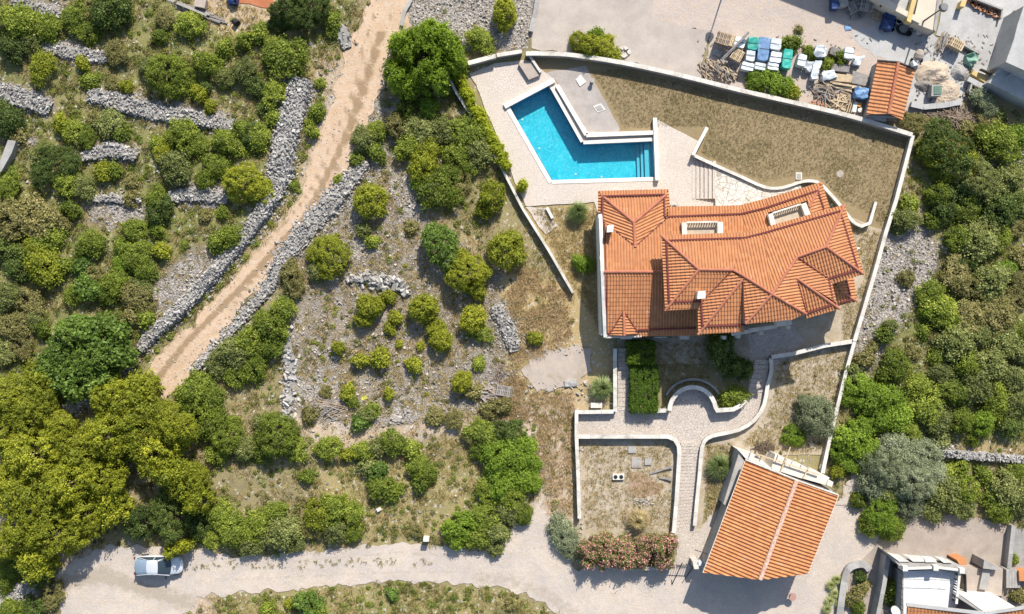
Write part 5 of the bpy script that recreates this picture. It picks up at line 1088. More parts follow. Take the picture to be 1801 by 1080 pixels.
# ---------------------------------------------------------------- terrace house at the lower right
th = thing('terrace_house', 'house with white paved balustraded terrace at the bottom right corner', 'house', W(1650, 1040))
b = MB(); b.prism([(1586,1006),(1686,1000),(1683,1120),(1586,1120)], -0.2, 2.3); b.build('terrace_block', M['wallbody'], th)
b = MB(); b.prism([(1589,1004),(1684,1003),(1680,1110),(1589,1110)], 2.3, 2.35); b.build('terrace_floor', stone_pave('terrace_mosaic', (0.78,0.77,0.74), (0.66,0.65,0.63), (0.55,0.54,0.52), 5), th)
b = MB(); b.prism([(1566,976),(1584,988),(1682,992),(1700,1000),(1702,1010),(1590,1000),(1580,994)], 0, 3.0); b.build('front_wall', M['concrete'], th)
for q in ([(1566,976),(1588,980),(1600,988),(1582,988)], [(1594,979),(1624,982),(1626,988),(1606,988)], [(1625,982),(1646,984),(1648,989),(1628,989)], [(1651,983),(1664,985),(1676,990),(1660,990)]):
    b = MB(); b.prism(q, 2.2, 3.12); b.build('wall_slab', M['whitestone'], th)
def rail(p, q, n, z0=2.35, h=0.85, mat='whitestone', nm='baluster'):
    a, c = W(*p, z0+h), W(*q, z0+h); b = MB(); b.bar(a, c, 0.2, 0.1); b.build('handrail', M[mat], th)
    for k in range(n): m_ = a.lerp(c, (k+0.5)/n); b = MB(); b.tube([(m_.x, m_.y, z0), (m_.x, m_.y, z0+h*0.3), (m_.x, m_.y, z0+h*0.6), (m_.x, m_.y, z0+h)], [0.05, 0.09, 0.045, 0.06], 6); b.build(nm, M['darkmetal' if k % 2 else mat], th)
rail((1596,1000),(1645,998),12); rail((1650,998),(1690,1003),10); rail((1688,1006),(1682,1062),12)
for x, y in ((1592,1000),(1646,999),(1692,1004)): b = MB(); c = W(x, y, 3.4); b.box((c.x, c.y, 2.9), (0.42, 0.42, 1.15)); b.build('pillar', M['whitestone'], th)
b = MB(); b.bar(W(1586,1008,3.1), W(1588,1080,3.1), 0.04, 0.04); b.bar(W(1588,1018,3.3), W(1678,1021,3.3), 0.03, 0.03)
for k in range(8): c = W(1587, 1010+k*9, 3.0); b.box((c.x, c.y, 2.7), (0.03, 0.03, 0.85))
b.build('metal_railing', M['darkmetal'], th)
b = MB(); b.prism([(1692,1048),(1759,1052),(1792,1071),(1733,1078)], 0, 3.4); b.build('flat_roof', M['poolwhite'], th)
b = MB(); b.prism([(1683,1050),(1692,1048),(1733,1078),(1720,1074)], 0, 3.35); b.build('side_wall', M['concrete'], th)
for q in ([(1596,1066,3.6),(1730,1082,3.6),(1730,1130,2.6),(1594,1130,2.6)], [(1735,1080,3.6),(1830,1066,3.6),(1830,1130,2.6),(1735,1130,2.6)]): tile_slope(th, q, M['tile2'], 0.30, 0.4, 0.05)
b = MB(); b.bar(W(1594,1063,3.7), W(1731,1079,3.7), 0.28, 0.1); b.bar(W(1731,1079,3.7), W(1830,1064,3.7), 0.28, 0.1); b.build('ridge_flashing', M['slab'], th)
t = thing('satellite_dish', 'round grey satellite dish on the corner of the terrace house', 'satellite dish', W(1574, 1076)); c = W(1574, 1077, 3.4); b = MB()
b.tube([(c.x, c.y, 3.3), (c.x+0.03, c.y+0.05, 3.34), (c.x+0.06, c.y+0.10, 3.42)], [0.12, 0.34, 0.46], 20); b.build('dish', M['slab'], t); b = MB(); b.bar((c.x, c.y-0.1, 3.0), (c.x-0.9, c.y+0.05, 3.1), 0.06, 0.06); b.build('bracket', M['darkmetal'], t)
t = thing('side_terrace', 'sand-coloured paved terrace with low walls right of the white terrace', 'terrace', W(1728, 1030))
b = MB(); b.prism([(1700,1000),(1764,1000),(1762,1048),(1697,1046)], 0, 1.6); b.build('floor', M['palepink'], t)
for q in ([(1731,985),(1760,1000),(1757,1003),(1729,1000)], [(1729,1001),(1742,1003),(1736,1038),(1722,1036)]): b = MB(); b.prism(q, 0, 1.9 if q[0][1] > 990 else 2.3); b.build('low_wall', M['concrete'], t)
b = MB(); b.prism([(1683,985),(1700,983),(1700,994),(1688,994)], 0, 2.0); b.build('red_roof_patch', M['tile2'], t)
b = MB(); b.bar(W(1697,1010,1.9), W(1698,1046,1.9), 0.06, 0.5); b.build('gate_panel', M['darkmetal'], t)
t = thing('outer_steps', 'stone steps going down at the right edge of the picture', 'steps', W(1785, 1015))
for k in range(5): b = MB(); b.prism([(1770+k*5,1002),(1774.6+k*5,1002),(1774.6+k*5,1034),(1770+k*5,1034)], 0, 1.4-k*0.22); b.build('step', M['concrete'], t)
b = MB(); b.prism([(1792,1004),(1830,1002),(1830,1022),(1793,1022)], 0, 1.0); tag(b.build('red_canopy', M['tile2']), 'small terracotta canopy at the right edge beside the steps', 'canopy')
garden_wall('garden_kerb', 'curved grey stone kerb enclosing the agave bed', 'kerb', smooth_line([(1476,1090),(1482,1045),(1488,1010),(1500,996),(1520,993),(1530,1003)], 3), 0.5, 0.55, M['concrete'], M['concrete'])
garden_wall('garden_kerb', 'long dark wall at the left of the terrace house alley', 'wall', [(1563,978),(1555,1030),(1543,1090)], 0.3, 1.6, M['concrete'], M['concrete'])
garden_wall('garden_kerb', 'short wall separating the lane from the shady court', 'wall', [(1783,925),(1775,1000)], 0.3, 0.9, M['concrete'], M['concrete'])
b = MB(); b.bar(W(1484,852,2.0), W(1530,866,1.5), 0.03, 0.03); tag(b.build('cable', M['darkmetal']), 'thin cable from the cottage roof to the olive tree', 'cable')
# ---------------------------------------------------------------- dry stone walls and loose stones
CV = np.array([(-1,-1,-1),(1,-1,-1),(1,1,-1),(-1,1,-1),(-1,-1,1),(1,-1,1),(1,1,1),(-1,1,1)], float)*0.5
CF = np.array([(3,2,1,0),(4,5,6,7),(0,1,5,4),(1,2,6,5),(2,3,7,6),(3,0,4,7)])
def rot_mats(n, tilt=1.0):
    q = NR.normal(size=(n, 4)); q[:, 1:3] *= tilt; q /= np.linalg.norm(q, axis=1)[:, None]; w, x, y, z = q.T
    return np.stack([1-2*(y*y+z*z), 2*(x*y-z*w), 2*(x*z+y*w), 2*(x*y+z*w), 1-2*(x*x+z*z), 2*(y*z-x*w), 2*(x*z-y*w), 2*(y*z+x*w), 1-2*(x*x+y*y)], -1).reshape(n, 3, 3)
def stones_arrays(P, size):
    n = len(P); sc = size[:, None]*NR.uniform(0.45, 1.25, (n, 3)); sc[:, 2] *= 0.55
    v = CV[None]*(1+NR.uniform(-0.28, 0.28, (n, 8, 3)))*sc[:, None, :]; v = np.einsum('nij,nkj->nki', rot_mats(n, 0.7), v)+P[:, None, :]
    F = (CF[None]+8*np.arange(n)[:, None, None]).reshape(-1, 4); return v.reshape(-1, 3), F, np.repeat(NR.random(n), 6)
def stones(name, P, size, mat, parent=None, kind='stuff'):
    V, F, a = stones_arrays(np.asarray(P), np.asarray(size)); org = parent.location if parent is not None else None
    o = link(name, raw(name, V, F, mat, org, a), parent)
    if kind: o['kind'] = kind
    return o
def dry_wall(label, pts, wpx, h, dens=46, size=(0.08, 0.22), k=3):
    """pts: px centre line; wpx widths in px"""
    q = smooth_line([(p[0], p[1], w) for p, w in zip(pts, wpx)], k); t = thing('dry_stone_wall', label, 'dry stone wall', W(*pts[0]))
    P = []; core = MB(); Z = []; Wd = []
    C = [W(a, b_) for a, b_, c in q]; cw = [max(0.25, c*S) for a, b_, c in q]; L = []; Rr = []
    for i in range(len(C)):
        d = (C[min(i+1, len(C)-1)]-C[max(i-1, 0)]).normalized(); nrm = Vector((-d.y, d.x, 0)); hh = h*(0.85+0.3*nz(C[i].x, C[i].y, 0.5, 2))
        for f, z in ((-0.5, -0.05), (-0.36, hh*0.82), (0, hh*0.92), (0.36, hh*0.82), (0.5, -0.05)): core.V.append(C[i]+nrm*f*cw[i]+Vector((0, 0, z)))
    for i in range(len(C)-1):
        for j in range(4): core.F.append((i*5+j, (i+1)*5+j, (i+1)*5+j+1, i*5+j+1)); core.A.append(0.28)
    core.build('rubble_core', M['stone'], t)
    for i in range(len(C)-1):
        a, b_ = C[i], C[i+1]; L_ = (b_-a).length; n = int(L_*(cw[i]+0.3)*dens+R.random()); d = (b_-a).normalized() if L_ > 0 else Vector((1, 0, 0)); nrm = Vector((-d.y, d.x, 0))
        for _ in range(n):
            f = R.random(); u = R.uniform(-0.56, 0.56); w = cw[i]+(cw[i+1]-cw[i])*f; p = a.lerp(b_, f)+nrm*u*w; prof = 1.0 if abs(u) < 0.38 else max(0, (0.56-abs(u))/0.18)
            hh = h*(0.85+0.3*nz(p.x, p.y, 0.5, 2)); P.append((p.x, p.y, hh*prof*0.95+R.uniform(-0.04, 0.10)))
    for i in range(len(C)-1):      # spilled stones at the foot
        d = (C[i+1]-C[i]).normalized(); nrm = Vector((-d.y, d.x, 0))
        for _ in range(int((C[i+1]-C[i]).length*dens*0.45)):
            p = C[i].lerp(C[i+1], R.random())+nrm*R.choice((-1, 1))*(0.5*cw[i]+abs(R.gauss(0, 0.28))); P.append((p.x, p.y, 0.05))
    n = len(P); sz = NR.uniform(size[0], size[1], n); sz = np.where(NR.random(n) < 0.08, sz*1.5, sz)
    stones('stones', P, sz, M['stone'], t); return t
dry_wall('broad heaped dry stone wall curving along the left of the dirt track', [(533,140),(524,170),(512,210),(500,260),(492,310),(470,360),(440,405),(400,455),(360,500),(310,552),(268,590),(250,615)], [42,46,48,46,44,30,24,24,24,24,22,16], 0.85)
dry_wall('lower end of the dry stone wall disappearing under the fig tree', [(236,622),(205,655),(165,690),(120,722)], [18,22,26,24], 0.8)
dry_wall('thin dry stone edging on the right side of the dirt track', [(645,285),(615,320),(588,352),(552,390),(520,430),(492,465),(478,500),(440,545),(402,588),(370,622),(338,655)], [20,28,34,34,32,26,20,18,16,14,12], 0.45)
dry_wall('long dry stone terrace wall below the large round shrub at the upper left', [(158,168),(200,178),(250,192),(300,202),(350,210),(412,222)], [22,34,32,30,30,22], 0.6)
dry_wall('wide stone bank at the left edge above the dark shrubs', [(-10,162),(30,170),(60,180),(92,192)], [34,40,36,26], 0.6)
dry_wall('low stone bank behind the yellow-green shrub at the upper left', [(66,78),(95,85),(130,95),(160,100),(192,102)], [16,26,24,26,20], 0.5)
dry_wall('isolated hump of grey rubble between shrubs at the left', [(148,278),(180,268),(205,264),(242,278)], [16,28,30,18], 0.6)
dry_wall('shaded stone bank at the top left corner', [(25,4),(60,12),(110,28)], [16,20,14], 0.5)
dry_wall('grey rubble bank under the yellow-green shrub on the left', [(298,348),(340,342),(370,345),(402,352)], [20,26,26,18], 0.5)
dry_wall('thin rubble line left of the small grey bank', [(152,352),(190,350),(250,354)], [10,13,10], 0.4)
dry_wall('narrow rubble heap in the brown grass left of the villa', [(868,538),(885,560),(897,585),(905,618)], [16,30,30,18], 0.4)
dry_wall('straight dressed stone wall at the right edge above the olive trees', [(1652,795),(1700,800),(1760,804),(1815,809)], [14,16,15,15], 0.9, 30)
dry_wall('short broken stone wall at the right edge near the top', [(1752,268),(1780,270),(1815,276)], [10,13,12], 0.5)
dry_wall('grey rubble mound at the bottom left corner', [(-10,1062),(20,1045),(55,1028),(66,1005)], [26,32,26,20], 0.6)
dry_wall('loose stone line at the left of the rubble field', [(505,575),(508,620),(512,680),(505,735)], [14,18,20,16], 0.3, 12, (0.15, 0.45))
dry_wall('broken rock step across the middle of the rubble field', [(608,490),(650,492),(700,498),(720,520)], [8,18,24,14], 0.3, 14, (0.2, 0.5))
dry_wall('grey stone bank below the patch of track at the upper left', [(575,40),(600,55),(612,85)], [20,26,16], 0.35, 14)

def keepout(px, py): return gw(px, py) < 6
def scatter(n, test):
    out = []; tries = 0
    while len(out) < n and tries < n*14:
        tries += 1; x, y = R.uniform(-60, 1860), R.uniform(-60, 1140)
        if test(x, y): out.append((x, y))
    return out
rk = scatter(14000, lambda x, y: gw(x, y) > 3 and R.random() < gmask(x, y)[0]**1.5+0.02)
P = [(*W(x, y).xy, gz(x, y)+R.uniform(-0.02, 0.06)) for x, y in rk]; stones('loose_stones', P, 0.05+0.22*NR.random(len(P))**3.2, M['pebble'])
rk = scatter(2200, lambda x, y: 1380 < x < 1500 and 0 < y < 1080 or True and gw(x, y) < 0 and poly_sd(np.array([x]), np.array([y]), track)[0] < 0)
P = [(*W(x, y).xy, 0.03) for x, y in rk if poly_sd(np.array([x]), np.array([y]), track)[0] < 0]; stones('track_gravel', P, 0.04+0.1*NR.random(len(P))**2, M['pebble'])
rub = [(x, y) for x, y in scatter(900, lambda x, y: 1600 < x < 1700 and 60 < y < 215 or 1400 < x < 1640 and 150 < y < 210 or 500 < x < 940 and 700 < y < 780)]
P = [(*W(x, y).xy, 0.08) for x, y in rub]; P += [(*W(1128+R.gauss(0,9), 880+R.gauss(0,4)).xy, 0.08) for _ in range(60)]+[(*W(R.uniform(925,1040), R.choice((615,683))+R.gauss(0,7)).xy, 0.06) for _ in range(120)]+[(*W(R.uniform(1015,1025), R.uniform(780,960)).xy, 0.06) for _ in range(60)]
stones('yard_rubble', P, 0.08+0.16*NR.random(len(P))**2, M['pebble'])
for (x, y, s, l) in ((506,662,0.55,'large grey boulder at the left of the rubble field'), (698,735,0.7,'white boulder at the lower edge of the rubble field'), (712,722,0.45,'small pale boulder beside the white boulder'), (724,752,0.4,'pale flat stone below the white boulder'), (1507,438,0.35,'white stone beside the east eave of the villa'), (1062,548,0.01,'')):
    if not l: continue
    V, F, a = stones_arrays(np.array([(*W(x, y).xy, s*0.25)]), np.array([s*1.3])); c = W(x, y); o = link('boulder', raw('boulder', V, F, M['pebble'], c, a), None, c); tag(o, l, 'boulder')
    bv = o.modifiers.new('b', 'BEVEL'); bv.width = 0.06; bv.segments = 2

# ---------------------------------------------------------------- leaves and crowns
def leaf_mat(name, c1, c2, c3, trans=0.28, flower=None, tip=None):
    c2 = tuple(x*1.0 for x in c2); c3 = tuple(min(0.62, x*1.32) for x in c3)
    m = bpy.data.materials.new(name); m.use_nodes = True; nt = m.node_tree; nt.nodes.remove(nt.nodes['Principled BSDF']); out = nt.nodes['Material Output']
    a = N(nt, 'ShaderNodeAttribute', attribute_name='v').outputs['Fac']; oi = N(nt, 'ShaderNodeObjectInfo').outputs['Random']
    f = mth(nt, 'ADD', mth(nt, 'MULTIPLY', a, 0.7), mth(nt, 'MULTIPLY', oi, 0.3))
    c = mixc(nt, ramp(nt, f, 0.05, 0.6), c1, c2); c = mixc(nt, ramp(nt, f, 0.55, 1.0), c, c3)
    if flower: c = mixc(nt, mth(nt, 'GREATER_THAN', a, 1.0), c, flower)
    d = N(nt, 'ShaderNodeBsdfPrincipled', i_Roughness=0.55); d.inputs['Specular IOR Level'].default_value = 0.25; t = N(nt, 'ShaderNodeBsdfTranslucent'); mx = N(nt, 'ShaderNodeMixShader', i_0=trans)
    nt.links.new(c, d.inputs['Base Color']); nt.links.new(mixc(nt, 0.5, c, (c3[0]*1.3, c3[1]*1.35, c3[2]*0.7)), t.inputs[0])
    nt.links.new(d.outputs[0], mx.inputs[1]); nt.links.new(t.outputs[0], mx.inputs[2]); nt.links.new(mx.outputs[0], out.inputs[0]); return m
LM = {'pine': leaf_mat('pine_needles', (0.095,0.115,0.015), (0.26,0.285,0.026), (0.46,0.44,0.045), 0.3),
      'lime': leaf_mat('young_pine_needles', (0.13,0.15,0.018), (0.28,0.30,0.028), (0.44,0.42,0.045), 0.3),
      'green': leaf_mat('shrub_leaves', (0.048,0.075,0.012), (0.175,0.22,0.027), (0.37,0.40,0.06), 0.28),
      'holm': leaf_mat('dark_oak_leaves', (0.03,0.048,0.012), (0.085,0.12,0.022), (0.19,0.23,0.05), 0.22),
      'bright': leaf_mat('bright_leaves', (0.075,0.125,0.013), (0.18,0.26,0.025), (0.33,0.42,0.05), 0.32),
      'sage': leaf_mat('sage_leaves', (0.07,0.085,0.026), (0.19,0.21,0.06), (0.35,0.36,0.12), 0.25),
      'fig': leaf_mat('fig_leaves', (0.045,0.08,0.015), (0.13,0.20,0.033), (0.28,0.36,0.08), 0.3),
      'olive': leaf_mat('olive_leaves', (0.10,0.12,0.06), (0.21,0.235,0.13), (0.38,0.41,0.26), 0.2),
      'dull': leaf_mat('dry_shrub_leaves', (0.09,0.088,0.03), (0.21,0.19,0.06), (0.36,0.31,0.13), 0.25),
      'yellow': leaf_mat('yellow_hedge_leaves', (0.16,0.20,0.015), (0.32,0.36,0.025), (0.50,0.47,0.04), 0.32),
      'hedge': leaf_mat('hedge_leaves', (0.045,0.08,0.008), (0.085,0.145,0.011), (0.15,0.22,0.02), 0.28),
      'oleander': leaf_mat('oleander_leaves', (0.06,0.085,0.02), (0.15,0.19,0.04), (0.27,0.31,0.09), 0.25, (0.80, 0.34, 0.36)),
      'grass': leaf_mat('tall_grass_blades', (0.10,0.13,0.04), (0.17,0.22,0.07), (0.30,0.34,0.14), 0.25),
      'straw': leaf_mat('dry_grass_blades', (0.28,0.205,0.09), (0.40,0.30,0.145), (0.52,0.42,0.22), 0.25),
      'agave': leaf_mat('agave_leaves', (0.22,0.26,0.08), (0.36,0.38,0.14), (0.5,0.5,0.25), 0.1)}
def quads(C, Nn, ln, wd, v):
    """leaf quads (diamonds) centred at C with normals Nn"""
    n = len(C); t = NR.normal(size=(n, 3)); t -= (t*Nn).sum(1)[:, None]*Nn; t /= np.linalg.norm(t, axis=1)[:, None]+1e-9; s = np.cross(Nn, t)
    l = ln*NR.uniform(0.7, 1.3, n)[:, None]; w = wd*NR.uniform(0.7, 1.3, n)[:, None]
    V = np.stack([C-t*l, C+s*w-t*l*0.1, C+t*l, C-s*w-t*l*0.1], 1).reshape(-1, 3); F = np.arange(4*n).reshape(n, 4); return V, F, v
PROTO = {}
def crown_mesh(sp, size, var):
    """unit crown: radius 1, height ~1.3; leaves keep a real size for the class radius"""
    Rr = {0: 0.7, 1: 1.5, 2: 3.2}[size]; seed = hash((sp, size, var)) % 1000 if False else (len(PROTO)*7+3)
    rng = np.random.default_rng(seed); box = sp == 'hedge'
    lf = {'pine': (0.085, 0.05), 'lime': (0.075, 0.045), 'olive': (0.07, 0.03), 'fig': (0.12, 0.09), 'oleander': (0.10, 0.035), 'hedge': (0.05, 0.035), 'holm': (0.075, 0.055), 'sage': (0.08, 0.055)}.get(sp, (0.085, 0.055))
    cl = {'pine': 0.34, 'lime': 0.26, 'fig': 0.36, 'olive': 0.42, 'hedge': 0.17, 'bright': 0.36}.get(sp, 0.34)*(0.75 if size == 0 else 1.0)
    nc = int({0: 3.6, 1: 3.2, 2: 2.7}[size]*2*math.pi*Rr**2/(math.pi*cl**2)*0.5)+6
    # crown lobes
    nl = {0: 2, 1: 4, 2: 8}[size]; lob = [(0, 0, 0.38, 0.72)]
    for k in range(nl):
        a = rng.uniform(0, 2*math.pi); d = rng.uniform(0.35, 0.74); lob.append((d*math.cos(a), d*math.sin(a), rng.uniform(0.15, 0.7), rng.uniform(0.22, 0.46)))
    lob = np.array(lob); C = []
    while len(C) < nc:
        if box:
            if len(C) == 0: nc = int(nc*2.4)
            p = rng.uniform(-1, 1, 3); k = rng.integers(0, 3); p[k] = np.sign(p[k]) if k < 2 else 1; p = p*np.array([0.9, 0.9, 0.5])+np.array([0, 0, 0.55]); C.append(np.append(p, 0)); continue
        i = rng.choice(len(lob), p=lob[:, 3]**2/(lob[:, 3]**2).sum()); dv = rng.normal(size=3); dv /= np.linalg.norm(dv)
        if dv[2] < -0.35: continue
        p = lob[i, :3]+dv*lob[i, 3]*rng.uniform(0.8, 1.0)
        if min(np.linalg.norm(p-l[:3])-l[3]*0.72 for l in lob) < -0.001: continue
        if p[2] < 0.02: continue
        C.append(np.append(p*np.array([1, 1, 1.0]), 0))
    C = np.array(C)[:, :3]*Rr; nlv = max(14, int(cl**2*4*3.6/(lf[0]*lf[1]*2)*0.50)); n = len(C)*nlv
    D = rng.normal(size=(n, 3)); D /= np.linalg.norm(D, axis=1)[:, None]; cc = np.repeat(C, nlv, 0); out = cc/(np.linalg.norm(cc, axis=1)[:, None]+1e-6)
    D = D+out*0.5+np.array([0, 0, 0.35]); D /= np.linalg.norm(D, axis=1)[:, None]
    str_ = np.repeat(rng.uniform(0.55, 1.55, (len(C), 3)), nlv, 0); rad = cl*np.repeat(rng.uniform(0.5, 1.2, len(C)), nlv)*np.where(rng.random(n) < 0.22, rng.uniform(1.0, 1.7, n), rng.uniform(0.35, 1.05, n)); P = cc+D*rad[:, None]*str_*np.array([1, 1, 0.8])+rng.normal(size=(n, 3))*0.05
    nn = D*0.8+rng.normal(size=(n, 3))*0.6+np.array([0, 0, 0.3]); nn /= np.linalg.norm(nn, axis=1)[:, None]
    cv = np.repeat(rng.uniform(0.1, 0.9, len(C)), nlv); v = np.clip(cv*0.55+rng.uniform(0, 0.45, n), 0, 1)
    if sp == 'oleander': v = np.where((rng.random(n) < 0.32) & (D[:, 2] > 0.1), 1.5, v)
    V, F, v = quads(P, nn, lf[0], lf[1], v); V[:, 2] = np.maximum(V[:, 2], 0.02)
    # inner branches
    me = raw('crown', V/Rr, F, LM[sp], None, v); me.name = 'crown'; return me
def get_crown(sp, size, var):
    k = (sp, size, var)
    if k not in PROTO: PROTO[k] = crown_mesh(*k)
    return PROTO[k]
def trunk_mesh():
    if 'trunk' not in PROTO:
        b = MB(); b.tube([(0,0,-0.1),(0.02,0.01,0.25),(0.0,0.03,0.6)], [0.075,0.055,0.04], 7)
        for k in range(6):
            a = k*1.05; b.tube([(0,0.0,0.2+0.04*k), (0.22*math.cos(a),0.22*math.sin(a),0.42+0.03*k), (0.5*math.cos(a),0.5*math.sin(a),0.62+0.02*k)], [0.035,0.025,0.01], 5)
        PROTO['trunk'] = raw('trunk', b.V, b.F, M['bark'], None, b.A)
    return PROTO['trunk']
def grass_mesh(sp, var):
    k = ('blades', sp, var)
    if k not in PROTO:
        n = 900; a = NR.uniform(0, 2*math.pi, n); L = NR.uniform(0.55, 1.05, n); r0 = NR.uniform(0, 0.18, n); V = []; lean = NR.uniform(0.15, 1.0, n)
        d = np.stack([np.cos(a), np.sin(a), np.zeros(n)], -1); s = np.stack([-np.sin(a), np.cos(a), np.zeros(n)], -1)*0.014; z = np.array([0, 0, 1.0])
        p0 = d*r0[:, None]; p1 = p0+d*(L*lean*0.5)[:, None]+z*(L*0.62)[:, None]; p2 = p0+d*(L*lean)[:, None]+z*(L*(0.9-0.55*lean))[:, None]
        V = np.stack([p0-s, p0+s, p1+s, p1-s, p2+s*0.2, p2-s*0.2], 1).reshape(-1, 3); i = np.arange(n)[:, None]*6
        F = np.concatenate([i+np.array([0,1,2,3]), i+np.array([3,2,4,5])]); v = np.tile(NR.random(n), 2); PROTO[k] = raw('blades', V, F, LM[sp], None, v)
    return PROTO[k]
WORD = {'pine': ('yellow-green pine', 'pine tree'), 'lime': ('yellow-green round shrub', 'shrub'), 'green': ('mid-green leafy shrub', 'shrub'), 'holm': ('dark green dense shrub', 'shrub'),
        'bright': ('bright green bushy shrub', 'shrub'), 'sage': ('grey-green shrub', 'shrub'), 'fig': ('broad-leaved fig', 'fig tree'), 'olive': ('silver-green olive', 'olive tree'),
        'dull': ('brownish scrub bush', 'bush'), 'yellow': ('yellow flowering-like hedge bush', 'hedge bush'), 'hedge': ('clipped bright hedge block', 'hedge'), 'oleander': ('pink flowering oleander', 'oleander'),
        'grass': ('tall arching grass clump', 'ornamental grass'), 'straw': ('yellowish grass clump', 'ornamental grass'), 'agave': ('pale yellow-green agave', 'agave')}
WORD['yellow'] = ('yellow-green hedge bush', 'hedge bush')
NAME = {'pine': 'pine_tree', 'lime': 'young_pine', 'green': 'shrub', 'holm': 'dark_shrub', 'bright': 'shrub', 'sage': 'shrub', 'fig': 'fig_tree', 'olive': 'olive_tree', 'dull': 'scrub_bush', 'yellow': 'hedge_bush', 'hedge': 'clipped_hedge', 'oleander': 'oleander', 'grass': 'grass_clump', 'straw': 'grass_clump', 'agave': 'agave'}
LAND = [((560,230),'the dirt track'),((30,175),'the left-edge stone bank'),((128,90),'the low upper stone bank'),((285,195),'the long stone terrace wall'),((195,272),'the isolated rubble hump'),((350,345),'the grey rubble bank'),
 ((155,625),'the great fig tree'),((60,870),'the big pines at lower left'),((279,996),'the parked car'),((745,100),'the big tree by the pool wall'),((870,250),'the yellow hedge'),((1030,230),'the swimming pool'),((1010,500),'the diagonal wall end'),
 ((665,495),'the rock step in the rubble field'),((583,718),'the branch pile'),((640,640),'the rubble field'),((850,690),'the pile of white laths'),((975,650),'the flagstone pad'),((1285,470),'the villa'),((1100,850),'the lower garden'),((1220,720),'the round paved court'),
 ((1355,915),'the cottage'),((1400,830),'the cottage terrace'),((1560,158),'the tiled shed'),((1672,210),'the brushwood tangle'),((1350,95),'the wrapped pallets'),((1605,237),'the lawn corner'),((1560,410),'the right boundary wall'),((1600,560),'the rocky clearing'),
 ((1720,802),'the straight stone wall'),((1650,1040),'the terrace house'),((1488,1030),'the agave kerb'),((751,945),'the white meter box'),((600,1000),'the gravel road'),((500,10),'the top of the dirt track'),((820,20),'the stony slope at the top'),((338,18),'the plank stack'),((1790,120),'the white house'),((15,1040),'the bottom left rubble mound'),((400,480),'the lower stretch of the track'),((880,600),'the narrow rubble heap'),((1780,450),'the right picture edge'),((5,420),'the left picture edge'),((880,850),'the vine thicket above the road')]
PL = []
def plant(px, py, r, sp, h=None, label=None, group=None, sx=1.0, sy=1.0, rot=None):
    Rm = r*S; size = 0 if Rm < 1.0 else (1 if Rm < 2.1 else 2); hf = {'pine': 0.95, 'lime': 1.05, 'hedge': 0.9, 'oleander': 1.0, 'fig': 0.8, 'olive': 0.85, 'yellow': 0.8, 'dull': 0.65, 'agave': 0.5}.get(sp, 0.8)
    hh = h if h else Rm*hf*1.25
    if h is None: hh = min(hh, 4.2)
    if sx == 1.0 and sy == 1.0 and sp not in ('hedge', 'agave', 'grass', 'straw'): sx = R.uniform(0.86, 1.2); sy = R.uniform(0.85, 1.12)/(sx**0.5); hh *= R.uniform(0.8, 1.15)
    p = W(px, py, hh*0.55); z = gz(px, py) if gw(px, py) > 0 else 0.0
    if sp in ('grass', 'straw', 'agave'): me = grass_mesh(sp, len(PL) % 2)
    else: me = get_crown(sp, size, len(PL) % (2 if size < 2 else 3))
    rz = R.uniform(0, 6.28) if rot is None else rot; cs = (Rm/1.06*sx, Rm/1.06*sy, hh/1.15 if sp not in ('grass', 'straw', 'agave') else hh)
    if (Rm > 1.25 or sp == 'fig') and sp not in ('grass', 'straw', 'agave', 'hedge', 'oleander', 'yellow'):
        o = bpy.data.objects.new(NAME[sp], None); COL.objects.link(o); o.location = (p.x, p.y, z); o.empty_display_size = 0.3
        c = link('crown', me, o); c.rotation_euler[2] = rz; c.scale = cs; k = link('trunk', trunk_mesh(), o); k.scale = (Rm*0.9, Rm*0.9, hh); k.rotation_euler[2] = rz
    else:
        o = link(NAME[sp], me, None, (p.x, p.y, z)); o.rotation_euler[2] = rz; o.scale = cs
    PL.append((o, px, py, r, sp, label, group)); return o
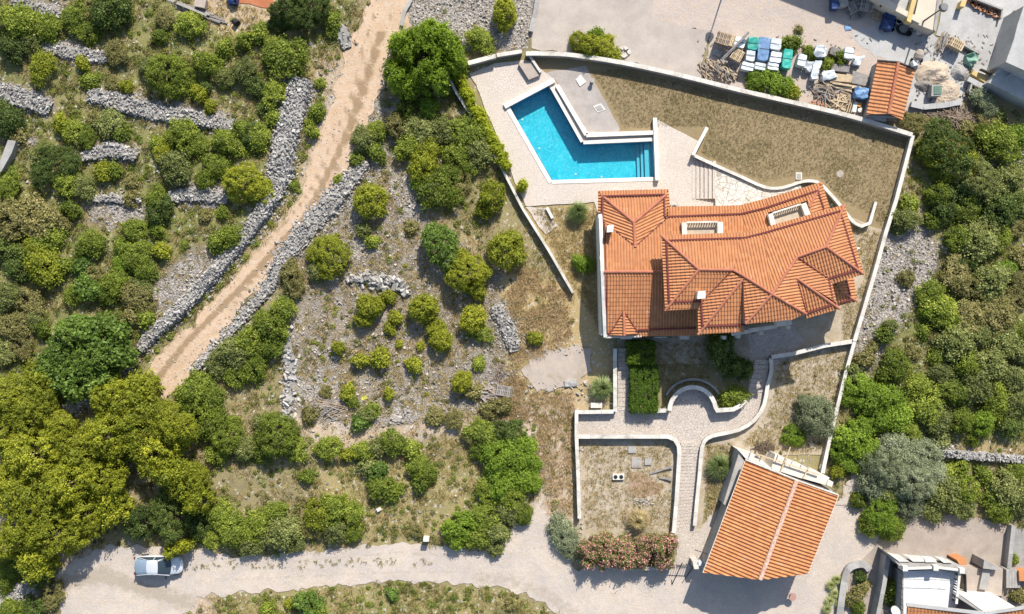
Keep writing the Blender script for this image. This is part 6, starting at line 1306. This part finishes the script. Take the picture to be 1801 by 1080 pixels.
D = """
35 40 35 green;22 88 30 holm;82 50 28 green;55 72 22 sage;130 30 28 green;155 58 24 green;195 14 38 holm;160 12 22 dull;75 116 28 pine;204 90 24 dull;333 42 26 green;290 30 20 dull;283 66 15 green;396 84 18 green;430 72 17 green;
368 112 28 green;290 128 46 green;320 150 24 green;262 118 22 sage;430 125 26 sage;448 150 24 holm;396 138 20 sage;350 165 18 lime;370 190 13 lime;364 153 12 holm;158 142 16 green;145 110 14 lime;196 149 13 dull;222 153 13 lime;
12 212 34 holm;32 235 18 dull;-5 195 28 holm;195 216 30 sage;212 232 16 green;168 210 14 dull;130 232 26 green;152 243 20 green;108 218 16 pine;100 288 46 holm;75 270 24 sage;120 320 26 green;150 328 24 sage;16 325 26 green;180 300 18 lime;200 300 16 green;230 318 13 dull;
325 236 30 green;300 245 20 green;345 255 22 green;308 292 34 sage;285 262 20 pine;278 252 15 green;395 248 26 green;420 262 18 green;380 292 26 green;362 315 22 green;430 318 42 pine;462 340 24 pine;442 238 26 holm;425 225 16 green;275 350 24 green;230 350 14 dull;
510 8 42 holm;545 4 48 holm;490 40 22 holm;585 38 17 green;583 58 12 green;455 60 18 green;500 100 40 green;480 85 24 green;485 165 28 green;482 207 16 green;452 242 26 green;470 190 16 holm;563 147 10 green;556 196 15 green;548 232 14 green;545 215 10 green;595 316 10 green;516 325 10 green;
640 246 28 sage;662 232 24 green;628 280 14 green;662 268 18 green;700 225 26 dull;735 228 34 sage;720 258 28 green;752 262 28 pine;745 292 32 pine;778 230 28 sage;820 238 36 green;838 268 30 sage;808 270 28 green;765 330 40 green;745 318 24 bright;790 310 26 green;812 318 24 dull;800 345 22 green;820 290 24 green;865 350 30 pine;852 372 16 lime;
755 188 22 bright;715 195 18 green;651 352 40 lime;845 70 26 green;888 22 30 lime;810 120 20 green;
60 380 40 dull;20 392 38 dull;88 408 30 green;70 432 26 green;108 392 22 dull;77 467 38 pine;35 470 30 holm;10 440 30 holm;110 470 18 green;125 370 18 green;162 425 30 green;148 440 18 green;145 466 18 fig;280 368 30 holm;240 404 24 green;278 405 14 green;215 432 16 green;
235 455 28 green;215 462 20 bright;252 475 22 green;250 438 20 green;285 440 17 lime;325 430 8 green;266 482 14 green;400 420 26 green;420 412 18 sage;382 428 18 green;391 374 12 green;360 380 12 dull;150 508 30 fig;128 522 20 green;162 480 20 dull;200 500 28 green;185 515 22 green;235 520 28 dull;215 490 22 green;250 505 20 sage;
240 545 22 dull;262 540 16 dull;45 530 30 dull;15 520 28 sage;60 560 24 sage;20 575 28 dull;35 610 26 dull;10 620 26 sage;75 580 16 green;255 560 18 green;
470 572 32 green;495 545 28 green;515 490 26 dull;440 600 32 green;410 618 36 sage;445 645 30 green;475 610 26 green;385 640 28 sage;490 590 18 green;415 660 28 green;345 690 38 green;372 700 26 green;330 715 24 fig;
581 450 45 pine;560 475 24 sage;520 505 20 dull;648 540 29 lime;640 562 20 lime;684 523 15 lime;695 558 14 lime;686 577 13 lime;745 542 32 lime;765 578 22 lime;776 600 24 lime;740 608 9 lime;775 433 46 fig;820 480 42 lime;838 510 24 lime;812 455 24 lime;890 440 40 lime;905 420 20 lime;832 562 30 lime;845 585 20 green;
595 610 13 lime;633 634 16 lime;668 628 19 lime;729 643 15 lime;702 605 8 lime;611 690 15 lime;620 705 12 green;684 693 12 lime;812 672 24 lime;828 688 18 dull;842 640 13 green;640 405 16 sage;655 425 14 green;722 400 14 dull;545 730 16 dull;575 690 12 dull;645 728 16 sage;655 722 14 green;635 742 16 fig;880 715 18 dull;860 720 16 dull;765 735 18 dull;800 735 20 dull;
1027 463 22 bright;
490 768 50 green;520 790 26 green;465 745 24 sage;400 770 42 green;370 745 34 green;430 790 26 sage;380 800 26 green;455 800 18 green;580 788 27 green;612 800 14 lime;635 793 24 green;662 785 18 sage;690 775 26 green;680 790 20 dull;722 790 17 green;735 820 22 green;752 835 20 green;740 850 18 green;660 830 22 fig;668 855 26 green;690 865 18 green;645 820 16 sage;540 838 15 green;
590 895 32 green;560 900 28 pine;620 905 26 green;548 920 24 dull;590 930 28 sage;625 935 20 green;500 935 36 sage;480 905 26 green;455 925 30 green;520 955 20 sage;410 935 34 green;440 955 28 sage;390 905 26 green;375 950 20 green;350 925 26 holm;300 905 44 holm;250 920 34 holm;330 880 22 green;
850 765 32 green;828 768 22 dull;880 758 22 holm;905 762 26 holm;925 790 26 bright;905 800 34 bright;870 805 36 bright;845 790 22 green;880 845 38 bright;915 840 34 bright;935 815 22 bright;938 850 20 bright;860 860 26 green;900 875 26 green;
810 925 34 bright;835 945 30 green;800 945 24 bright;855 910 30 green;875 935 28 sage;895 900 26 sage;920 905 22 green;870 965 16 sage;735 935 12 dull;
545 1066 26 fig;560 1080 22 green;690 1045 13 fig;508 1062 10 lime;470 1075 16 green;900 1060 12 dull;
995 945 28 olive;985 925 18 olive;1005 965 20 olive;
1590 385 28 sage;1600 360 18 green;1580 400 14 sage;1612 214 20 dull;1590 205 12 dull;1595 490 14 dull;1555 590 16 green;1565 572 12 sage;1520 632 18 dull;1535 610 12 dull;
1667 262 52 holm;1640 262 28 pine;1690 285 34 pine;1655 300 24 green;1710 305 50 sage;1740 330 34 sage;1680 330 30 holm;1650 340 26 green;1760 250 38 green;1790 240 26 bright;1780 310 30 sage;1730 235 20 green;1660 372 28 holm;1700 365 28 green;1640 388 16 green;1760 370 34 holm;1795 360 26 holm;
1720 425 36 sage;1690 420 26 green;1740 400 24 sage;1700 460 22 holm;1760 415 22 green;1790 400 22 dull;1682 480 32 dull;1710 500 30 dull;1745 490 36 sage;1740 520 26 sage;1770 475 18 bright;1795 450 18 dull;1640 520 30 green;1660 548 34 green;1632 545 20 bright;1680 565 22 bright;1625 582 12 green;1640 590 12 dull;
1680 600 36 sage;1650 625 20 green;1710 560 32 dull;1720 590 30 sage;1760 560 34 dull;1790 530 26 dull;1800 500 24 dull;1765 600 34 sage;1795 580 24 green;1795 620 28 sage;1740 640 36 sage;1700 640 30 green;1655 655 24 sage;1785 665 30 sage;1720 680 34 sage;1680 690 30 green;1750 700 36 green;1790 710 30 sage;
1578 640 30 green;1560 660 18 green;1605 620 14 dull;1510 680 32 bright;1490 700 20 bright;1530 700 34 bright;1500 655 18 sage;1560 700 34 bright;1580 730 32 bright;1545 735 30 bright;1610 680 28 green;1625 715 34 green;1650 740 28 sage;1600 755 20 green;1690 740 28 green;1730 745 26 bright;1775 750 24 holm;1710 775 12 green;1655 775 18 sage;
1500 770 36 bright;1520 790 28 bright;1480 790 26 bright;1490 815 22 bright;1515 755 26 bright;1475 830 14 lime;1530 810 22 bright;
1560 820 48 olive;1600 845 46 olive;1620 800 36 olive;1575 790 34 olive;1540 850 30 olive;1640 835 28 olive;1600 880 34 olive;1560 870 30 sage;1550 905 42 bright;1530 920 24 green;1570 930 26 green;1510 880 16 green;
1665 870 38 sage;1640 895 26 sage;1700 860 30 green;1695 890 26 sage;1670 835 18 green;1690 825 16 green;1730 835 16 green;1770 860 38 sage;1795 880 26 sage;1760 895 26 green;1790 835 24 green;1740 880 18 green;
1435 730 36 olive;1420 715 22 olive;1450 750 24 olive;1393 765 22 bright;1405 775 12 bright;
1355 146 26 bright;1328 143 22 bright;1378 152 22 bright;1395 162 15 lime;1392 75 18 green;1388 90 10 green;1425 92 13 green;1455 112 13 green;1477 102 14 green;1405 52 8 dull;
1018 70 22 lime;1040 80 24 lime;1065 78 22 lime;1080 95 14 lime;1050 62 14 bright;
1725 175 18 olive;1738 190 22 olive;1730 210 20 dull;1755 200 16 sage;1700 225 16 dull;1640 215 12 dull;
1566 1035 18 green;1570 1055 20 holm;1512 1015 12 holm;1515 1035 16 dull;1498 1055 16 dull;1510 1070 14 green;1540 1075 10 green;1742 1020 9 lime;1748 1040 10 lime;1790 1050 14 dull;1785 985 8 green;
15 1000 28 green;5 1030 22 green;30 985 18 bright;65 1020 20 green;90 1040 26 dull;60 1070 24 holm;20 1075 24 green;
940 595 14 lime;1060 675 5 grass;
"""
for rec in D.replace('\n', '').split(';'):
    if rec.strip():
        x, y, r, sp = rec.split(); plant(float(x), float(y), float(r), sp)
# big pines at the lower left, a great fig, the tree by the pool wall
for (x, y, r, h) in ((60,800,56,4.2),(30,850,50,4.6),(75,880,58,5),(125,850,52,5.2),(40,930,48,4.4),(100,940,50,4.6),(150,905,44,4.4),(145,800,50,4.8),(100,770,40,4.2),(190,770,52,5),(235,740,52,4.6),(215,700,46,4),(270,790,50,4.8),(305,750,44,4.2),(180,840,40,4.6),(330,850,40,4.4),(350,880,26,3.6),(300,830,34,4.2),(60,980,34,3.4),(20,700,50,3.6),(60,720,46,3.6),(10,760,44,3.8),(70,665,36,3),(250,690,34,3.4),(195,880,34,4)):
    plant(x, y, r*1.12, 'pine', h)
plant(322,962,17,'lime',2.4); plant(300,970,12,'pine',2.2)
for (x, y, r, h) in ((140,585,42,2.8),(185,590,40,2.8),(110,625,44,3),(160,635,48,3.4),(205,620,36,2.8),(130,665,36,2.8),(90,650,34,2.6),(180,665,30,2.6)): plant(x, y, r, 'fig', h)
for (x, y, r, h) in ((745,100,52,4.6),(710,80,34,3.8),(700,130,34,3.6),(785,85,38,3.8),(760,140,36,3.6),(720,150,28,3.2),(760,62,32,3.6),(800,110,24,3.0)): plant(x, y, r, 'bright', h)
# yellow hedge along the diagonal wall
for (x, y, r) in ((812,148,12),(820,165,13),(828,182,13),(838,198,14),(846,214,14),(855,230,14),(864,246,14),(872,262,13),(880,276,13),(888,290,12),(918,326,11),(806,134,10)): plant(x, y, r, 'yellow', 1.1, group='hedge along the diagonal wall')
# clipped hedges in the front garden
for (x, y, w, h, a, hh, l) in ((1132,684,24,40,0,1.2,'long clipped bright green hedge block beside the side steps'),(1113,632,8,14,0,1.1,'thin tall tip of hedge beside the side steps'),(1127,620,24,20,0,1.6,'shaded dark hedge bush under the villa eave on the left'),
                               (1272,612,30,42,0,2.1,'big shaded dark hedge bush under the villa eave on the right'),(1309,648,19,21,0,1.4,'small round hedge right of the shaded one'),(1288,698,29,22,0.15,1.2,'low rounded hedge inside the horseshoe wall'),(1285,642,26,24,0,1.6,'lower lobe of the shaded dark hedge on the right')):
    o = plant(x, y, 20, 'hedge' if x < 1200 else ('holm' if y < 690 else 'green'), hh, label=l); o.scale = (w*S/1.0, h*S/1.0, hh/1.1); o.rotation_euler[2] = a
for (x, y, r) in ((1042,965,26),(1070,978,27),(1062,955,22),(1098,968,28),(1100,988,18),(1128,975,28),(1130,955,20),(1160,965,28),(1165,985,18),(1035,985,16),(1178,955,16)):
    plant(x, y, r, 'oleander', 2.1, group='oleanders along the road wall')
for (x, y, r, sp, l) in ((1016,374,26,'grass','arching blue-green grass clump left of the villa corner'),(1057,683,28,'grass','large green grass clump beside the side-steps wall'),(1265,822,31,'grass','tall green grass clump between garden steps and cottage'),(1123,915,27,'straw','yellowish grass clump at the top of the oleander hedge')):
    o = plant(x, y, r, sp, 1.5, label=l); u = link('inner_blades', grass_mesh(sp, 7), o, (0.1, -0.12, 0)); u.scale = (0.75, 0.75, 1.25); u.rotation_euler[2] = 1.3
for k, (x, y) in enumerate(((1462,1030),(1468,1045),(1460,1058),(1472,1020),(1455,1072),(1478,1062))): plant(x, y, 12, 'agave', 0.7, group='agaves in the kerbed bed')
# labels that single each plant out: look + nearest landmark, then rank among equals
def describe():
    from collections import defaultdict
    keyed = defaultdict(list)
    for rec in PL:
        o, x, y, r, sp, label, group = rec
        if label: tag(o, label, WORD[sp][1], group); continue
        (lx, ly), ln = min(LAND, key=lambda q: math.hypot(q[0][0]-x, q[0][1]-y)); dx, dy = x-lx, y-ly
        side = ('right of' if dx > 0 else 'left of') if abs(dx) > abs(dy) else ('below' if dy > 0 else 'above')
        size = 'small' if r < 17 else ('medium' if r < 30 else 'large')
        keyed[(size, WORD[sp][0], side, ln)].append(rec)
    for (size, w, side, ln), L in keyed.items():
        horiz = side in ('below', 'above') or True; L.sort(key=lambda q: q[1]); n = len(L)
        for i, (o, x, y, r, sp, label, group) in enumerate(L):
            base = '%s %s %s %s' % (size, w, side, ln)
            if n == 1: t = base
            elif n == 2: t = ('leftmost' if i == 0 else 'rightmost')+' '+base+' of two'
            else:
                od = ['leftmost', 'second from left', 'third from left', 'fourth from left', 'fifth from left', 'sixth from left', 'seventh from left', 'eighth from left', 'ninth from left', 'tenth from left', 'eleventh from left', 'twelfth from left'][i] if i < n-1 else 'rightmost'
                t = base+', '+od
            tag(o, t, WORD[sp][1], group or 'wild shrubs and trees of the hillside')
describe()
for rec in PL:
    w_ = rec[0]['label'].replace(',', '').split()
    if len(rec[0]['label'].split()) > 16: rec[0]['label'] = rec[0]['label'].replace(' leafy', '').replace(' bushy', '').replace(' dense', '')

# ---------------------------------------------------------------- ground cover: tufts, seedlings, lawn blades
def tuft_arrays(P, hgt, nb, spread, wd):
    n = len(P)*nb; base = np.repeat(P, nb, 0); h = np.repeat(hgt, nb)*NR.uniform(0.6, 1.2, n); a = NR.uniform(0, 2*math.pi, n)
    d = np.stack([np.cos(a), np.sin(a), np.zeros(n)], -1); s = np.stack([-np.sin(a), np.cos(a), np.zeros(n)], -1)*wd; r0 = NR.uniform(0, spread, n)[:, None]*np.repeat(hgt, nb)[:, None]
    p0 = base+d*r0; lean = NR.uniform(0.2, 1.1, n)[:, None]; p1 = p0+d*lean*h[:, None]+np.array([0, 0, 1])*h[:, None]*0.8
    V = np.stack([p0-s, p0+s, p1+s*0.3, p1-s*0.3], 1).reshape(-1, 3); return V, np.arange(4*n).reshape(n, 4), np.clip(np.repeat(NR.random(len(P)), nb)*0.6+0.4*NR.random(n), 0, 1)
def tufts(name, pts, h, nb, mat, spread=0.5, wd=0.02):
    P = np.array([(*W(x, y).xy, gz(x, y) if gw(x, y) > 4 else 0.03) for x, y in pts]); hg = NR.uniform(h[0], h[1], len(P)); V, F, v = tuft_arrays(P, hg, nb, spread, wd); o = link(name, raw(name, V, F, mat, None, v)); o['kind'] = 'stuff'; return o
ok = lambda x, y: gw(x, y) > 3
def scat_in(poly, n):
    xs = [p[0] for p in poly]; ys = [p[1] for p in poly]; X = NR.uniform(min(xs), max(xs), n*3); Y = NR.uniform(min(ys), max(ys), n*3); k = poly_sd(X, Y, poly) < -2; return list(zip(X[k], Y[k]))[:n]
LM['rust'] = leaf_mat('rusty_weeds', (0.33,0.23,0.12), (0.42,0.30,0.165), (0.44,0.33,0.19), 0.2)
for poly, n in (([(895,470),(935,465),(1000,520),(1005,600),(960,625),(900,640),(885,560)], 900), ([(930,690),(1010,690),(1010,730),(1010,900),(965,900),(940,800)], 500), ([(900,650),(940,690),(930,740),(880,740),(850,710)], 350)):
    tufts('rusty_weeds', [q for q in scat_in(poly, n) if nz(q[0]*S, q[1]*S, 0.7, 5) > -0.2], (0.15, 0.4), 13, LM['rust'], 0.8, 0.02)
tufts('wall_weeds', [(x+R.uniform(-14, 14), y+R.uniform(-12, 12)) for x, y in [(545,170),(500,330),(470,390),(395,490),(330,560),(250,215),(330,225),(380,225),(210,200),(40,190),(100,105),(180,110),(560,420),(500,480),(430,590),(640,325),(215,290),(360,365)] for _ in range(14)], (0.15, 0.4), 14, LM['dull'], 0.8, 0.025)
tufts('dry_grass', scatter(9000, lambda x, y: ok(x, y) and R.random() < gmask(x, y)[1]*(1-0.6*gmask(x, y)[0])*1.2 and nz(x*S, y*S, 0.35, 2) > -0.25), (0.15, 0.42), 13, LM['straw'], 0.7, 0.02)
tufts('green_grass', scatter(5200, lambda x, y: ok(x, y) and R.random() < gmask(x, y)[2]*(1-0.8*gmask(x, y)[0]) and nz(x*S, y*S, 0.3, 12) > -0.1), (0.12, 0.34), 13, LM['dull'], 0.7, 0.025)
def low_scrub(name, pts, rad, nl, mat, lf=(0.06, 0.04)):
    P = np.array([(*W(x, y).xy, gz(x, y) if gw(x, y) > 4 else 0.03) for x, y in pts]); rr = NR.uniform(rad[0], rad[1], len(P))*NR.uniform(0.6, 1, len(P)); n = len(P)*nl
    Dv = NR.normal(size=(n, 3)); Dv /= np.linalg.norm(Dv, axis=1)[:, None]; Dv[:, 2] = np.abs(Dv[:, 2]); C = np.repeat(P, nl, 0)+Dv*np.repeat(rr, nl)[:, None]*NR.uniform(0.5, 1, n)[:, None]*np.array([1, 1, 0.8])
    nn = Dv+NR.normal(size=(n, 3))*0.5+np.array([0, 0, 0.4]); nn /= np.linalg.norm(nn, axis=1)[:, None]; v = np.clip(np.repeat(NR.random(len(P)), nl)*0.5+0.5*NR.random(n), 0, 1)
    V, F, v = quads(C, nn, lf[0], lf[1], v); o = link(name, raw(name, V, F, mat, None, v)); o['kind'] = 'stuff'
wildgreen = lambda x, y: ok(x, y) and R.random() < gmask(x, y)[2]**1.6*(1-0.9*gmask(x, y)[0])*1.1 and (x < 700 or x > 1480 or y > 750 or (x < 880 and y < 420))
low_scrub('low_scrub', scatter(2500, lambda x, y: wildgreen(x, y) and nz(x*S, y*S, 0.22, 30) > -0.3), (0.2, 0.6), 60, LM['green'])
low_scrub('heath_scrub', scatter(2400, lambda x, y: wildgreen(x, y) and nz(x*S, y*S, 0.22, 50) > -0.3), (0.2, 0.55), 55, LM['dull'])
field = [(590,300),(700,290),(760,380),(900,490),(920,600),(880,735),(640,745),(510,730),(515,570)]
low_scrub('field_scrub', [q for q in scat_in(field, 330) if nz(q[0]*S, q[1]*S, 0.5, 8) > -0.05], (0.12, 0.42), 45, LM['dull'])
low_scrub('field_seedlings', [q for q in scat_in(field, 110) if nz(q[0]*S, q[1]*S, 0.4, 18) > 0.0], (0.15, 0.4), 60, LM['lime'])
tufts('field_dry_grass', [q for q in scat_in(field, 1300) if nz(q[0]*S, q[1]*S, 0.35, 28) > 0.0], (0.12, 0.35), 12, LM['straw'], 0.8, 0.02)
low_scrub('grey_scrub', scatter(420, lambda x, y: ok(x, y) and R.random() < 0.5), (0.15, 0.4), 50, LM['sage'])
low_scrub('track_verge_plants', [(x+R.uniform(-6, 6), y+R.uniform(-6, 6)) for x, y in [(565,170),(560,185),(556,210),(548,240),(540,255),(534,275),(520,330),(505,360),(478,395),(450,430),(430,455),(410,470),(385,500),(362,520),(340,545),(320,565),(300,590),(262,630),(275,612)] for _ in range(4)], (0.2, 0.45), 70, LM['green'])
tufts('road_weeds', [(x+R.uniform(-12, 12), 990+R.gauss(0, 4.5)-(0.02*(x-650) if x > 650 else (650-x)*-0.02)) for x in range(340, 770, 4) if nz(x*0.05, 3.0) > -0.05], (0.08, 0.2), 12, LM['dull'], 0.8, 0.02)
low_scrub('garden_weeds', scatter(160, lambda x, y: (1240 < x < 1500 and 620 < y < 800 and gw(x, y) < 4 and poly_sd(np.array([x]), np.array([y]), [(1370,630),(1490,605),(1450,790),(1260,820),(1250,780),(1350,740)])[0] < 0)), (0.1, 0.25), 40, LM['dull'])
inp = lambda poly: (lambda x, y: poly_sd(np.array([x]), np.array([y]), poly)[0] < -3)
lawnp = [(1035,122),(1100,121),(1200,145),(1300,170),(1400,192),(1500,215),(1595,247),(1577,345),(1550,400),(1530,380),(1478,352),(1440,312),(1400,312),(1340,322),(1230,270),(1245,225),(1200,225),(1095,228),(1060,160)]
def scat_in2(poly, n):
    xs = [p[0] for p in poly]; ys = [p[1] for p in poly]; X = NR.uniform(min(xs), max(xs), n*2); Y = NR.uniform(min(ys), max(ys), n*2); k = poly_sd(X, Y, poly) < -2; return list(zip(X[k], Y[k]))[:n]
LM['lawn'] = leaf_mat('lawn_grass_blades', (0.17,0.135,0.065), (0.235,0.185,0.095), (0.21,0.165,0.09), 0.2)
tufts('lawn_blades', scat_in2(lawnp, 14000), (0.04, 0.09), 6, LM['lawn'], 1.0, 0.014)
tufts('lawn_green_blades', [q for q in scat_in2(lawnp, 14000) if nz(q[0]*S, q[1]*S, 0.25, 77)+(1300-q[0])*0.0006 > 0.12], (0.04, 0.08), 5, LM['dull'], 1.0, 0.012)
for poly, n in (([(1365,632),(1492,606),(1470,700),(1445,790),(1400,800),(1300,780),(1345,735),(1360,690)], 900), ([(1022,778),(1180,778),(1186,930),(1024,930)], 800), ([(1240,780),(1290,780),(1290,860),(1240,925)], 400), ([(930,365),(1050,365),(1060,600),(1015,520)], 800), ([(1480,380),(1555,410),(1510,590),(1480,600),(1480,540),(1520,490)], 400), ([(1125,600),(1250,600),(1250,680),(1180,680),(1130,680)], 300)):
    tufts('garden_dry_grass', scat_in(poly, n), (0.08, 0.25), 9, LM['straw'], 0.9, 0.018)
    tufts('garden_green_grass', scat_in(poly, n//3), (0.06, 0.16), 9, LM['dull'], 0.9, 0.018)
